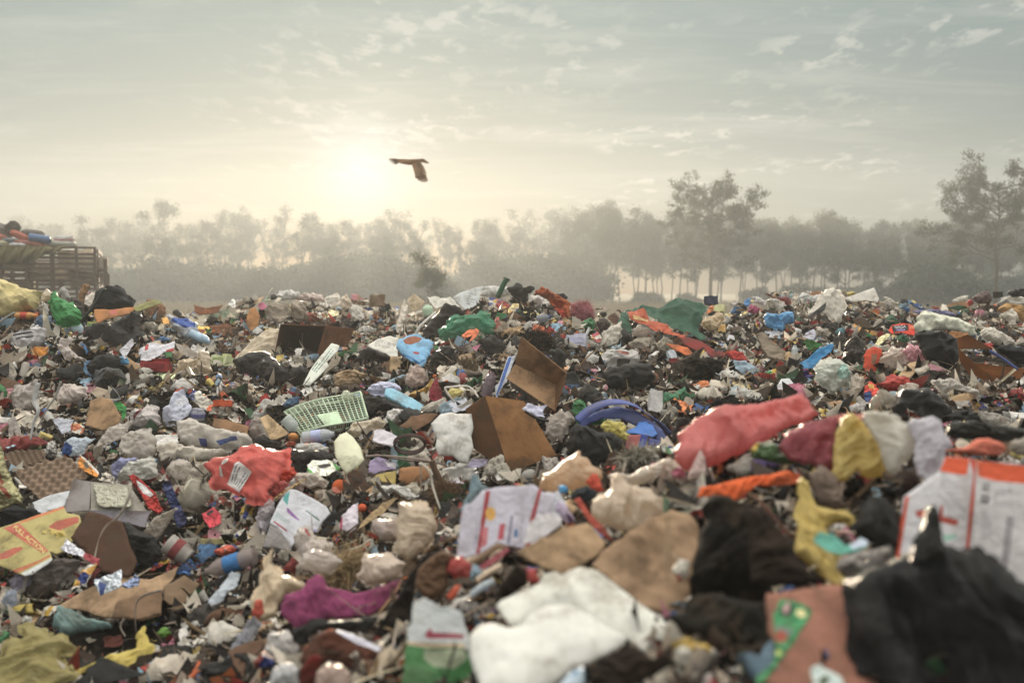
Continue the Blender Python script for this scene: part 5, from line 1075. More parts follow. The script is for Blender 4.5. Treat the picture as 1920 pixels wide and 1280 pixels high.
BG('plastic_bag', 'long pale bag stretching right of the woven sack', [(1560,930),(1600,890),(1680,895),(1760,940),(1820,1000),(1760,1030),(1660,980),(1590,960)], 'film', 'bcb5a8', lm='the long pale bag')
SH('wrapper', 'small dark red packet over the brown case', Q(1625,1010,80,40,5), 'foil', '9c2a28')
BG('plastic_bag', 'white-brown bag on the far right crest', [(1710,800),(1770,730),(1820,770),(1860,840),(1780,860)], 'film', 'bfb8aa')
BG('brown_sacking', 'tan sacking heap at the far right crest', [(1690,760),(1760,715),(1860,725),(1960,800),(1960,870),(1880,850),(1820,780)], 'cloth', 'a5804c')
BG('plastic_bag', 'white sack with faded letters behind the tan sacking', [(1700,720),(1720,670),(1820,655),(1960,690),(1960,750),(1860,740),(1760,715)], 'film', 'b4b0a6')
PN('crate', 'dark box on the far right crest against the misty trees', [(1662,628),(1732,628),(1735,670),(1664,672)], 'card', '26241f', tilt=75, ragged=.01)
BG('tyre_heap', 'black rounded heap at the far right end of the crest', [(1760,640),(1790,605),(1850,598),(1960,610),(1960,690),(1860,660),(1790,670)], 'hard', '201e1b', crum=.08)
BG('plastic_bag', 'red bag beside the brown hump on the far right crest', E(1500,705,50,45), 'film', 'b03028')
BG('brown_bag', 'violet-brown bag on the crest left of the dark box', E(1590,670,130,80), 'film', '6a504c')
PN('cardboard_sheet', 'brown card roof shape on the right crest', [(1330,730),(1400,690),(1480,700),(1500,740),(1420,745)], col='8c6644', tilt=45)
BG('plastic_bag', 'pale bag behind the brown card roof on the crest', [(1370,690),(1430,660),(1490,655),(1480,690),(1400,705)], 'film', 'bdb9ac')
BG('green_scrap', 'green film edge under the brown card roof', [(1340,740),(1420,722),(1475,735),(1420,760)], 'film', '3a6a48')
BG('plastic_bag', 'violet-blue film strip lying behind the woven sack', [(1090,770),(1180,752),(1280,760),(1400,790),(1400,812),(1280,795),(1160,790)], 'film', '7c7aa0', crum=.3)
SH('leaf_board', 'curved grey-brown bark slab on the slope left of the green cloth', [(-10,930),(50,920),(120,985),(200,1050),(220,1100),(180,1135),(100,1090),(30,1020)], 'wood', '7d705e', tilt=38, fold=.05, thick=.02, lm='the bark slab', lift=.05)
SH('crumpled_paper', 'silver-white paper heap left of the blue cloth-like bag', E(110,925,140,50), 'foil', 'bcbcc0', crum=.3)
BG('plastic_bag', 'crumpled white bag with teal print below the vivid blue bag', [(400,1200),(440,1130),(510,1100),(580,1110),(620,1150),(655,1230),(640,1300),(560,1330),(470,1310),(420,1260)], 'film', 'c6c8bc', crum=.22, prints=[([(545,1180),(590,1165),(625,1200),(630,1255),(560,1270),(535,1230)],'8fb0a4')], lm='the white bag with teal print', lift=.04)
SH('foil_bag', 'purple foil crisp bag left of the white bag with teal print', [(265,1250),(290,1200),(350,1190),(390,1220),(370,1270),(300,1290)], 'foil', '4a3c86', crum=.3)
BT('bottle', 'small clear water bottle on the slope left of the green cloth', (262,1075), (265,1008), 50, 'clear', 'b4bcc0', cap='d0d4d8')
BG('cream_can', 'clear plastic tub beneath the white peaked sheet', [(410,880),(440,872),(468,900),(450,925),(420,910)], 'hard', 'b4a498', crum=.03)
SH('wrapper', 'brown striped box sleeve below the bark slab', Q(170,1225,90,50,30), 'paper', '8a7462', tilt=40)
PN('flat_board', 'white card square left of the purple foil bag', [(140,1290),(170,1240),(230,1240),(260,1285),(290,1320),(260,1360),(200,1370),(150,1340)], 'paper', 'cfcfd2', tilt=45, lm='the white card square')
SH('green_packet', 'green and red leafy packet at the lower left of the right slope', [(30,1240),(80,1180),(150,1170),(140,1220),(80,1270)], 'wrap', '3f8a4a', tilt=50)
BG('plastic_bag', 'small green print scrap under the pink bag', E(1110,1160,80,50), 'film', '2f6a40')

# ================================================================= middle left
region('B1')
BG('plastic_bag', 'grey-brown torn bags hanging at the left edge', [(80,200),(150,165),(260,130),(270,230),(240,330),(150,390),(90,340)], 'film', 'a39a92', tilt=70, crum=.3, fold=.3, lm='the grey-brown torn bags')
TB('strap', 'black-edged white strap hanging through the grey torn bags', [(270,140,0),(245,260,0),(270,340,-8),(235,430,-12),(215,545,-20)], 34, 'paper', 'c2c2c0', flat=.2, lift=.08)
TB('strap', 'second pale strap crossing from the grey torn bags downwards', [(430,130,0),(390,240,0),(330,330,-5),(230,520,-15)], 20, 'paper', 'aaa8a4', flat=.5, lift=.07)
SH('torn_film', 'pale torn film hanging at far left below the grey bags', [(60,400),(110,380),(140,460),(180,550),(150,560),(90,480),(100,590),(60,590)], 'film', 'a19890', tilt=60)
BG('plastic_bag', 'mauve-grey film bag right of the hanging straps', [(400,300),(410,200),(450,140),(520,150),(600,180),(620,230),(560,280),(480,300)], 'film', 'b3a79f', crum=.25)
PN('cardboard_sheet', 'brown cardboard square with worn face on the left slope', [(600,440),(640,270),(700,250),(790,258),(855,380),(830,430),(740,478)], col='9b7b58', tilt=52, lm='the worn brown cardboard square', lift=.04)
PN('cardboard_sheet', 'pale folded card above the worn brown square', [(620,230),(680,165),(790,205),(800,258),(720,255),(650,270)], col='9a8a76', tilt=45, lift=.03)
SH('green_bag_strip', 'bright green loop of plastic right of the worn brown square', [(785,290),(850,280),(895,310),(885,380),(865,415),(855,350),(820,320)], 'film', '37a045', tilt=55, lift=.06, fold=.2)
BG('plastic_bag', 'white bag with red print, middle left', [(880,400),(960,330),(1030,308),(1110,330),(1148,400),(1130,455),(1040,470),(930,455)], 'film', 'c5bdb9', crum=.12, tie=(880,400), prints=[([(950,390),(1020,330),(1028,345),(965,402)],'8d3a3c')], lm='the white bag with red print')
SH('crumpled_paper', 'pile of crumpled blue-white papers above the long white bag', [(1140,410),(1150,340),(1190,290),(1230,220),(1300,200),(1345,300),(1350,350),(1290,400),(1260,440),(1180,435)], 'paper', 'cdd0e2', tilt=55, crum=.18, fold=.2, thick=.002, lm='the blue-white papers', lift=.04)
SH('crumpled_paper', 'white sheet corner lying on the blue-white papers', [(1220,280),(1300,225),(1330,280),(1260,310)], 'paper', 'd4d6e0', tilt=45, lift=.08)
SH('orange_wrapper', 'orange and pink crumpled biscuit wrapper', [(1330,240),(1360,190),(1410,200),(1460,230),(1505,285),(1490,340),(1440,330),(1400,300)], 'wrap', 'c85a28', tilt=50, crum=.2, lm='the orange biscuit wrapper', lift=.04)
BX('orange_box', 'flat bright orange box strip right of the biscuit wrapper', 1572, 286, 135, 42, 40, 'd0521c', yaw=-6, tilt=-14, lid=False)
SH('red_bow', 'orange-red twisted ribbon above the blue-white papers', [(1230,200),(1290,165),(1295,200),(1240,235)], 'film', 'b84a2c')
BT('bottle', 'clear bottle with blue base beside the long white bag', (1390,405), (1400,320), 120, 'clear', 'b4b4c0', cap=None, band='6a6aa0', neck=.8)
PN('cardboard_sheet', 'brown cardboard rectangle above the long white bag', [(1505,385),(1630,410),(1760,448),(1745,510),(1620,490),(1500,450)], col='8d6a4a', tilt=45, lm='the cardboard rectangle', lift=.03)
BG('plastic_bag', 'long dirty-white bag with blue marks stretching to the orange bag', [(1255,560),(1275,440),(1330,395),(1390,410),(1440,450),(1560,480),(1700,500),(1770,540),(1782,590),(1700,610),(1560,600),(1450,590),(1350,600)], 'film', 'd2c9bd', tilt=45, crum=.12, fold=.2, prints=[([(1530,575),(1680,565),(1690,580),(1560,598)],'4a5c94'),([(1415,570),(1470,575),(1465,600),(1420,592)],'5c64a0')], lm='the long dirty-white bag', lift=.05, res=34)
BG('plastic_bag', 'rolled off-white plastic hem curving under the long bag', [(1120,640),(1150,590),(1230,575),(1330,600),(1450,620),(1600,615),(1620,640),(1500,670),(1350,690),(1250,665),(1170,710),(1125,690)], 'film', 'cdc4b4', tilt=40, crum=.15, lift=.07)
BG('plastic_bag', 'rounded translucent white bag, centre of the left slope', [(850,600),(860,520),(940,475),(1040,475),(1090,530),(1110,610),(1060,680),(960,690),(880,660)], 'clear', 'd5ccc0', crum=.16, lm='the rounded translucent bag', lift=.04)
BG('plastic_bag', 'trailing grey-white film left of the rounded translucent bag', [(650,640),(700,560),(760,470),(850,430),(930,420),(900,480),(840,540),(760,570),(710,650),(670,680)], 'clear', 'bdb4aa', tilt=50, puff=.5, crum=.2, lift=.02)
SH('crumpled_paper', 'white paper sheets right of the rounded translucent bag', [(1080,520),(1160,500),(1255,505),(1255,560),(1180,590),(1110,600)], 'paper', 'cfccc6', tilt=40)
SH('label_sheet', 'white and blue torn label sheet on the left slope', [(365,400),(420,385),(520,405),(500,500),(460,545),(420,470)], 'paper', 'c8cbd8', tilt=55, prints=[([(500,440),(520,410),(515,500),(498,495)],'b05a3a')])
BG('plastic_bag', 'white and deep-blue bag corner pointing right', [(440,640),(450,560),(510,520),(590,540),(668,535),(620,590),(560,640),(500,665)], 'film', 'c0cbd6', puff=.4, crum=.12, prints=[([(440,575),(480,560),(530,600),(520,640),(480,665),(440,640)],'2c4f90')], lm='the deep-blue bag corner', lift=.04)
SH('egg_print', 'colourful torn food label beside the white-blue sheet', Q(550,465,80,70,20), 'wrap', 'b06038', tilt=50)
TR1 = lambda X, s: .055*s*(np.cos(X[:,0]/s*26)*np.cos(X[:,1]/s*26))
PN('egg_tray', 'front grey-brown pulp egg tray on the left', [(105,765),(250,710),(420,668),(500,665),(545,720),(620,800),(520,840),(500,905),(380,930),(270,955),(230,905),(165,850)], 'pulp', '8b7561', tilt=38, crum=.01, fold=.02, thick=.006, func=TR1, res=44, lm='the front egg tray', lift=.05, ragged=.02)
PN('egg_tray', 'rear pulp egg tray behind the front one', [(35,640),(120,615),(310,612),(320,660),(330,690),(210,720),(105,760),(60,700)], 'pulp', '77624f', tilt=38, crum=.01, fold=.02, thick=.006, func=TR1, res=40, lift=.03)
BG('foil_bag', 'silver crumpled metal can shape beside the rear egg tray', [(320,660),(330,560),(390,550),(405,640),(390,670)], 'foil', '9a9894', crum=.25)
BG('foil_bag', 'tall gold-green foil sack with red script at the left edge', [(-60,560),(0,560),(60,760),(130,900),(175,970),(150,1000),(60,1010),(-60,1040)], 'foil', '8f8a62', tilt=66, puff=.5, crum=.12, prints=[([(0,740),(30,790),(20,820),(50,850),(40,880),(75,900),(100,960),(80,960),(55,920),(30,900),(35,860),(10,840)],'8c3a20')], lm='the gold-green foil sack', lift=.08)
SH('box_sleeve', 'orange and white rolled biscuit pack right of the front egg tray', [(540,700),(565,650),(620,690),(690,760),(705,790),(685,812),(610,770),(550,730)], 'foil', 'c07a26', tilt=50, crum=.05, prints=[([(555,640),(575,640),(700,770),(712,790),(700,795),(565,655)],'d8d0c4'),([(590,700),(615,700),(630,740),(600,740)],'5a5a48')], lm='the orange biscuit pack', lift=.06)
BG('red_wrapper', 'dark red wrapper behind the orange biscuit pack', [(580,640),(640,630),(680,690),(640,710)], 'film', '8a2a20')
BG('plastic_bag', 'small white tied bag with folded pleats, left of the red striped pack', [(850,830),(860,760),(930,700),(1010,680),(1080,675),(1110,720),(1100,790),(1030,820),(930,830)], 'film', 'c9c7bd', crum=.2, tie=(860,790), lm='the small pleated white bag', lift=.03)
BG('plastic_bag', 'blue-white mixed film above the pleated white bag', [(780,720),(850,670),(960,680),(940,710),(870,750),(850,810),(800,790)], 'film', '8f92b8', crum=.3)
BG('plastic_bag', 'clear bunched bag hanging below the rolled hem', [(1170,760),(1200,710),(1270,680),(1340,700),(1350,770),(1300,820),(1220,830)], 'clear', 'b7ada3', crum=.25, lm='the clear bunched bag', lift=.03)
SH('wrapper', 'long red and white snack sachet beside the open grey carton', [(905,795),(945,790),(1020,850),(1090,910),(1140,1030),(1110,1055),(1050,1040),(1010,960),(960,880)], 'foil', 'a82c26', tilt=55, crum=.08, prints=[([(965,830),(1030,870),(1085,930),(1060,945),(1010,920),(975,870)],'c4c0be')], lm='the red and white sachet', lift=.05)
BG('red_bag', 'small red plastic twist above the red and white sachet', [(1040,820),(1070,770),(1125,768),(1100,810),(1060,850)], 'film', 'a02c2a')
SH('foil_bag', 'long navy and silver snack bag left of the white slim box', [(1140,860),(1200,830),(1230,900),(1270,1000),(1310,1080),(1310,1150),(1250,1155),(1225,1080),(1180,960)], 'foil', '3a4470', tilt=55, crum=.22, lm='the navy snack bag', lift=.05)
BX('slim_box', 'slim pale box with yellow rim and green emblem', 1342, 910, 95, 185, 34, 'b9b3a4', yaw=-14, tilt=-35, roll=18, col2='a9a68c', lid=False, lm='the slim pale box')
BG('red_basin', 'coral-red crushed plastic bag with white paper label stuck on', [(1478,730),(1520,690),(1610,660),(1700,620),(1800,590),(1890,595),(2020,640),(2010,740),(1960,860),(1905,905),(1880,975),(1790,965),(1700,925),(1610,900),(1510,870),(1490,800)], 'film', 'd2564a', tilt=46, puff=.45, crum=.08, fold=.16, prints=[([(1722,765),(1798,808),(1690,918),(1612,872)],'d0ccc8'),*TL(1706,840,110,70,-48,5,'6a6670'),([(1590,745),(1650,740),(1650,775),(1600,800),(1595,840),(1575,835),(1585,780)],'cfc9c2')], lm='the coral-red crushed bag', lift=.07, res=40)
CT('open_carton', 'open grey-white carton with a silver tray inside', {'a':(520,820,160),'b':(645,840,150),'c':(630,1040,0),'d':(445,1058,0),'e':(915,865,170),'f':(1045,1040,60),'g':(1060,1045,60),'h':(1020,1160,0),'i':(640,1060,0),'j':(685,1020,90),'k':(690,930,150),'l':(1040,1050,60)},
   ['abcd'], mat='card', col='8c8684', parts=[('tray', ['beli'], '9a958a'), ('front', ['cghi'], '8d8890')], lm='the open grey carton', anchor=(800,1120), lift=.05)
PN('silver_tray', 'scratched silver film tray inside the open grey carton', [(655,850),(900,865),(925,1000),(900,1020),(720,1015),(690,1000)], 'foil', '8b8a7a', tilt=40, lift=.075, crum=.03, aty=1.4)
TB('strap', 'long curving off-white strap falling from the open grey carton', [(918,850,0),(912,940,-10),(840,1080,-20),(750,1150,-30),(700,1240,-40),(668,1370,-60)], 26, 'hard', 'b9b0a0', flat=.35, lift=.13)
PN('cardboard_sheet', 'large dark brown cardboard flap below the open grey carton', [(500,1235),(560,1140),(620,1040),(860,1120),(920,1290),(960,1400),(900,1500),(720,1470),(640,1370)], col='5d4030', tilt=45, lm='the dark brown flap', lift=.06)
PN('foam_board', 'white card edge between the egg tray and printed yellow box', [(230,985),(350,935),(490,905),(520,920),(510,950),(470,960),(450,1010),(260,1075)], 'paper', 'b4b8bc', tilt=36, lift=.04)
SH('yellow_box', 'flattened yellow carton printed FULL ACTION on a red band', [(15,1150),(240,1085),(450,1010),(470,1060),(560,1075),(575,1120),(540,1210),(480,1320),(400,1350),(350,1330),(370,1385),(345,1410),(220,1490),(170,1500),(0,1430),(-60,1400),(-60,1180)], 'card', 'aa9e62', K=1.15, tilt=34, crum=.02, fold=.03, thick=.004, ragged=.015, res=26, lift=.05,
   prints=[([(20,1158),(130,1125),(345,1330),(300,1345)],'b0533c'),([(240,1085),(450,1010),(455,1025),(245,1102),(150,1130),(130,1122)],'b8642c'),([(345,1150),(400,1115),(540,1085),(560,1100),(555,1130),(430,1180),(370,1195)],'a5482c'),([(-40,1270),(110,1245),(130,1270),(-40,1370)][:0] or [(0,1390),(0,1345),(90,1300),(150,1290),(160,1310),(60,1375)],'a5482c'),([(65,1472),(280,1388),(350,1352),(355,1366),(150,1470),(90,1488)],'a8582f'),([(150,1482),(365,1375),(372,1392),(345,1412),(222,1492),(172,1502)],'a9acaa')],
   text=[('FULL ACTION', (205,1245), 46, 41, 'd8c070')], lm='the yellow FULL ACTION carton')
BG('plastic_bag', 'dark navy shallow tray of scraps at the left edge', [(-60,1030),(80,1010),(240,1030),(270,1075),(200,1120),(60,1150),(-60,1160)], 'bin', '191b24', puff=.4, lift=.04)
BG('bin_bag', 'dark grey bag right of the dark brown flap', [(860,1145),(930,1140),(1000,1200),(1090,1230),(1130,1320),(1100,1440),(1010,1430),(940,1330)], 'bin', '2c2d29', fold=.3, crum=.25, lift=.03, lm='the dark grey bag')
BG('plastic_bag', 'clear crumpled film cup right of the open grey carton', [(1020,1190),(1090,1100),(1150,1060),(1240,1030),(1200,1120),(1150,1200),(1090,1240)], 'clear', 'a49a8c', crum=.2, lift=.04)
SH('red_packet', 'small bright red and pink packet left of the white carton', [(1420,1065),(1500,1010),(1560,1075),(1555,1130),(1480,1165),(1440,1100)], 'foil', 'c23a48', tilt=50, crum=.08, prints=[([(1455,1060),(1500,1030),(1515,1050),(1470,1080)],'2a1a1c')], lm='the red-pink packet', lift=.04)
BX('tube_box', 'narrow cream box with dark lettering on the dark ground', 1512, 1257, 190, 36, 32, 'a39a68', yaw=0, tilt=-8, lid=False, lm='the narrow cream box')
SH('red_foil', 'glittering red and gold foil strips below the coral bag', [(1430,960),(1520,915),(1600,945),(1650,990),(1750,1010),(1700,1060),(1600,1030),(1500,1010)], 'wrap', '8f3420', tilt=40, crum=.35, fold=.3, thick=.001)
BG('foil_bag', 'brown and green snack bags right of the glittering foil strips', [(1680,1060),(1730,1000),(1830,980),(1850,1060),(1800,1150),(1720,1170)], 'wrap', '5c4a2c', crum=.35)
BG('plastic_bag', 'white purple-striped bag at the left side of the white carton', [(1820,1090),(1850,1010),(1900,1000),(1920,1050),(1900,1140),(1870,1220),(1830,1200)], 'film', 'a8a0a8', lm='the purple-striped bag')
BG('small_white', 'tiny white torn tissue right of the navy snack bag', E(1350,1110,80,50), 'paper', 'bdb8b4', crum=.3)
BG('plastic_bag', 'green bag edge at far left of the middle slope', [(-40,150),(0,145),(50,200),(40,260),(-40,240)], 'film', '2a7a3c')
BL('plastic_disc', 'turquoise bottle cap under the green bag edge at far left', 56, 242, 38, '2a9ab0', 'hard', h=26)
SH('torn_film', 'torn paper and straw heap right of the glowing cream film', [(1580,170),(1660,150),(1780,170),(1850,240),(1800,260),(1700,210),(1620,210)], 'film', 'b9a78c', tilt=35, crum=.25)
PN('cardboard_offcut', 'folded tan cardboard wedge above the coral-red bag', [(1830,390),(1890,365),(2005,470),(2040,500),(1950,540),(1905,540)], col='b39872', tilt=50, lm='the tan cardboard wedge', lift=.05)
BG('plastic_bag', 'clear dusty bag left of the tan cardboard wedge', [(1770,500),(1775,400),(1830,370),(1870,430),(1900,540),(1820,530)], 'clear', '9a9086')

region('B2')
BG('bin_bag', 'black bag under the green basket tray left end', [(-50,600),(20,520),(150,560),(210,600),(150,620),(30,610)], 'bin', '2c2520')
def basket():
    pts = [(200,345),(735,195),(790,385),(320,485)]; pp = [P2(p) for p in pts]
    fr = frame(np.mean([p[0] for p in pp]), max(p[1] for p in pp) - 6, 38, -4, .06); q = onto(fr, pp); Pp, U, V, Nn, D = fr
    def at(u, v, h=0): s = (q[0]*(1-u)+q[1]*u)*(1-v)+(q[3]*(1-u)+q[2]*u)*v; return s[0]*U + s[1]*V + (h + .012*math.sin(u*5)+.01*math.sin(v*4+u*3))*Nn
    e = empty('basket_tray', Pp); tag(e, 'pale green rectangular grid basket tray lying upside down', 'basket')
    c = hexc('a2b498'); g = G()
    for i in range(17): g.tube([at(i/16, v, 0) for v in np.linspace(0,1,9)], .0032 if i%4 else .0045, 5)
    for j in range(14): g.tube([at(u, j/13, 0) for u in np.linspace(0,1,17)], .0025, 5)
    g.obj('grid', M['hard'], e, True, color=c)
    g = G(); h0 = .045
    for a in [[at(u,0,h) for u in np.linspace(0,1,15)] for h in (0,-h0)] + [[at(u,1,h) for u in np.linspace(0,1,15)] for h in (0,-h0)] + [[at(0,v,h) for v in np.linspace(0,1,8)] for h in (0,-h0)] + [[at(1,v,h) for v in np.linspace(0,1,8)] for h in (0,-h0)]: g.tube(a, .006, 6)
    for u in np.linspace(0,1,34): g.tube([at(u,1,0), at(u,1,-h0)], .002, 4)
    g.obj('rim', M['hard'], e, True, color=c)
    g = G(); g.add([at(.33,.55,.004),at(.62,.5,.004),at(.62,.98,.004),at(.36,.98,.004)], [(0,1,2,3)]); g.obj('solid_panel', M['hard'], e, False, color=hexc('a3bb98'))
    note(pp, '', 'the green basket tray')
basket()
BG('plastic_bag', 'clear dented jar cap on the right end of the green basket', [(590,230),(640,195),(690,215),(695,280),(650,290),(600,260)], 'clear', 'b4bca4', lift=.09)
BT('tin_can', 'red and blue torn paint tin left of the green basket', (260,240), (280,175), 90, 'hard', '4a6480', cap=None, band='a83a3c', neck=.8)
BG('blue_rag', 'dull blue rag under the red paint tin', [(190,300),(230,250),(320,240),(300,290),(220,320)], 'cloth', '4f6a84')
BG('plastic_bag', 'pale lavender paper draped behind the light blue foam strip', [(780,200),(830,155),(900,128),(990,145),(1025,190),(960,220),(890,245),(830,240)], 'paper', 'b9bcd4', puff=.4, lm='the lavender paper', lift=.04)
PN('foam_strip', 'light blue foam strip lying diagonally below the lavender paper', [(905,225),(915,180),(960,180),(1090,240),(1185,300),(1150,348),(1090,335),(1000,275)], 'foam', '7fb4c8', tilt=42, crum=.02, thick=.03, lm='the light blue foam strip', lift=.06, ragged=.01)
BG('bin_bag', 'black bag mass between green basket and light blue foam strip', [(715,290),(760,240),(860,245),(960,270),(1060,340),(1050,390),(960,350),(870,330),(820,390),(760,370)], 'bin', '2c221c', lift=.02)
BG('styrofoam_beads', 'lump of white foam crumbs below the light blue foam strip', [(900,400),(930,340),(1010,320),(1070,350),(1050,400),(980,440),(920,430)], 'foam', 'cbc7c2', crum=.4, fold=.5)
BG('yellow_gloves', 'limp yellow rubber glove near the dark red rag', [(1085,230),(1130,200),(1200,170),(1240,110),(1240,180),(1220,210),(1250,240),(1180,260),(1110,250)], 'film', 'b08a3c', fold=.4, crum=.3, lm='the limp yellow glove', lift=.04)
SH('red_rag', 'dark red pointed rag right of the limp yellow glove', [(1220,260),(1225,180),(1270,105),(1310,190),(1320,250),(1270,275)], 'cloth', '8c3440', tilt=55, fold=.2, lift=.03)
for i, (x, y) in enumerate([(1300,120),(1345,135),(1260,95)]): BL('tangerine', ['tiny orange fruit peel by the dark red rag, middle one', 'tiny orange fruit peel by the dark red rag, rightmost one', 'tiny orange fruit peel by the dark red rag, highest one'][i], x, y, 30, 'b8602a')
BT('bottle', 'purple-tinted clear bottle standing before the blue-striped box', (1620,240), (1670,60), 90, 'clear', '7c6a78', cap=None)
TB('bent_rod', 'bent white plastic rod frame above the brown carton', [(1400,280,0),(1335,185,10),(1370,172,20),(1500,168,30),(1570,245,0)], 15, 'hard', 'bdb6ac', lift=.08)
BG('plastic_bag', 'pale yellow glove lying inside the bent white rod frame', [(1350,215),(1380,175),(1440,185),(1470,205),(1430,235),(1380,245)], 'film', 'bdb063', lift=.04)
BG('plastic_bag', 'clear white film left of the large brown carton', [(1175,320),(1230,280),(1340,250),(1360,300),(1300,350),(1200,360)], 'clear', 'c0b8aa', lift=.03)
SH('crumpled_paper', 'torn blue-white paper strips above the styrofoam mould', [(1350,290),(1480,245),(1500,275),(1540,258),(1480,330),(1400,350)], 'paper', 'c6c9d4', tilt=40)
CT('closed_carton', 'large brown carton tipped on its side with glossy worn face', {'a':(1615,232,60),'b':(1480,325,0),'c':(1530,600,0),'d':(1790,775,-20),'e':(2120,650,150),'f':(1890,270,230),'g':(1560,580,10),'h':(1700,240,300)}, ['afed'], col='96693c', parts=[('end', ['abcd'], '6f4c30')], lm='the large brown carton', anchor=(1800,760), lift=.05, warp=.04)
BG('foam_mould', 'white styrofoam packing mould with two hollows', [(1235,430),(1300,365),(1380,350),(1420,362),(1520,360),(1535,460),(1520,520),(1535,600),(1490,715),(1440,705),(1390,660),(1290,655),(1265,600),(1275,530),(1250,480)], 'foam', 'dcdad4', tilt=60, puff=.3, crum=.02, fold=.06, lm='the styrofoam mould', lift=.09, ragged=.012, fine=.3, prints=[([(1275,540),(1310,528),(1350,560),(1345,640),(1330,650),(1325,590),(1300,560)],'a8a49c'),([(1400,590),(1430,530),(1500,540),(1520,570),(1450,560),(1420,600),(1410,650)],'a8a49c')])
PN('cardboard_sheet', 'brown cardboard scrap left of the styrofoam mould', [(1015,455),(1090,375),(1200,355),(1290,362),(1230,420),(1130,475)], col='7a5a40', tilt=38, lm='the cardboard scrap', lift=.04)
def coil():
    p = []
    for i in range(46):
        t = i / 45 * 2 * PI * 2.6; p.append((1085 + 108 * math.cos(t) + 3 * math.sin(t * 1.3), 560 + 62 * math.sin(t) + i * .6, 20 * math.sin(t) - i * .6))
    TB('cable_coil', 'coil of dark brown cable left of the styrofoam mould', p, 15, 'hard', '4a2c24', lift=.05, lm='the cable coil')
coil()
TB('pipe', 'thin twin metal rods lying below the cable coil', [(770,660,0),(900,655,0),(1150,680,0),(1340,720,0)], 14, 'hard', '8c7a70', lift=.07)
TB('pipe', 'second thin brown rod crossing under the twin rods', [(840,645,0),(1000,680,0),(1220,700,0)], 12, 'hard', '6b5148', lift=.06)
BG('plastic_bag', 'beige film sack above the milky plastic container', [(640,490),(700,420),(790,400),(880,390),(900,430),(860,480),(940,520),(800,540),(700,520)], 'film', 'b0a48e', lm='the beige film sack')
PN('paper_packet', 'white crumpled paper packet above the cable coil', [(825,540),(835,470),(900,465),(1000,520),(1010,545),(960,600),(880,575)], 'paper', 'b9b5bc', tilt=45, crum=.08, lift=.05)
BG('plastic_container', 'milky pale-green plastic container with ridged side', [(550,560),(590,510),(640,490),(690,530),(740,600),(765,690),(720,735),(640,785),(600,740),(560,660)], 'hard', 'b9b99c', tilt=48, puff=.35, crum=.015, fold=.02, lm='the milky container', lift=.07, fine=.1, ragged=0)
BG('bin_bag', 'black folded bag left of the milky container', [(205,610),(300,620),(430,620),(540,660),(540,740),(440,720),(330,780),(250,740)], 'bin', '241f1b', lift=.03)
BT('bottle', 'clear bottle with blue label lying below the green basket', (330,530), (560,500), 105, 'clear', 'c4c8cc', cap=None, band='a8b0d4', lm='the clear bottle with blue label', lift=.06)
BT('bottle', 'clear squashed bottle at the left corner of the green basket', (205,390), (290,480), 105, 'clear', 'b9c0bc', cap=None, lift=.07)
BT('bottle', 'clear bottle with orange and blue bands lying under the basket bottles', (290,600), (490,590), 75, 'clear', 'c8ccd0', cap='3a6ab0', band='d06a30', lift=.06)
BL('plastic_disc', 'orange round jar lid left of the clear bottles', 265, 525, 85, 'c08038', 'hard', h=60)
BG('red_scrap', 'red-orange scrap under the orange jar lid', E(245,575,80,40), 'film', 'b04828')
BG('plastic_bag', 'clear flat film under the clear bottles', [(270,600),(400,560),(500,600),(480,650),(380,640)], 'clear', 'c0bcb4', lift=.03)
SH('green_packet', 'white and green printed sachet below the milky container', [(360,720),(400,690),(540,685),(600,750),(560,770),(520,800),(450,790),(370,780)], 'foil', 'c6cabc', tilt=42, crum=.08, prints=[([(360,740),(400,770),(450,795),(440,800),(365,780)],'4fa048'),([(535,690),(600,745),(630,760),(570,760)],'4fa048'),([(430,720),(520,705),(530,725),(450,745)],'4a4440')], lm='the white and green sachet', lift=.04)
BG('orange_lump', 'bright red-orange plastic lump at the coral bag corner', [(130,820),(165,730),(210,718),(270,735),(275,800),(230,850),(170,850)], 'film', 'cc4a2c', lift=.05)
BG('plastic_bag', 'pinkish lower lobe of the coral bag', [(100,940),(120,860),(170,830),(230,850),(200,900),(150,950)], 'film', 'c65a54', lift=.04)
TB('gold_strip', 'thin gold-edged strip beneath the coral bag', [(130,958,0),(230,890,0),(345,820,5)], 14, 'foil', 'a8884a', flat=.4, lift=.08)
BG('plastic_bag', 'off-white plastic bag under the white and green sachet', [(270,800),(330,770),(430,780),(500,840),(480,870),(380,880),(310,870)], 'film', 'b9b2a6', lift=.03)
PN('cardboard_sheet', 'dark brown cardboard corner right of the squashed orange', [(640,790),(680,750),(745,760),(800,870),(800,950),(770,960),(690,910),(660,850)], col='5c4130', tilt=55, lift=.04, lm='the dark cardboard corner')
BL('orange_fruit', 'rotting orange fruit left of the dark cardboard corner', 598, 878, 118, 'c0541c', lm='the rotting orange')
SH('peel', 'pink peel on the side of the rotting orange', [(535,880),(560,870),(600,910),(570,918),(540,905)], 'film', 'c06a54', lift=.08)
BL('orange_fruit', 'smaller orange fruit below the dark cardboard corner', 748, 1025, 66, 'c4501c')
SH('purple_wrapper', 'lavender printed wrapper right of the milky container', [(790,780),(810,680),(850,660),(920,680),(990,705),(985,750),(900,760),(830,790)], 'film', '9a8ab0', tilt=48, lift=.04, prints=[([(900,685),(990,710),(985,745),(930,735)],'b8b4bc')])
PN('yellow_board', 'dirty yellow plastic board below the lavender wrapper', [(790,860),(850,790),(990,760),(990,860),(940,870),(870,890),(830,905)], 'hard', '9a8430', tilt=45, lm='the yellow board', lift=.03)
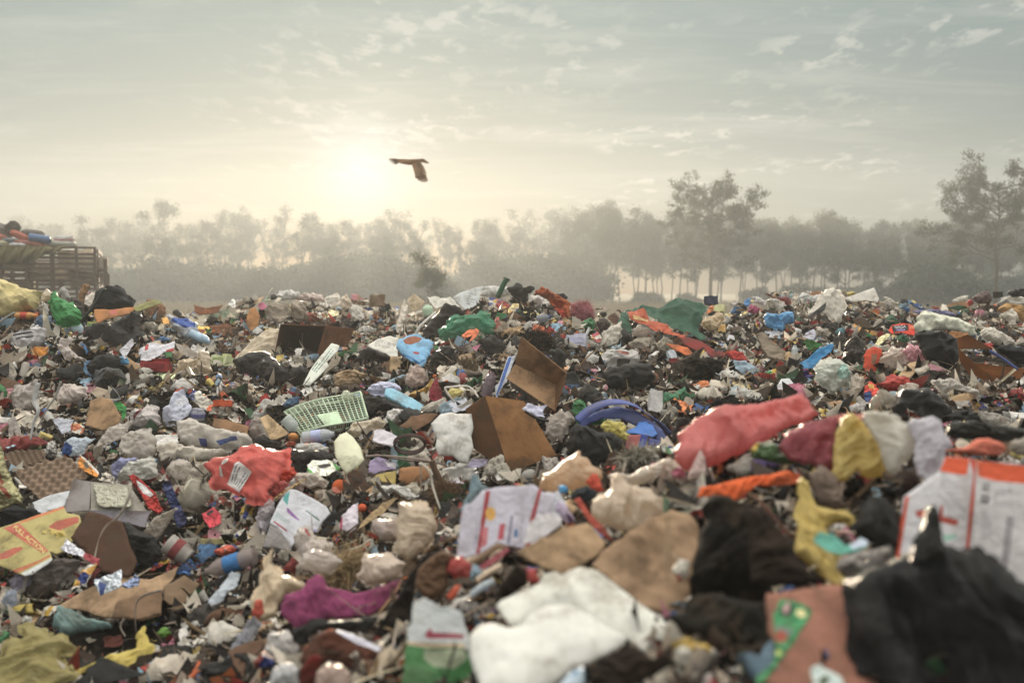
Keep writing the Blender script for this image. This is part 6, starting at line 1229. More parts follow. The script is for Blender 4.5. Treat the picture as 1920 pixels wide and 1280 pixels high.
BG('wood_block', 'brown wood block right of the yellow board', [(1010,830),(1010,745),(1090,732),(1230,730),(1230,810),(1160,850),(1050,862)], 'wood', '9c6c40', tilt=60, puff=.35, crum=.01, fold=.02, lm='the wood block', lift=.04, ragged=0, fine=.1)
TB('strap', 'white bent plastic strap hooking down in front of the wood block', [(1155,705,0),(1225,765,0),(1250,880,-8),(1300,1030,-20)], 20, 'hard', 'c9c2b2', flat=.2, lift=.1)
TB('strap', 'short drooping end of the bent white strap', [(1155,708,0),(1165,800,0),(1165,925,-5)], 16, 'hard', '9c8c78', flat=.3, lift=.1)
TB('hose', 'ribbed brown hose rising beside the wood block', [(1240,690,0),(1260,750,0),(1300,830,0)], 46, 'cloth', '6a5240', lift=.08)
FUR('fibre_clump', 'clump of brown coconut fibre below the ribbed hose', [(1270,930),(1290,870),(1360,860),(1420,900),(1400,980),(1310,1000)], '7a6048', n=2200, ln=.04, w=.001)
BG('plastic_bag', 'translucent dusty bag full of fibre in front of the brown carton', [(1580,800),(1620,720),(1690,652),(1730,670),(1790,740),(1810,810),(1780,850),(1680,840)], 'clear', 'c0baac', tie=(1690,665), lm='the dusty fibre bag', lift=.04)
SH('lavender_card', 'lavender flat card at the foot of the brown carton', [(1485,735),(1530,675),(1650,680),(1620,720),(1540,740)], 'paper', 'a09ab4', tilt=35, lift=.04)
BG('plastic_bag', 'white flat bag strip below the wood block', [(855,940),(900,880),(960,865),(1050,880),(1140,940),(1230,985),(1160,975),(1050,945),(960,900),(900,950)], 'film', 'cfcdc6', lift=.04, puff=.4)
SH('crumpled_paper', 'small white paper right of the ribbed hose', [(1375,840),(1420,810),(1485,870),(1470,890),(1410,890)], 'paper', 'b9b4bc', tilt=40)
SH('cup_piece', 'white plastic cup piece with pink rim', [(590,1165),(605,1080),(690,1000),(720,990),(725,1140),(680,1190),(610,1180)], 'hard', 'c2bac4', tilt=58, crum=.01, prints=[([(590,1168),(598,1095),(612,1085),(608,1180)],'b84a64')], lm='the white cup piece', lift=.05)
PN('white_carton', 'large white medicine carton with green and purple print', [(95,1130),(150,1010),(180,960),(235,893),(285,895),(390,950),(500,1015),(525,1060),(470,1120),(430,1195),(330,1170),(250,1300),(160,1170)], 'paper', 'c9cbd2', tilt=50, crum=.015, fold=.03, lm='the large white carton', lift=.07, ragged=.01, res=22,
   prints=[([(195,940),(240,900),(222,1005),(190,965)],'3a8f8c'),([(215,1025),(225,1020),(310,1110),(300,1112),(250,1080),(220,1050)],'8a5aa0'),([(347,1042),(355,1038),(452,1110),(445,1118)],'4a7868'),([(120,1118),(128,1112),(222,1182),(214,1190)],'b03a48'),([(140,1075),(143,1072),(236,1140),(233,1143)],'8aa49c'),([(385,1165),(430,1180),(432,1192),(380,1172)],'8a80b8')]+TL(180,1110,120,60,36,4,'7a9a92'))
PN('grey_card', 'grey folded side of the large white carton', [(45,1300),(100,1140),(165,1175),(250,1290),(255,1330),(130,1300),(90,1300)], 'paper', '8f8a88', tilt=60, lift=.09)
BG('plastic_bag', 'clear crumpled bag over the corner of the large white carton', [(260,1230),(290,1170),(350,1160),(400,1230),(525,1290),(530,1330),(560,1400),(600,1450),(480,1460),(370,1420),(310,1370),(270,1290)], 'clear', 'b4aaa2', crum=.25, prints=[([(330,1160),(350,1155),(390,1230),(375,1230)],'a84040')], lm='the clear crumpled bag', lift=.1)
BG('plastic_bag', 'grey translucent bag left of the large white carton', [(20,1060),(60,1000),(100,950),(135,990),(120,1060),(60,1110)], 'clear', 'a09a9c', lift=.04)
SH('leaf_card', 'long tan curled card strip pointing to the fruit', [(700,1200),(760,1110),(830,1040),(900,975),(1000,950),(900,1060),(800,1120)], 'card', '9a835e', tilt=40, fold=.1, lift=.05, lm='the curled card strip')

region('B4')
BG('plastic_bag', 'bright red plastic bag on the slope behind the tall pale yellow bag', [(850,150),(900,125),(960,95),(1030,95),(1095,150),(1090,185),(1040,220),(960,190),(880,180)], 'film', 'b83428', lift=.04, lm='the bright red bag')
SH('snack_packet', 'red, blue and yellow snack packets left of the white triangle tub', [(755,170),(790,135),(840,150),(880,220),(910,290),(850,330),(810,290),(760,270),(750,210)], 'foil', 'c2382a', tilt=50, lift=.05, crum=.16, prints=[([(752,210),(800,200),(810,240),(785,285),(755,265)],'2c4a86'),([(775,150),(820,150),(830,185),(790,180)],'c8963c'),([(860,250),(900,255),(908,290),(870,300)],'c8c4bc')])
BG('clear_bag', 'clear crumpled bag left of the red and blue snack packets', [(655,130),(700,90),(750,110),(740,180),(690,260),(640,290),(660,200)], 'clear', 'b4a898', lift=.03)
SH('torn_film', 'pale teal film above the white triangle tub', [(890,230),(950,195),(990,210),(960,250),(910,270)], 'film', '8fa4a8', lift=.04)
PN('carton_piece', 'off-white carton piece with red triangle mark', [(950,270),(1000,225),(1080,230),(1060,290),(1020,330),(960,320)], 'paper', 'b4ada4', tilt=50, lift=.04, prints=[([(1010,262),(1045,255),(1028,285)],'a83a2c'),([(1020,264),(1036,261),(1028,276)],'b4ada4')], lm='the red triangle piece')
SH('pouch', 'olive dotted pouch right of the red triangle piece', [(1060,270),(1110,240),(1150,290),(1140,350),(1060,370),(1040,330)], 'wrap', '7a6a3c', tilt=50, lift=.03)
SH('newspaper', 'grey printed sheet with hole, left of the knotted pale strips', [(1140,240),(1210,210),(1290,220),(1320,290),(1230,355),(1180,340)], 'paper', 'a5a0a4', tilt=45, lift=.04, prints=TL(1225,262,110,60,10,4,'4a4650')+[([(1215,300),(1260,285),(1270,305),(1225,325)],'4a4440')], lm='the grey printed sheet')
BG('torn_film', 'knotted pale film strips on the dark slope at the right', [(1250,140),(1330,110),(1420,145),(1520,190),(1575,205),(1580,240),(1565,295),(1550,235),(1500,215),(1400,185),(1340,200),(1360,265),(1320,235)], 'film', 'a39d94', crum=.3, lift=.03, lm='the knotted pale strips')
SH('torn_film', 'flat grey film tail below the knotted pale strips', [(1310,290),(1440,270),(1505,265),(1480,300),(1340,318)], 'film', '9a938c', tilt=35, lift=.04)
BG('clear_bag', 'long clear bag at the foot of the right slope', [(1540,330),(1620,350),(1720,370),(1800,400),(1825,480),(1750,485),(1640,440),(1560,390)], 'clear', '98948c', crum=.25, lift=.04, lm='the long clear bag')
BG('bin_bag', 'black film for the dark hollow between the grey printed sheet and the long clear bag', [(1330,380),(1420,330),(1530,345),(1580,410),(1500,440),(1380,430)], 'bin', '1f1c19')  # black solid stands in for the shade of a dark hollow
SH('crumpled_paper', 'small white folded paper under the brown case', [(1498,130),(1540,120),(1575,190),(1520,195)], 'paper', 'b9b4ac', tilt=55)
TB('stick', 'brown curved stick running from the bright red bag to the pale strips', [(1050,220,0),(1120,218,5),(1190,200,10),(1255,150,15)], 16, 'wood', '6a5440', lift=.05)
BG('rag', 'brown-grey rag between the bright red bag and the knotted strips', [(1100,130),(1150,90),(1190,120),(1200,170),(1140,190)], 'cloth', '6a5c4c', crum=.3)
region('B3')
BG('plastic_bag', 'green bag crumpled behind the left end of the blue arch', [(480,340),(500,290),(560,265),(620,330),(720,400),(700,430),(600,430),(540,420)], 'film', '3a7f48', lm='the green bag behind the arch')
TB('blue_arch', 'curved blue plastic rim like a broken basin edge', [(540,410,0),(600,350,20),(700,295,40),(820,275,50),(940,300,45),(1040,370,30),(1130,440,10),(1190,510,0)], 66, 'hard', '4a5aa0', flat=.15, lift=.06, n=8)
PN('basin', 'scuffed blue inner wall of the broken basin under the arch', [(545,440),(600,380),(700,330),(820,305),(940,330),(1040,395),(1130,470),(1185,560),(1150,600),(1060,520),(960,450),(850,395),(720,390),(620,430),(570,470)], 'hard', '3a4a86', tilt=60, crum=.02, lift=.045)
PN('blue_plastic', 'bright blue cracked plastic bracket under the blue arch', [(870,495),(950,450),(970,415),(1050,410),(1100,500),(1070,525),(960,500)], 'hard', '2f6fc0', tilt=45, lift=.07, crum=.05)
PN('red_board', 'red and blue box corner below the blue arch', [(865,590),(900,510),(985,505),(1040,510),(1000,620),(950,640)], 'hard', 'a04c48', tilt=60, prints=[([(985,505),(1040,512),(1000,622),(955,635)],'2f4aa0')], lift=.06)
PN('blue_crate', 'dark blue crate corner at the right foot of the blue arch', [(1045,530),(1190,570),(1220,620),(1190,650),(1090,600),(1035,575)], 'hard', '2a3a86', tilt=50, lift=.05)
BG('plastic_bag', 'crumpled yellow film in front of the blue arch', [(690,450),(745,398),(820,420),(880,460),(870,490),(905,510),(880,560),(830,520),(750,500)], 'film', 'b5a850', crum=.25, lift=.06, lm='the crumpled yellow film')
BG('plastic_bag', 'clear food tub behind the crumpled yellow film', [(750,400),(790,375),(840,395),(835,430),(780,430)], 'clear', 'b0b4a8')
BG('bin_bag', 'big shiny black bag with tied white top, centre right', [(430,560),(450,490),(520,420),(600,440),(700,480),(800,500),(860,560),(850,660),(800,740),(700,745),(560,720),(450,640)], 'bin', '26231f', tie=(540,430), crum=.1, lm='the big shiny black bag', lift=.06, res=40)
BG('plastic_bag', 'dusty clear sleeve left of the big shiny black bag', [(305,500),(340,400),(420,335),(480,340),(510,400),(460,460),(430,560),(360,540)], 'clear', 'a69c92', lift=.04)
BX('carton', 'white double medicine box left of the green mesh', 1087, 275, 90, 165, 50, 'b4b2b0', yaw=12, tilt=-25, roll=12, lid=False, lm='the white double box')
BG('net_bag', 'bunched green mesh right of the white double box', [(1140,290),(1150,200),(1210,220),(1290,175),(1320,230),(1270,280),(1230,330),(1170,320)], 'film', '3f7f58', crum=.35, fold=.4, lm='the bunched green mesh')
BX('carton', 'small tan-white box right of the green mesh', 1320, 290, 60, 80, 30, 'b5a898', yaw=25, tilt=-20, roll=25, lid=False)
BG('plastic_bag', 'long grey film fold lying above the blue arch', [(740,180),(800,145),(900,155),(1010,135),(1070,140),(1030,185),(930,200),(830,205)], 'film', '8f857c', crum=.25)
BG('blue_rag', 'dull blue pouch right of the tall open carton', [(430,210),(460,160),(540,150),(620,190),(560,225),(470,235)], 'cloth', '3f5a78')
BL('clay_cup', 'terracotta cup shape on the dark slope above the blue arch', 1068, 110, 85, '8a5a40', 'pulp', h=85)
SH('crumpled_paper', 'torn lavender papers inside the tall open carton foot', [(150,330),(190,285),(250,300),(330,305),(290,340),(305,385),(240,370),(190,345)], 'paper', 'bfc0d4', tilt=50, crum=.18, lift=.12, lm='the torn lavender papers')
TB('black_bar', 'black bar edge below the torn lavender papers', [(165,340,0),(250,390,0),(335,410,0)], 20, 'hard', '24221f', lift=.13)
BL('bulb', 'clear round plastic cup in front of the big shiny black bag', 197, 795, 110, 'a8a49c', 'clear', h=95)
BG('plastic_bag', 'clear twisted plastic left of the big shiny black bag foot', [(290,650),(330,680),(390,660),(395,720),(360,790),(300,760)], 'clear', 'a8a098', lift=.05)
BT('bottle', 'small clear bottle neck by the big shiny black bag', (462,680), (470,600), 48, 'clear', 'a8a49c', cap='8a8a8a', lift=.05)
FUR('frayed_mop', 'grey-white frayed mop strands right of the big shiny black bag', [(850,700),(920,640),(1010,640),(1060,680),(1000,740),(900,750)], '9a988a', n=1400, ln=.035, w=.002)
SH('red_foil', 'red and gold packet by the clear round cup', Q(160,885,150,50,5), 'wrap', 'b03a34', crum=.3)
BG('fluted_shell', 'pale peach crumpled foam sheet at the edge of the near mound', [(255,840),(290,800),(360,770),(440,700),(500,650),(555,630),(560,670),(620,672),(640,720),(700,760),(710,820),(600,880),(520,900),(450,880),(400,920),(330,910),(270,880)], 'thin', 'd8bfa0', tilt=60, crum=.22, depth=2.75, lm='the pale peach sheet', lift=.0)
BG('red_scrap', 'bright orange-red scrap beside the pale peach sheet', [(600,840),(650,775),(690,810),(720,900),(680,910),(630,880)], 'film', 'cc4a2a', tilt=60, depth=2.7, lift=0)
BG('plastic_bag', 'bright cream bag lying along the crest left of the big pink bag', [(740,800),(800,770),(900,790),(1000,740),(1120,690),(1200,670),(1260,700),(1310,760),(1320,830),(1220,860),(1100,860),(980,860),(850,870),(760,850)], 'thin', 'd4cabc', depth=2.7, lift=0, crum=.15, prints=[([(1190,790),(1250,750),(1300,780),(1290,830),(1220,840)],'b06a80')], lm='the bright cream bag')
BG('plastic_cup', 'large crumpled milky plastic tub in the middle of the near mound', [(640,1060),(680,960),(760,880),(790,790),(840,800),(900,860),(1040,900),(1130,960),(1160,1040),(1100,1110),(1000,1180),(850,1190),(720,1140)], 'thin', 'cfc0ac', tilt=60, depth=2.3, lift=0, crum=.1, lm='the milky tub', res=36)
BG('big_pink_bag', 'large translucent coral-pink bag on top of the near mound', [(1225,640),(1240,520),(1270,450),(1400,380),(1480,330),(1560,300),(1700,310),(1830,290),(1980,255),(2080,240),(2150,280),(2220,370),(2150,420),(2060,440),(1960,480),(1880,540),(1760,600),(1650,660),(1560,720),(1440,740),(1330,760),(1280,740)], 'thin', 'd8807c', tilt=55, depth=2.6, lift=0, crum=.13, fold=.25, puff=.6, res=44, lm='the large coral-pink bag', K=1.5)
BG('plastic_bag', 'small pinkish-grey bag tip hanging under the coral-pink bag', [(1330,790),(1380,680),(1410,620),(1440,680),(1450,790),(1390,820)], 'clear', 'b09a94', tilt=60, depth=2.45, lift=0)
BG('dark_fur', 'dark blurred bag behind the left side of the coral-pink bag', [(1200,470),(1240,400),(1300,380),(1340,410),(1260,460),(1230,560),(1200,560)], 'bin', '2c2622', depth=2.75, lift=0)
BG('green_leaves', 'green and cream chopped leaves below the coral-pink bag', [(1740,620),(1800,560),(1890,560),(2000,600),(2100,680),(2050,720),(1900,700),(1780,680)], 'wrap', '4a6a3c', crum=.4, depth=2.4, lift=0, lm='the chopped leaves')
BG('orange_cloth', 'vivid orange cloth running below the chopped leaves', [(1390,950),(1410,880),(1520,860),(1640,830),(1780,800),(1900,790),(2010,760),(2120,790),(2100,850),(1950,870),(1800,870),(1720,930),(1650,980),(1600,950),(1480,940)], 'cloth', 'c9561d', depth=2.2, lift=0, fold=.3, crum=.2, puff=.4, lm='the vivid orange cloth', K=1.5)
SH('yellow_cable', 'orange-red thin strip left of the milky tub', [(520,970),(560,960),(620,1050),(720,1150),(790,1260),(740,1240),(650,1160),(590,1080)], 'film', 'b8452a', tilt=50, depth=2.35, lift=0)
BG('dark_bottle', 'dark blue rounded lid under the orange-red scrap', [(500,960),(520,890),(600,870),(680,910),(670,960),(590,980)], 'bin', '26303a', depth=2.55, lift=0)
BG('plastic_bag', 'lavender-white small packet left of the dark blue lid', [(380,1040),(400,980),(440,990),(500,1080),(520,1130),(460,1130)], 'film', 'a89ab0', depth=2.4, lift=0, prints=[([(450,1060),(490,1080),(515,1128),(470,1125)],'5c3a5a')])
BG('plastic_disc', 'clear-blue tiny bottle cap near the pale peach sheet', E(435,890,70,60), 'film', '4a9ac8', depth=2.6, lift=0)

region('B4')
BG('pink_bag', 'dull pink-red bag beside the yellow bag on the near mound', [(170,590),(200,520),(300,440),(400,395),(480,390),(560,400),(560,560),(530,700),(520,760),(440,740),(330,720),(230,680)], 'thin', 'a8505a', tilt=58, depth=2.35, lift=0, fold=.35, crum=.2, puff=.6, lm='the dull pink-red bag', K=1.4)
SH('pink_bag', 'pink-brown cloth fold peeking behind the yellow bag top', [(480,390),(600,355),(760,360),(780,400),(700,420),(560,420)], 'cloth', 'a5685c', depth=2.5, lift=0, tilt=45)
BG('plastic_bag', 'tall pale yellow bag standing in the middle of the right near mound', [(530,800),(540,640),(560,460),(590,390),(650,365),(715,380),(760,460),(840,530),(870,620),(900,740),(870,800),(790,840),(700,760),(640,830),(590,870)], 'thin', 'c0ac62', tilt=66, depth=2.3, lift=0, fold=.25, crum=.2, puff=.6, lm='the tall pale yellow bag', res=40, K=1.4)
BG('yellow_bag', 'dirty yellow bag tail curling down the right near mound', [(255,1340),(270,1200),(290,1050),(300,950),(275,830),(310,800),(360,840),(380,930),(420,1010),(520,1040),(620,1060),(660,1110),(560,1130),(480,1170),(540,1250),(560,1400),(590,1500),(680,1540),(560,1580),(480,1530),(380,1440)], 'film', 'b39a46', tilt=55, depth=1.95, lift=0, fold=.25, crum=.2, puff=.5, res=40, lm='the dirty yellow bag tail', K=1.4)
BG('plastic_bag', 'brown-grey dirty film between the yellow bags', [(350,790),(450,740),(540,800),(580,900),(600,1010),(540,1040),(440,1000),(390,900)], 'film', '7a6656', depth=2.15, lift=0, crum=.3)
BG('white_bag', 'large round milky-white bag on the right near mound', [(750,390),(800,350),(890,338),(980,370),(1050,430),(1100,520),(1120,620),(1050,720),(1000,780),(930,820),(900,720),(860,590),(800,490)], 'thin', 'd6d2c8', tilt=66, depth=2.25, lift=0, fold=.2, crum=.14, puff=.7, lm='the round milky-white bag', K=1.5, res=38)
BG('white_bag', 'crumpled bluish-white bag right of the milky-white one', [(1050,430),(1120,390),(1220,375),(1290,400),(1330,500),(1400,590),(1330,620),(1310,700),(1280,800),(1200,860),(1130,800),(1100,700),(1120,560)], 'thin', 'c6c4cc', tilt=66, depth=2.2, lift=0, fold=.3, crum=.2, puff=.6, lm='the bluish-white bag', K=1.5, res=38)
BG('dark_gap', 'dark brown fill in the gap between the white bags and the orange-edged box', [(1010,860),(1060,760),(1130,800),(1180,870),(1150,930),(1060,930)], 'cloth', '3a2c28', depth=2.15, lift=0)  # dark brown shape filling the gap between the bags
BG('orange_cloth', 'blurred salmon-orange cloth above the orange-edged box', [(1310,620),(1450,600),(1540,540),(1620,530),(1700,560),(1770,600),(1720,650),(1600,660),(1450,640)], 'cloth', 'bb6550', depth=2.3, lift=0, fold=.3, lm='the salmon-orange cloth', K=1.4)
BG('bin_bag', 'dark wet plastic at the right edge above the salmon cloth', [(1310,430),(1500,410),(1700,440),(1960,480),(1960,540),(1700,560),(1500,540),(1350,520)], 'bin', '3a362c', depth=2.55, lift=0)
BG('plastic_bag', 'grey-beige bunched film at the right edge', [(1780,560),(1960,510),(1960,640),(1840,660),(1780,620)], 'film', '8f877a', depth=2.35, lift=0)
PN('paint_box', 'large white carton face with bright orange bands, close at the right', [(1285,765),(1330,658),(1500,672),(1545,684),(1550,800),(1520,1100),(1500,1500),(1470,1750),(940,1750),(985,1350),(1040,940)], 'paper', 'b9b6b8', tilt=68, yaw=10, depth=1.92, lift=0, crum=.01, fold=.02, ragged=0, thick=.004, res=22, K=1.4, lm='the orange-banded carton',
   prints=[([(1287,763),(1330,660),(1498,674),(1478,790),(1440,790)],'d8501a'),([(1498,674),(1544,686),(1548,800),(1520,1100),(1490,1360),(1470,1740),(1440,1740),(1468,1350),(1500,1000),(1524,790)],'c8401a'),([(1040,945),(1070,940),(1010,1330),(960,1740),(945,1740),(985,1340)],'c8461e'),([(1120,1045),(1180,1030),(1290,1075),(1290,1010),(1310,1000),(1310,1080),(1420,1110),(1405,1150),(1290,1120),(1120,1080)],'b04030'),([(1310,1210),(1410,1210),(1410,1235),(1320,1260)],'8ab0a0')]+TL(1370,850,150,80,6,4,'8f8a90'))
PN('carton_side', 'right face of the large white carton with orange top band', [(1545,684),(1980,735),(1990,1560),(1750,1620),(1470,1750),(1500,1400),(1530,1000)], 'paper', 'b4b0b0', tilt=70, yaw=-24, depth=1.88, lift=0, crum=.01, fold=.02, ragged=0, thick=.004, res=22, K=1.4,
   prints=TL(1780,960,220,120,4,5,'8a8084')+TL(1620,1150,80,200,4,6,'8a8286')+[([(1546,686),(1978,736),(1980,860),(1700,835),(1560,800)],'d8501a'),([(1590,850),(1640,850),(1636,905),(1586,900)],'4a4240'),([(1580,930),(1635,935),(1630,995),(1580,990)],'4a4240'),*[([(x,1080),(x+8,1080),(x-42,1500),(x-50,1500)],'5a4a5c') for x in (1765,1782,1800)]], text=[('93', (1613,878), 46, 4, 'b8b4b4'), ('9', (1606,963), 46, 4, 'b8b4b4')])

# ================================================================= foreground
region('C1')
SH('silver_packet', 'silver and red sachet left of the dark brown flap', [(430,330),(480,270),(540,320),(620,370),(720,405),(690,450),(640,430),(560,380),(480,360)], 'foil', 'b4b4bc', tilt=40, crum=.15, prints=[([(600,355),(720,405),(690,450),(620,420),(585,390)],'a82a3a')], lift=.07, lm='the silver and red sachet')
SH('gold_packet', 'gold and red foil strip below the silver and red sachet', [(640,440),(690,440),(620,530),(560,600),(500,620),(530,560),(580,490)], 'wrap', 'b08020', tilt=40, crum=.2, lift=.07, lm='the gold foil strip')
BG('yellow_flower', 'yellow leafy plastic scrap over the FULL ACTION carton', [(300,220),(360,190),(460,210),(520,240),(450,290),(400,330),(370,280)], 'film', 'b5a04c', crum=.3, lift=.08)
PN('cardboard_sheet', 'wide flattened brown carton with folds, lower left', [(415,735),(560,640),(700,590),(900,530),(1060,560),(1160,500),(1270,455),(1210,550),(1160,600),(1140,640),(1140,790),(1000,825),(790,820),(600,770)], col='a18464', tilt=28, crum=.04, lm='the wide flattened carton', lift=.05, res=24)
PN('cardboard_sheet', 'raised corrugated edge of the wide flattened carton', [(790,815),(830,700),(960,650),(1140,625),(1138,790),(990,828)], col='866a50', tilt=50, lift=.075)
PN('cardboard_sheet', 'brown carton flap right of the wide flattened carton', [(1150,600),(1300,520),(1400,575),(1360,660),(1300,760),(1150,710)], col='7d664e', tilt=45, lift=.05)
TB('strap', 'thin clear strap arching over the flattened carton down to the soil', [(1140,625,0),(1020,660,-5),(965,710,-8),(955,800,-10),(960,920,-15)], 20, 'film', 'a4988c', flat=.3, lift=.1)
TB('strap', 'second short strap loop below the flattened carton', [(875,825,0),(850,880,-2),(885,950,-6)], 10, 'hard', 'a09488', lift=.08)
SH('milk_sachet', 'crumpled white and blue sachet on the wide flattened carton', [(660,545),(760,520),(860,490),(865,580),(860,610),(760,640),(690,655)], 'foil', 'bcc4cc', tilt=45, crum=.12, prints=[([(690,550),(750,580),(720,650),(695,652)],'2a4a90')], lift=.09, lm='the white and blue sachet')
SH('milk_sachet', 'second blue and white twisted sachet beside it', [(880,565),(950,515),(985,545),(975,590),(890,612),(860,600)], 'foil', '7a88a8', tilt=45, crum=.2, lift=.08)
BG('green_bag', 'faded teal cloth bag tied at the right, on the soil', [(370,860),(400,790),(430,750),(520,770),(620,830),(700,845),(800,860),(800,890),(700,905),(540,925),(430,950)], 'cloth', '67817e', drape=.8, tilt=40, tie=(690,870), crum=.12, fold=.2, lm='the faded teal bag', lift=.04, K=1.4)
BG('yellow_sack', 'yellow-green woven sack at the lower left corner', [(-60,1120),(0,1100),(60,1010),(180,960),(170,905),(300,900),(360,950),(560,1025),(450,1070),(430,1110),(490,1180),(540,1230),(500,1270),(300,1340),(-60,1360)], 'film', '8f8348', drape=1, tilt=38, puff=.5, fold=.3, crum=.18, lm='the yellow-green sack', lift=.05, res=40)
BG('yellow_bag', 'bright yellow plastic strip with upright knot on the soil', [(425,1200),(560,1180),(700,1120),(760,1090),(950,1040),(960,940),(1000,905),(1020,960),(1090,1025),(1060,1050),(980,1090),(880,1160),(780,1150),(600,1200),(520,1270),(440,1240)], 'film', 'b5a244', drape=.8, tilt=40, puff=.35, fold=.25, lm='the bright yellow strip', lift=.05, res=34)
SH('black_card', 'flat black triangle of rubber sheet in front of the bright yellow strip', [(540,1270),(720,1100),(880,1150),(1020,1215),(900,1240),(780,1270),(650,1310)], 'bin', '161512', tilt=25, crum=.05, lift=.05)
SH('red_packet', 'small red and white packet on the soil by the black triangle', [(990,1170),(1050,1145),(1140,1175),(1130,1215),(1060,1210),(1010,1190)], 'foil', 'b8443c', tilt=40, lift=.04)
BT('jar', 'grey-white jar with red label under the dark grey bag', (1180,290), (1340,400), 175, 'hard', '8c857e', cap=None, band='8a3a3a', neck=.8, lift=.05, lm='the jar with red label')
BT('bottle', 'water bottle with bright blue label half hidden on the right', (1800,380), (1440,500), 150, 'clear', '9a8a84', cap=None, band='2f78b8', lift=.05)
BG('orange_bits', 'orange, white and red snack packet above the blue-labelled bottle', [(1505,350),(1580,310),(1640,300),(1690,330),(1640,370),(1560,390)], 'wrap', 'c05030', lift=.05)
SH('glove', 'white glove-like torn paper below the blue-labelled bottle', [(1470,690),(1550,610),(1590,540),(1640,485),(1690,510),(1680,590),(1600,640),(1580,690),(1500,725)], 'film', 'b4bcc4', tilt=50, crum=.15, lift=.05, depth=3.2, lm='the white glove-like paper')
BG('plastic_bag', 'small lime green wrapper on the bare soil', E(1160,920,90,70), 'film', '6a9a3a')
BG('plastic_bag', 'tiny white eggshell-like cup near the carton flap', E(1235,790,55,60), 'hard', 'bcb4a0')
SH('red_rag', 'faint red cloth scrap on the bare soil', Q(800,985,130,80,-10), 'cloth', '6a3c34', tilt=25)
BG('lavender_film', 'lavender film bunch at the left edge below the FULL ACTION carton', [(60,560),(130,520),(215,510),(230,570),(190,640),(110,640)], 'film', '8c8698', crum=.25, fold=.3, lm='the lavender film')
BG('lavender_film', 'hanging pale blue film below the lavender bunch', [(10,700),(60,620),(120,640),(125,720),(90,785),(40,750)], 'clear', '8a94a4')
BG('torn_film', 'grey and brown film pile right of the lavender film', [(230,480),(330,450),(400,400),(540,420),(550,480),(450,560),(350,640),(250,590)], 'clear', '7a7068', crum=.3, lm='the grey film pile')
SH('patterned_sheet', 'white sheet with dark pattern at the lower left edge', [(-20,830),(40,800),(100,840),(105,890),(40,925),(-20,910)], 'paper', 'b0acb4', tilt=35, prints=[([(10+i*18,830+i*6),(40+i*15,850+i*5),(38+i*15,860+i*5),(8+i*18,842+i*6)],'3a3438') for i in range(4)])
SH('red_white_packet', 'red and white sachet end near the gold foil strip', [(345,700),(380,660),(460,660),(530,640),(500,680),(430,700),(370,715)], 'foil', 'b44a44', tilt=35)
SH('food_packet', 'printed blue and yellow packet left of the faded teal bag', [(270,790),(330,740),(410,730),(400,770),(340,810),(280,830)], 'wrap', 'a88040', tilt=35)
BG('plastic_bag', 'tiny white torn bag above the patterned sheet', E(195,850,70,90), 'film', 'a8a8a0')

region('C2')
TB('stick', 'thick pale wooden stick slanting up at the lower left of the near mound', [(-300,1290,0),(-150,1130,10),(-40,960,20),(60,890,25)], 60, 'wood', 'a98a62', lift=.0, anchor=(-200,1200), ends=(1.2,.7))
BG('plastic_bag', 'blue-grey film left of the thick pale stick', [(-230,1200),(-160,1000),(-60,850),(20,800),(40,870),(-40,960),(-120,1100),(-180,1240)], 'clear', '8a8c96', tilt=45, crum=.2)
BG('foam_heap', 'cream crumpled foam heap left of the purple cloth', [(-30,720),(20,600),(30,500),(60,470),(100,340),(125,330),(110,440),(180,520),(240,530),(330,570),(340,620),(220,640),(160,720),(140,800),(60,850),(0,830)], 'film', 'c6b496', tilt=60, depth=2.75, lift=0, crum=.3, fold=.3, lm='the cream foam heap', K=1.4)
BG('red_scrap', 'orange-red scrap on the cream foam heap', [(0,700),(40,700),(50,790),(20,830),(-30,800)], 'film', 'b8452c', depth=2.65, lift=0)
BG('purple_cloth', 'purple velvety cloth draped over the near mound', [(130,800),(190,660),(330,620),(380,560),(440,520),(480,540),(500,600),(600,620),(700,650),(790,630),(900,590),(1010,550),(1050,560),(1000,640),(900,740),(800,800),(650,820),(500,830),(380,860),(290,910),(240,870)], 'cloth', '7a3458', tilt=40, depth=2.45, lift=0, puff=.35, crum=.1, fold=.35, lm='the purple cloth', res=44, K=1.5)
BG('bin_bag', 'long dark rubber strip curving down beside the purple cloth', [(800,1000),(900,830),(1000,680),(1080,520),(1180,390),(1290,340),(1330,350),(1200,430),(1130,540),(1120,660),(1100,800),(1000,940),(920,1040),(850,1060)], 'cloth', '1d1815', tilt=50, depth=2.3, lift=0, puff=.3, crum=.06, lm='the long dark strip', fine=.4)
TB('splintered_wood', 'pale splintered wood edge along the long dark strip', [(760,930,0),(880,770,0),(980,640,5),(1060,500,10),(1180,370,15),(1300,300,20),(1420,250,25)], 26, 'wood', '9c7a52', anchor=(900,800), lift=.03, flat=.6)
BG('plastic_cup', 'translucent beige plastic tub standing behind the long dark strip', [(990,250),(1000,100),(1010,20),(1130,20),(1240,50),(1280,160),(1250,270),(1180,350),(1080,420),(1000,380)], 'film', 'b0a08a', tilt=66, depth=2.85, lift=0, crum=.08, fold=.1, lm='the beige tub', res=34)
BG('plastic_bag', 'glinting white crumpled film left of the beige tub', [(720,520),(760,430),(780,380),(900,370),(1000,400),(1060,440),(1000,540),(880,580),(780,590)], 'film', 'b8a898', depth=2.7, lift=0, crum=.35, fold=.3, lm='the glinting white film', K=1.4)
BG('plastic_bag', 'grey cone film behind the glinting white film', [(810,160),(850,130),(1005,120),(1000,260),(900,280),(840,230)], 'film', '9a8c84', depth=3.0, lift=0)
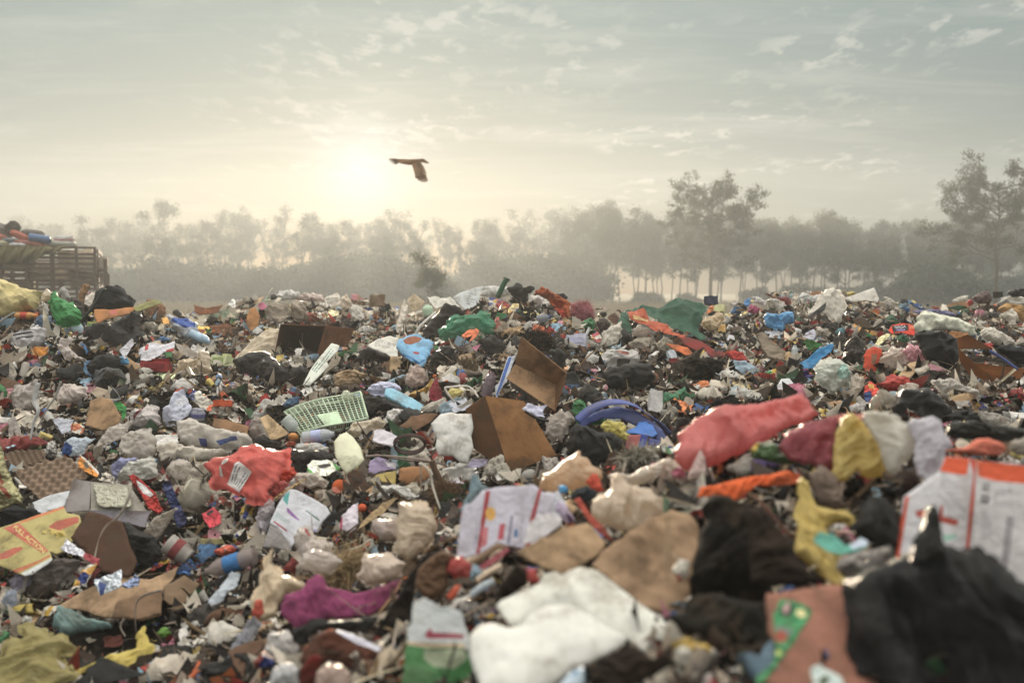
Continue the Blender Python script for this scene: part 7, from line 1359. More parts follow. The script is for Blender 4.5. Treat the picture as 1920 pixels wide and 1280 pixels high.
FUR('fibre_clump', 'yellow-brown tangled fibres above the purple cloth', [(500,600),(520,480),(600,420),(700,400),(740,480),(700,600),(600,620)], 'a08a64', n=3000, ln=.05, w=.0016)
BG('clear_bag', 'grey clear film with gravel left of the tangled fibres', [(300,460),(330,380),(420,330),(560,390),(600,430),(520,500),(400,500)], 'clear', 'a49c96', crum=.3, depth=2.9, lift=0)
SH('white_carton', 'white box face with red stripes and yellow seal, in the near mound', [(1420,385),(1435,200),(1455,60),(1480,20),(1520,10),(1600,-80),(1700,-100),(1960,-120),(2040,-60),(2110,-50),(2060,120),(2040,260),(1990,310),(1880,330),(1700,290),(1580,370),(1490,395)], 'paper', 'bcb9c6', tilt=64, yaw=4, depth=2.35, lift=0, crum=.01, fold=.03, ragged=0, res=30, thick=.003, K=1.45, lm='the red-striped white box',
   prints=[([(1622,-75),(1655,-75),(1580,360),(1550,372)],'a82a34'),*TL(1560,250,200,40,-82,3,'8a8496'),*TL(1870,200,200,50,-80,3,'8a8090'),([(1995,-95),(2020,-90),(1965,130),(1930,320),(1895,320),(1930,130)],'a83a44'),(E(1655,85,75,100,0,12,.02),'c8963a'),([(1600,180),(1640,180),(1630,300),(1590,330)],'b86a70'),([(1720,160),(1760,150),(1745,265),(1705,270)],'b84a58'),([(1800,100),(1815,100),(1790,300),(1770,300)],'7a7890'),([(1825,195),(1850,195),(1845,250),(1820,250)],'3a72a8')])
SH('white_card', 'plain rounded side flap of the red-striped white box', [(2040,-60),(2130,-70),(2200,20),(2170,90),(2100,120),(2060,120)], 'paper', 'c2c4cc', tilt=60, depth=2.4, lift=0, crum=.01, K=1.45)
SH('white_card', 'lower rounded flap of the red-striped white box', [(1900,230),(1920,150),(1990,100),(2080,80),(2150,110),(2160,160),(2060,230),(1960,270),(1890,300)], 'paper', 'b4b0b2', tilt=55, depth=2.25, lift=0, crum=.01, K=1.4)
BG('blue_cloth', 'teal-grey cloth hanging behind the red-striped white box', [(1380,100),(1440,60),(1500,-60),(1520,-190),(1560,-200),(1600,-120),(1690,-60),(1660,-30),(1580,0),(1500,60),(1440,80)], 'cloth', '6a7f88', tilt=60, depth=2.6, lift=0, fold=.3, lm='the teal-grey cloth', K=1.4)
BG('red_bag', 'red crumpled plastic in front of the red-striped white box', [(1350,500),(1370,400),(1450,390),(1520,440),(1500,520),(1420,540)], 'film', 'a83a34', depth=2.15, lift=0, crum=.3, lm='the red crumpled plastic')
TB('foam_tube', 'cream rounded foam edge with pink side in the near mound', [(1490,430,0),(1600,370,0),(1700,310,0),(1780,300,0)], 60, 'foam', 'cbb89c', anchor=(1600,430), lift=.1)
SH('pink_strip', 'pinkish-red strip under the cream foam edge', [(1570,460),(1650,400),(1770,320),(1800,340),(1700,420),(1600,480)], 'film', 'a84a54', depth=2.05, lift=0, tilt=50)
TB('glass_tube', 'shiny white tube with bright glint in the near mound', [(1560,560,0),(1640,500,0),(1730,450,0)], 44, 'hard', 'cdb89c', anchor=(1650,560), lift=.12)
TB('glass_tube', 'pale blue tube below the shiny white tube', [(1520,660,0),(1600,600,0),(1680,560,0)], 56, 'hard', 'a8b4bc', anchor=(1620,640), lift=.12)
BG('orange_peel', 'orange-red glowing wrapper beside the tubes', [(1340,670),(1400,600),(1450,590),(1430,640),(1380,690)], 'film', 'd0552c', depth=2.0, lift=0)
BG('brown_fibres', 'brown earthy cardboard pulp left of the tubes', [(1130,600),(1140,480),(1220,400),(1330,340),(1420,380),(1360,480),(1360,600),(1300,680),(1200,700)], 'pulp', '6a4c34', depth=2.15, lift=0, crum=.3, fold=.3)
SH('rice_sack', 'white and green printed sack with red script, lower middle', [(1110,720),(1200,690),(1240,700),(1300,760),(1400,790),(1480,830),(1500,960),(1510,1100),(1560,1280),(1400,1400),(1000,1400),(1040,1100),(1080,900)], 'film', 'b0b4b4', tilt=62, depth=1.85, lift=0, crum=.05, fold=.08, res=32, K=1.45, lm='the white and green sack',
   prints=[([(1068,985),(1475,1005),(1478,1030),(1200,1025),(1062,1005)],'bda888'),([(1060,1006),(1200,1026),(1480,1032),(1510,1110),(1550,1270),(1400,1390),(1005,1390),(1040,1110)],'3c7a40'),([(1190,1040),(1470,1040),(1490,1110),(1400,1180),(1250,1160),(1180,1100)],'8a9478'),([(1190,930),(1230,890),(1250,920),(1470,935),(1460,965),(1250,965),(1200,960)],'9c4050')])
BG('box_corner', 'dark brown box corner with white top edge, lower left centre', [(300,1120),(400,960),(520,900),(590,900),(880,1030),(890,1090),(860,1200),(700,1200),(520,1120),(420,1190),(330,1200)], 'card', '5a3020', tilt=45, depth=2.15, lift=0, puff=.4, crum=.05, prints=[([(565,900),(620,890),(870,1010),(888,1050),(860,1070),(720,1010),(575,940)],'a8a8b4')], lm='the dark brown box corner')
BG('red_cloth', 'dark red cloth at the foot of the dark brown box corner', [(300,1290),(310,1180),(400,1080),(470,1090),(450,1200),(400,1340)], 'cloth', '6a201c', depth=2.0, lift=0)
SH('orange_card', 'orange-red sheet left of the dark brown box corner', [(310,1080),(380,980),(450,930),(560,880),(720,870),(560,900),(500,980),(400,1040)], 'card', 'a85a44', depth=2.35, lift=0, tilt=40)
BG('grey_bag', 'round grey-pink bag at the bottom edge', [(420,1340),(430,1200),(500,1150),(600,1150),(670,1200),(680,1300),(600,1400)], 'film', '9a8478', depth=1.85, lift=0)
BG('white_bag', 'pale bag pieces at the bottom edge left of the grey-pink bag', [(90,1300),(120,1180),(220,1130),(300,1180),(290,1300)], 'film', 'a8a8a8', depth=2.1, lift=0, crum=.3)
BG('plastic_bag', 'white torn bags above the bottom edge left of centre', [(60,1060),(110,930),(200,910),(290,960),(280,1080),(180,1110)], 'film', 'a8a4a0', depth=2.4, lift=0, crum=.35)
BG('red_cloth', 'dark red printed bag at the lower left of the near mound', [(-20,1130),(60,1050),(140,1100),(130,1160),(0,1180)], 'wrap', '8c2c2c', depth=2.3, lift=0)
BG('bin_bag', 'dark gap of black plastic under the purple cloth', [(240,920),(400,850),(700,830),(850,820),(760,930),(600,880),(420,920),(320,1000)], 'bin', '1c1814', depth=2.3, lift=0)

region('C3')
BG('foam_sheet', 'large curled dirty-white foam sheet, upper lobe', [(-40,740),(0,700),(140,640),(270,580),(290,520),(380,495),(430,520),(480,490),(560,465),(680,490),(800,580),(900,660),(1030,760),(1120,820),(1250,945),(1180,1000),(1120,1040),(1080,1110),(980,1050),(890,980),(780,960),(640,840),(500,760),(300,760),(200,810),(120,890),(60,880)], 'foam', 'c6c6bc', tilt=34, puff=.22, crum=.02, fold=.05, depth=1.75, lift=0, res=44, lm='the large foam sheet', K=1.3, ragged=.01, fine=.2)
BG('foam_sheet', 'front curled lobe of the large dirty-white foam sheet', [(-140,1340),(-220,1100),(-230,960),(-160,880),(-60,860),(60,900),(130,880),(200,790),(320,740),(480,730),(620,800),(760,900),(880,950),(870,1010),(760,1080),(600,1150),(480,1210),(380,1290),(200,1380)], 'foam', 'c8c8c0', tilt=34, puff=.3, crum=.02, fold=.05, depth=1.62, lift=0, res=44, K=1.3, ragged=.01, fine=.2)
PN('cardboard_sheet', 'wet tan cardboard flap, centre of the near mound', [(100,360),(290,250),(440,180),(600,150),(680,230),(740,300),(700,360),(560,430),(440,505),(330,480),(220,430)], col='94795a', tilt=38, depth=2.05, lift=0, crum=.05, fold=.1, thick=.006, res=24, K=1.4, lm='the wet tan flap')
PN('cardboard_sheet', 'large torn brown cardboard, right centre of the near mound', [(640,450),(700,360),(900,220),(1050,150),(1170,80),(1200,60),(1330,90),(1400,200),(1380,330),(1330,500),(1340,640),(1280,800),(1180,830),(1000,740),(880,650)], col='8f7458', tilt=42, depth=1.95, lift=0, crum=.06, fold=.12, thick=.006, res=28, K=1.4, lm='the large torn brown cardboard')
TB('card_strip', 'pale torn edge of the large brown cardboard', [(1170,90,0),(1175,250,0),(1160,420,-4),(1185,560,-6)], 20, 'card', 'b39a78', anchor=(1180,560), lift=.27)
BG('yellow_bits', 'yellow and red rotten scraps on the large brown cardboard', [(1200,480),(1260,400),(1330,420),(1320,520),(1250,570)], 'wrap', 'a84a3c', depth=1.85, lift=0, crum=.3)
BG('black_cloth', 'black furry cloth heap in the right near mound', [(1330,560),(1360,400),(1400,250),(1440,120),(1400,40),(1480,-20),(1600,0),(1740,60),(1850,180),(1900,330),(1900,560),(1850,800),(1700,760),(1560,640),(1420,660)], 'cloth', '1c1916', tilt=50, depth=1.85, lift=0, crum=.2, fold=.3, lm='the black furry cloth', res=40)
BG('black_cloth', 'dark charcoal sheet spreading down to the bottom edge', [(1150,820),(1300,780),(1380,680),(1500,640),(1700,700),(1900,720),(1960,900),(1960,1100),(1860,1210),(1750,1180),(1640,1060),(1500,960),(1300,900)], 'cloth', '2a2823', tilt=38, depth=1.65, lift=0, puff=.3, crum=.12, fold=.25, lm='the dark charcoal sheet')
BG('food_bag', 'yellow and red printed bag under the charcoal sheet', [(1200,1000),(1280,960),(1440,1020),(1560,1100),(1480,1170),(1360,1190),(1240,1150)], 'wrap', 'a88a34', tilt=40, depth=1.62, lift=0)
BG('bin_bag', 'dark brown crumpled bag at the bottom right of the foam sheet', [(620,1290),(640,1180),(760,1100),(890,1010),(1080,1120),(1200,1000),(1210,1130),(1100,1220),(900,1300),(740,1340)], 'cloth', '332a24', tilt=40, depth=1.55, lift=0, lm='the dark brown crumpled bag')
BG('blue_cup', 'pale blue cup edge at the bottom under the foam sheet', [(400,1300),(480,1210),(580,1160),(590,1260),(560,1360),(420,1360)], 'hard', 'a8b8c4', tilt=60, depth=1.5, lift=0, crum=.02, prints=[([(480,1215),(560,1165),(560,1185),(490,1235)],'2a80b0')])
BG('rag', 'reddish rag peeking left of the foam sheet', [(170,560),(190,480),(240,490),(265,560),(220,590)], 'film', 'b0382c', depth=1.95, lift=0)
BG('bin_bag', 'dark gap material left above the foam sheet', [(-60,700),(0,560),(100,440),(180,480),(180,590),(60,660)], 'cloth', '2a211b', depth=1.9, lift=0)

region('C4')
PN('wood_board', 'reddish-brown wet plywood board at the bottom right', [(70,660),(300,620),(500,600),(660,610),(660,860),(740,1020),(860,1120),(980,1400),(0,1420),(60,1240),(180,1100),(80,900)], 'wood', '8f5f4c', tilt=36, depth=1.5, lift=0, crum=.01, fold=.03, thick=.012, res=26, K=1.5, lm='the reddish-brown board')
SH('green_packet', 'green food packet with round pictures on the reddish-brown board', [(110,800),(170,685),(385,765),(360,830),(280,960),(180,1110),(60,1250),(0,1300),(-10,1230),(100,1150),(130,1050),(120,920)], 'foil', '2f7a4c', tilt=40, depth=1.44, lift=0, crum=.02, fold=.04, res=26, K=1.4, lm='the green food packet',
   prints=[(E(210,760,90,110,20,12,.05),'2a2420'),(E(205,745,40,80,20,10,.05),'a88a84'),(E(310,785,80,60,20,10,.05),'b8b078'),([(130,870),(250,900),(235,945),(140,920)],'6a8078'),(E(170,950,90,90,0,10,.1),'a8422c'),(E(150,1065,50,50,0,8,.1),'9aa84a')])
SH('white_card', 'small white tag with green leaf on the reddish-brown board', [(370,1170),(420,1140),(600,1240),(610,1320),(400,1330)], 'paper', 'a8b4b0', tilt=40, depth=1.38, lift=0, K=1.4, prints=[([(420,1270),(480,1220),(510,1250),(470,1310)],'4a5a34')])
BG('big_bin_bag', 'huge glossy black bag filling the lower right corner', [(660,860),(665,700),(700,560),(780,480),(930,420),(1010,380),(1090,370),(1200,330),(1330,310),(1420,350),(1560,370),(1700,450),(1830,560),(2000,640),(2040,1400),(1000,1420),(900,1250),(760,1060),(690,960)], 'bin', '151515', tilt=55, depth=1.5, lift=0, puff=.55, crum=.2, fold=.22, res=56, fine=1.25, lm='the huge glossy black bag')
BG('twisted_plastic', 'upright twisted ear of the huge glossy black bag', [(1060,430),(1110,290),(1165,170),(1180,70),(1215,30),(1265,45),(1290,160),(1310,300),(1330,430),(1180,470)], 'bin', '1a1b17', tilt=62, depth=1.55, lift=0, puff=.7, crum=.2)
BG('torn_film', 'dark grey film left of the huge glossy black bag', [(680,560),(740,440),(860,350),(930,320),(960,400),(900,480),(800,540),(710,620)], 'clear', '5a5652', depth=1.65, lift=0)
SH('face_mask', 'teal and white cloth strip lying on the yellow bag tail', [(395,260),(430,215),(540,235),(620,310),(680,290),(740,245),(790,290),(760,330),(680,345),(600,375),(500,350),(420,310)], 'cloth', '5aa090', tilt=50, depth=1.78, lift=0, crum=.05, K=1.4, prints=[([(655,300),(740,248),(790,290),(750,325),(670,330)],'a8b4c4')], lm='the teal strip')
BG('dark_bag', 'black plastic with orange glimpse left of the orange-banded carton', [(690,180),(720,60),(800,-30),(900,-20),(980,60),(1000,200),(980,330),(880,330),(760,260)], 'bin', '1d1b16', depth=1.95, lift=0, crum=.3, lm='the black plastic by the carton')
BG('clear_film', 'crumpled grey paper below the teal strip', [(560,470),(580,400),(700,360),(860,330),(940,320),(850,400),(740,480),(700,540),(620,510)], 'paper', '8a847e', depth=1.75, lift=0, crum=.3)
TB('stick', 'thin reddish stick slanting to the yellow bag tail', [(-20,-40,20),(80,70,10),(180,180,5),(265,260,0)], 22, 'wood', '8a5a48', anchor=(200,300), lift=.08)
BG('brown_cloth', 'dark brown crushed carton left of the yellow bag tail', [(-60,60),(20,20),(120,160),(240,280),(300,420),(440,560),(300,600),(100,600),(-40,560),(-80,300)], 'cloth', '3a3029', depth=1.8, lift=0, puff=.35, crum=.15)

def attach(cn, pn, new):
    c = bpy.data.objects[cn]; p = bpy.data.objects[pn]; c.location = c.location - p.location; c.parent = p; c.name = new
    for k in ('label', 'category', 'group'):
        if k in c: del c[k]
attach('carton_side', 'paint_box', 'side_face'); attach('tube_collar', 'green_tube', 'flange')
# ================================================================= loose rubbish between the larger things
MK = np.zeros((1280 // 4 + 1, 1920 // 4 + 1), bool)
_yy, _xx = np.mgrid[0:MK.shape[0], 0:MK.shape[1]]; _pts = np.stack([_xx.ravel() * 4.0, _yy.ravel() * 4.0], 1)
for h_ in HERO:
    lo, hi = h_.min(0), h_.max(0); m_ = (_pts[:, 0] >= lo[0]) & (_pts[:, 0] <= hi[0]) & (_pts[:, 1] >= lo[1]) & (_pts[:, 1] <= hi[1]); k_ = np.nonzero(m_)[0]
    if len(k_): MK.ravel()[k_[inside(h_, _pts[k_])]] = True
def masked(x, y):
    if not (0 <= x < 1920 and 0 <= y < 1280): return False
    return MK[int(y / 4), int(x / 4)]
def bare(x, y): return ((x - 215) / 150) ** 2 + ((y - 1215) / 50) ** 2 < 1
def slope_n(x, y):
    e = .12; gx_ = (hz(x + e, y) - hz(x - e, y)) / (2 * e); gy_ = (hz(x, y + e) - hz(x, y - e)) / (2 * e); v = np.array([-gx_, -gy_, 1.]); return v / np.linalg.norm(v)
rs = np.random.RandomState(77)
def proto_sheet(k, asp, crum, fold, n=22, thick=.001, m='paper', rag=.08):
    poly = np.array(E(0, 0, .14, .14 * asp, rs.uniform(0, 180), 9, .28)) if k == 'blob' else np.array(Q(0, 0, .14, .14 * asp, 0, .08))
    s = math.sqrt(.14 * .14 * asp); vo, fs, ce, b = fillpoly(poly, s / n, (), rag); f = creases(s, crum, fold, 8, rs); z = f(vo); z -= z.mean()
    if thick > .002:
        return np.column_stack([vo, z]), fs, thick
    return np.column_stack([vo, z]), fs, 0
def proto_bag(asp, crum):
    poly = np.array(E(0, 0, .16, .16 * asp, rs.uniform(0, 180), 11, .2)); s = .16 * math.sqrt(asp); vo, fs, ce, b = fillpoly(poly, s / 22, (), .09)
    d = bdist(b, vo); R = d.max(); t = np.clip(d / R, 0, 1); dome = .8 * R * np.sqrt(np.clip(1 - (1 - t) ** 2, 0, 1)); k = np.clip(t * 2.5, 0, 1); o, fa = rs.uniform(0, 90), rs.uniform(0, PI)
    al = (vo[:, 0] * math.cos(fa) + vo[:, 1] * math.sin(fa)) / s; ac = (-vo[:, 0] * math.sin(fa) + vo[:, 1] * math.cos(fa)) / s; wx = fbm(al * 2 + o, ac * 2, 2); z = 0
    for q, am in ((2.2, 1.0), (4.6, .8), (9.5, .45)): z = z + am * (.3 - np.abs(vnoise(al * q * .25 + wx + o, ac * q * 1.1 + wx * 1.3 - o)) * 1.7)
    f = creases(s, crum, .2, 9, rs); zf = f(vo); zf -= zf.mean()
    bnd = d < 1e-5; idx2 = np.where(bnd, np.arange(len(vo)), len(vo) + np.cumsum(~bnd) - 1); z1 = dome + k * (zf + z * s * .14); z2 = -.5 * dome; z1 = np.maximum(z1, z2 + .001)
    V = np.vstack([np.column_stack([vo, z1]), np.column_stack([vo, z2])[~bnd]]); FF = list(fs) + [tuple(int(idx2[i]) for i in f_[::-1]) for f_ in fs]; FF = [f_ for f_ in FF if len(set(f_)) > 2]
    return V, FF, 0
PROTO = {}
def lib(kind, name, mat, gens, parts=False):
    out = []
    for g in gens:
        V, Fs, th = g; me = bpy.data.meshes.new(name); me.from_pydata([tuple(map(float, v)) for v in V], [], [tuple(map(int, f)) for f in Fs]); me.update(); me.materials.append(M[mat])
        me.polygons.foreach_set('use_smooth', np.ones(len(me.polygons), bool)); out.append((me, th))
    PROTO[kind] = (name, out)
lib('bag', 'plastic_bag', 'film', [proto_bag(a, .18) for a in (.6, .8, .5, .9, .7, .45, .75)])
lib('clearbag', 'clear_bag', 'clear', [proto_bag(a, .2) for a in (.6, .8, .5, .7, .9)])
lib('binbag', 'bin_bag', 'bin', [proto_bag(a, .2) for a in (.6, .8, .5, .45)])
lib('rag', 'rag', 'cloth', [proto_bag(a, .25) for a in (.5, .35, .6, .4)])
lib('paper', 'crumpled_paper', 'paper', [proto_sheet(k, a, .2, .18) for k, a in (('q', .7), ('q', .5), ('blob', .8), ('q', .9), ('blob', .5), ('q', .35))])
lib('wrapper', 'wrapper', 'wrap', [proto_sheet(k, a, .16, .16) for k, a in (('q', .6), ('q', .4), ('blob', .6), ('q', .8), ('blob', .4))])
lib('foil', 'foil_packet', 'foil', [proto_sheet(k, a, .16, .12) for k, a in (('q', .6), ('q', .45), ('q', .8), ('blob', .5))])
lib('film', 'torn_film', 'film', [proto_sheet('blob', a, .28, .3) for a in (.6, .4, .8, .3, .5)])
lib('card', 'cardboard_piece', 'card', [proto_sheet('q', a, .03, .07, 12, .004, rag=.04) for a in (.6, .4, .9, .7, .3)])
def proto_box(w, h, d):
    r = rs; n = 5; V = []; Fs = []
    for ax_ in range(3):
        for sg in (-1, 1):
            if ax_ == 0 and sg == 1: continue           # torn open end
            b0 = len(V); u_, v_ = (ax_ + 1) % 3, (ax_ + 2) % 3
            for i in range(n):
                for j in range(n):
                    p = [0, 0, 0]; p[ax_] = sg * .5; p[u_] = i / (n - 1) - .5; p[v_] = j / (n - 1) - .5; V.append(p)
            Fs += [(b0 + i * n + j, b0 + (i + 1) * n + j, b0 + (i + 1) * n + j + 1, b0 + i * n + j + 1) for i in range(n - 1) for j in range(n - 1)]
    V = np.array(V) * [w, d, h]; sd = r.uniform(0, 50, 3); q = V * 12
    V = V + .006 * np.stack([np.sin(q[:, 1] * 4 + sd[0] + q[:, 2] * 5), np.sin(q[:, 0] * 3 + sd[1] + 4 * q[:, 2]), np.sin(q[:, 0] * 4 + sd[2] + 3 * q[:, 1])], 1)
    b0 = len(V); V = np.vstack([V, [[w / 2, -d / 2, -h / 2], [w / 2, -d / 2, h / 2], [w * .75, -d * .9, h / 2], [w * .75, -d * .9, -h / 2]]]); Fs.append((b0, b0 + 1, b0 + 2, b0 + 3))
    return V, Fs, .0015
lib('box', 'small_carton', 'paper', [proto_box(.10, .06, .04), proto_box(.12, .05, .05), proto_box(.08, .07, .03), proto_box(.13, .035, .03)])
def proto_bottle(L_, r, neck):
    g = G().lathe([(r * .3, -L_ / 2), (r * .95, -L_ / 2), (r, -L_ * .42), (r * .93, -L_ * .3), (r, -L_ * .2), (r * .95, -L_ * .05), (r, L_ * .1), (r * .97, L_ * .22), (r * .6, L_ * .36), (r * neck, L_ * .42), (r * neck, L_ * .5)], 16, Matrix.Rotation(PI / 2, 4, 'Y') @ Matrix.Diagonal((1, .8, 1, 1)))
    return g.v, g.f, 0
lib('bottle', 'bottle', 'clear', [proto_bottle(.22, .035, .35), proto_bottle(.17, .03, .4), proto_bottle(.14, .035, .6)])
capm = []
for L_, r, nk in ((.22, .035, .35), (.17, .03, .4), (.14, .035, .6)):
    g = G().lathe([(r * nk * 1.02, L_ * .44), (r * nk * 1.25, L_ * .44), (r * nk * 1.25, L_ * .52), (r * .05, L_ * .525)], 14, Matrix.Rotation(PI / 2, 4, 'Y')); me = bpy.data.meshes.new('cap'); me.from_pydata(g.v, [], g.f); me.materials.append(M['hard']); capm.append(me)
def proto_stick(L_, r):
    g = G(); p = [np.array([L_ * (t - .5), .01 * math.sin(t * 5 + r * 900), .008 * math.sin(t * 7)]) for t in np.linspace(0, 1, 8)]; g.tube(p, [r * (1 - .5 * t) for t in np.linspace(0, 1, 8)], 6); return g.v, g.f, 0
lib('stick', 'stick', 'wood', [proto_stick(.35, .006), proto_stick(.28, .004), proto_stick(.5, .005)])
CN = {'white': ['d2cfc8', 'c9c6c0', 'd8d2c6'], 'off-white': ['c4b9a8', 'bdb4a4'], 'pale grey': ['a8a296', '98907f'], 'dark grey': ['3a3632', '48423c'], 'black': ['211e1b', '1b1918'], 'brown': ['5f4636', '6e5340', '503a2c'],
      'tan': ['9a7c5a', 'a88c68'], 'red': ['9c3029', 'a83a34'], 'orange': ['b8582c', 'b86a38'], 'yellow': ['b09c48', 'baa860'], 'blue': ['3f66a0', '4f7fb0'], 'light blue': ['8fb0c4', '9cb8c8'], 'green': ['3a7a48', '2f6640'], 'pink': ['b0687a', 'b8808a'], 'purple': ['6a5a8a', '7c6c94']}
KW = {'bag': (['white', 'off-white', 'pale grey', 'light blue', 'green', 'pink', 'red', 'yellow', 'blue', 'black'], [.27, .17, .06, .07, .06, .06, .07, .04, .06, .14]),
      'clearbag': (['pale grey', 'off-white', 'white', 'light blue'], [.4, .3, .2, .1]), 'binbag': (['black', 'dark grey'], [.8, .2]),
      'rag': (['brown', 'dark grey', 'tan', 'black', 'red', 'blue', 'purple'], [.35, .2, .15, .15, .06, .05, .04]),
      'paper': (['white', 'off-white', 'light blue', 'pale grey', 'pink'], [.42, .3, .1, .12, .06]), 'wrapper': (['red', 'orange', 'yellow', 'blue', 'green', 'purple', 'pink', 'brown'], [.26, .16, .14, .12, .12, .06, .06, .08]),
      'foil': (['pale grey', 'red', 'blue', 'yellow', 'orange', 'green', 'white'], [.3, .18, .12, .12, .1, .06, .12]), 'film': (['off-white', 'pale grey', 'brown', 'white', 'black'], [.3, .22, .16, .14, .18]),
      'card': (['brown', 'tan', 'off-white', 'dark grey'], [.42, .36, .12, .1]), 'box': (['white', 'off-white', 'red', 'yellow', 'blue', 'green', 'tan', 'orange'], [.3, .18, .12, .08, .1, .06, .1, .06]),
      'bottle': (['pale grey', 'light blue', 'white', 'green'], [.4, .3, .2, .1]), 'stick': (['tan', 'brown', 'off-white'], [.4, .4, .2])}
NOUN = {'bag': ('crumpled', 'plastic bag'), 'clearbag': ('see-through', 'plastic bag'), 'binbag': ('crinkled', 'bin bag'), 'rag': ('wadded', 'rag'), 'paper': ('creased', 'paper'), 'wrapper': ('printed', 'wrapper'), 'foil': ('shiny', 'foil packet'), 'film': ('torn', 'plastic film'),
        'card': ('bent', 'cardboard piece'), 'box': ('squashed', 'little carton'), 'bottle': ('empty', 'bottle'), 'stick': ('thin', 'stick')}
CAT = {'bag': 'plastic bag', 'clearbag': 'plastic bag', 'binbag': 'bin bag', 'rag': 'rag', 'paper': 'paper', 'wrapper': 'wrapper', 'foil': 'packet', 'film': 'plastic film', 'card': 'cardboard', 'box': 'carton', 'bottle': 'bottle', 'stick': 'stick'}
GRP = {'bag': 'small plastic bags strewn over the heap', 'clearbag': 'see-through bags strewn over the heap', 'binbag': 'small bin bags strewn over the heap', 'rag': 'rags strewn over the heap', 'paper': 'loose papers strewn over the heap', 'wrapper': 'loose wrappers strewn over the heap',
       'foil': 'foil packets strewn over the heap', 'film': 'torn plastic films strewn over the heap', 'card': 'cardboard pieces strewn over the heap', 'box': 'little cartons strewn over the heap', 'bottle': 'empty bottles strewn over the heap', 'stick': 'sticks strewn over the heap'}
COUNT = {'bag': 140, 'clearbag': 130, 'binbag': 130, 'rag': 150, 'paper': 250, 'wrapper': 250, 'foil': 210, 'film': 250, 'card': 190, 'box': 130, 'bottle': 60, 'stick': 90}
SIZE = {'bag': (.7, 1.5), 'clearbag': (.7, 1.4), 'binbag': (.8, 1.9), 'rag': (.8, 1.7), 'paper': (.5, 1.4), 'wrapper': (.45, 1.25), 'foil': (.45, 1.25), 'film': (.7, 2.1), 'card': (.6, 1.9), 'box': (.6, 1.3), 'bottle': (.7, 1.1), 'stick': (.6, 1.4)}
used = set(); LA = np.array([(a, b) for a, b, _ in LAND])
def where(x, y, sz, col, k):
    d = np.hypot(LA[:, 0] - x, (LA[:, 1] - y) * 1.6); adj, noun = NOUN[k]
    for i in np.argsort(d)[:14]:
        dx, dy = x - LA[i, 0], y - LA[i, 1]; a = math.degrees(math.atan2(-dy * 1.3, dx)) % 360
        rel = ['to the right of', 'up and right of', 'above', 'up and left of', 'to the left of', 'down and left of', 'below', 'down and right of'][int((a + 22.5) // 45) % 8]
        far = 'right beside, ' if d[i] < 34 else ''
        for pre in ('%s %s %s' % (adj, col, noun), '%s %s %s %s' % (sz, adj, col, noun)):
            lb = '%s %s%s %s' % (pre, far, rel, LAND[i][2])
            if len(lb.split()) <= 16 and lb not in used: used.add(lb); return lb
    return None
order = [k for k in COUNT for _ in range(COUNT[k])]; rs.shuffle(order)
placed = []
for k in order:
    for tr in range(40):
        px, py = rs.uniform(-40, 1960), 548 + 740 * rs.uniform(0, 1) ** 1.25
        if masked(px, py) or bare(px, py): continue
        D = hit(px, py)
        if D < 2.1 and k not in ('paper', 'rag', 'card', 'bag', 'stick'): continue
        s = rs.uniform(*SIZE[k]) * (0.45 if D < 2.6 else 1.0) * (.85 if D > 8 else 1)
        rp = .07 * s * F / D
        if py - rp * .7 < np.interp(px, list(SKY), list(SKY.values())) - 13: continue
        if masked(px, py - rp * .8) or masked(px + rp * .6, py) or masked(px - rp * .6, py): continue
        if any((px - a) ** 2 + ((py - b) * 1.5) ** 2 < (.42 * (rp + c)) ** 2 for a, b, c in placed): continue
        break
    else: continue
    col = rs.choice(KW[k][0], p=KW[k][1]); lb = where(px, py, 'small' if s < 1 else 'larger', col, k)
    if lb is None: continue
    placed.append((px, py, rp)); P = CAM + ray(px, py) * D; nv = slope_n(P[0], P[1]) + rs.normal(0, .32, 3) + np.array([0, -.25, 0]); nv /= np.linalg.norm(nv)
    nm, ms = PROTO[k]; mi = rs.randint(len(ms)); me, th = ms[mi]
    o = bpy.data.objects.new(nm, me); COL.objects.link(o)
    q = Vector(nv).to_track_quat('Z', 'Y').to_matrix().to_4x4() @ Matrix.Rotation(rs.uniform(0, 2 * PI), 4, 'Z')
    if k in ('box', 'bottle'): q = q @ Matrix.Rotation(rs.uniform(-.5, .5), 4, 'X')
    L0 = (.016 if k in ('bag', 'clearbag', 'binbag', 'rag') else .028 if k in ('box', 'bottle') else .02) * s + .008
    o.matrix_world = Matrix.Translation(Vector(P + nv * L0 + ray(px, py) * -.02)) @ q @ Matrix.Diagonal((s, s, s, 1))
    o.color = (*hexc(CN[col][rs.randint(len(CN[col]))]), 1)
    if th: md = o.modifiers.new('thickness', 'SOLIDIFY'); md.thickness = th; md.offset = 0
    if k == 'bottle': c = bpy.data.objects.new('cap', capm[mi]); COL.objects.link(c); c.parent = o; c.color = (*hexc(['3a62a8', 'c8c8c4', 'a83a30', '2f7a50'][rs.randint(4)]), 1)
    tag(o, lb, CAT[k], GRP[k])
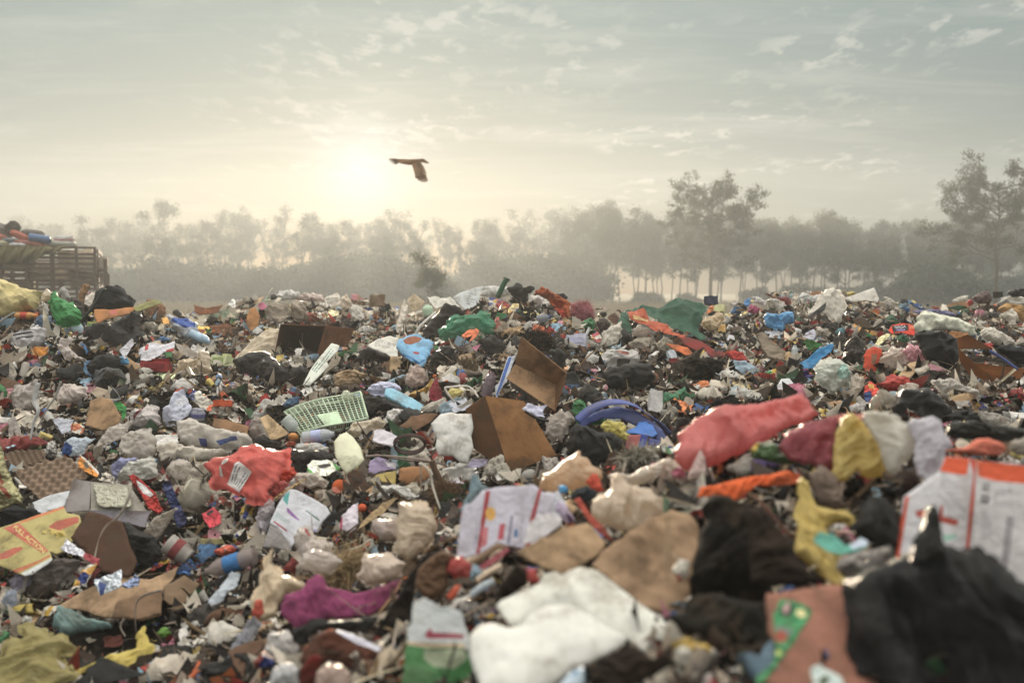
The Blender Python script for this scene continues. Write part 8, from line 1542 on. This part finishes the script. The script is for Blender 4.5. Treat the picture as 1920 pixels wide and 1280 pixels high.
# uncountable small litter, one mass of scraps of each sort
def scraps(name, n, mat, size, asp, cols, wts, curl, seed, thin=False, world=.42):
    r = np.random.RandomState(seed); P = []; Dd = []
    nw = int(n * world)
    x = r.uniform(-1, 1, nw * 2); y = 1.3 + 15.5 * r.uniform(0, 1, nw * 2) ** .9; x = x * (y * .66 + 1.6); P.append(np.column_stack([x, y])[:nw])
    # the rest evenly over the slopes that face the camera
    c = 0; buf = []
    while c < n - nw:
        px = r.uniform(-30, 1950, 400); py = r.uniform(550, 1300, 400)
        for a, b in zip(px, py):
            if (bare(a, b) and r.rand() < .8) or (size > .03 and masked(a, b)): continue
            D = hit(a, b)
            if D > 17: continue
            m = 6; q = (CAM + ray(a, b) * D)[:2]; j = r.normal(0, .035 * D ** .6, (m, 2)); buf.append(q + j); c += m
            if c >= n - nw: break
    P.append(np.vstack(buf)[:n - nw]); P = np.vstack(P)
    if size > .02:
        qx, qy = to_px(np.column_stack([P, hz(P[:, 0], P[:, 1]) + .01])); ok = np.array([not masked(u_, w_) for u_, w_ in zip(qx, qy)]) | (r.rand(len(P)) < .12); P = P[ok]
    bx_, by_ = to_px(np.column_stack([P, hz(P[:, 0], P[:, 1])])); P = P[~((((bx_ - 225) / 130) ** 2 + ((by_ - 1215) / 42) ** 2 < 1) & (r.rand(len(P)) < .85))]
    n = len(P); z = hz(P[:, 0], P[:, 1]); d = P[:, 1]
    s = size * r.lognormal(0, .45, n) * np.clip(.55 + .09 * d, .6, 1.5); s = np.clip(s, size * .35, size * 2.4)
    nv = r.normal(0, .55, (n, 3)) + [0, -.15, 1]; nv /= np.linalg.norm(nv, axis=1, keepdims=True); a = r.normal(0, 1, (n, 3)); a -= nv * (a * nv).sum(1, keepdims=True); a /= np.linalg.norm(a, axis=1, keepdims=True); b = np.cross(nv, a)
    cen = np.column_stack([P, z + r.uniform(.0, .022, n) + s * .15])
    g = np.array([(u, v) for v in (-1, 0, 1) for u in (-1, 0, 1)], float); ar = asp * r.uniform(.6, 1.4, (n, 1))
    U = g[None, :, 0] + r.uniform(-.35, .35, (n, 9)); Vv = g[None, :, 1] + r.uniform(-.35, .35, (n, 9)); c1, c2, c3 = r.normal(0, curl, (3, n, 1)); W_ = c1 * U * U + c2 * Vv * Vv + c3 * U * Vv + r.normal(0, curl * .5, (n, 9))
    X = cen[:, None] + (U * s[:, None])[..., None] * a[:, None] * .5 + (Vv * s[:, None] * ar)[..., None] * b[:, None] * .5 + (W_ * s[:, None] * np.minimum(ar, 1))[..., None] * nv[:, None] * .5
    F0 = np.array([(0, 1, 4, 3), (1, 2, 5, 4), (3, 4, 7, 6), (4, 5, 8, 7)]); Fs = (np.arange(n)[:, None, None] * 9 + F0[None]).reshape(-1, 4)
    o = mesh(name, X.reshape(-1, 3), Fs, M[mat], smooth=not thin)
    ca = o.data.color_attributes.new('Col', 'FLOAT_COLOR', 'POINT'); pal = np.array([hexc(h, 1.25) for h in cols]); ci = r.choice(len(cols), n, p=np.array(wts) / sum(wts)); cc = pal[ci] * r.uniform(.75, 1.15, (n, 1))
    two = r.rand(n) < .3; c2_ = pal[r.choice(len(cols), n, p=np.array(wts) / sum(wts))]; full = np.repeat(cc[:, None], 9, 1); full[two, :3] = c2_[two][:, None]
    ca.data.foreach_set('color', np.concatenate([full, np.ones((n, 9, 1))], 2).astype(np.float32).ravel())
    tag(o, kind='stuff')
PC = ['3a2c22', '241f1b', '4f3d2e', 'c8c4bc', 'b4aa9a', '8a8078', '8f7252', 'a83a30', 'b8622c', 'b8a050', '3f66a0', '3a7a48', 'b06880', '8fb0c4', 'd8d4cc']
WT = [20, 22, 13, 9, 7, 4, 8, 6, 4, 3, 2.6, 2, 1.8, 1.6, 5]
scraps('paper_litter', 34000, 'litter_paper', .036, .75, PC, WT, .4, 1)
scraps('film_litter', 20000, 'litter_film', .050, .6, ['d4cab8', 'ab9c8a', '241f1b', '6a5a4a', 'dcd4c4', '7f9cb0', 'a83a30', '3f6a44'], [16, 12, 26, 18, 14, 4, 5, 3], .7, 2)
scraps('dark_litter', 26000, 'litter_paper', .038, .6, ['2a211a', '1d1916', '3d2f24', '4f4034', '15130f'], [5, 5, 4, 2, 4], .5, 3)
scraps('straw_litter', 15000, 'litter_paper', .10, .045, ['6a5438', '8c7450', '3a2c20', 'b0a488', '9a8a78'], [4, 3, 4, 2, 2], .5, 4, thin=True)
scraps('crumb_litter', 30000, 'litter_paper', .016, .9, PC, WT, .4, 5)
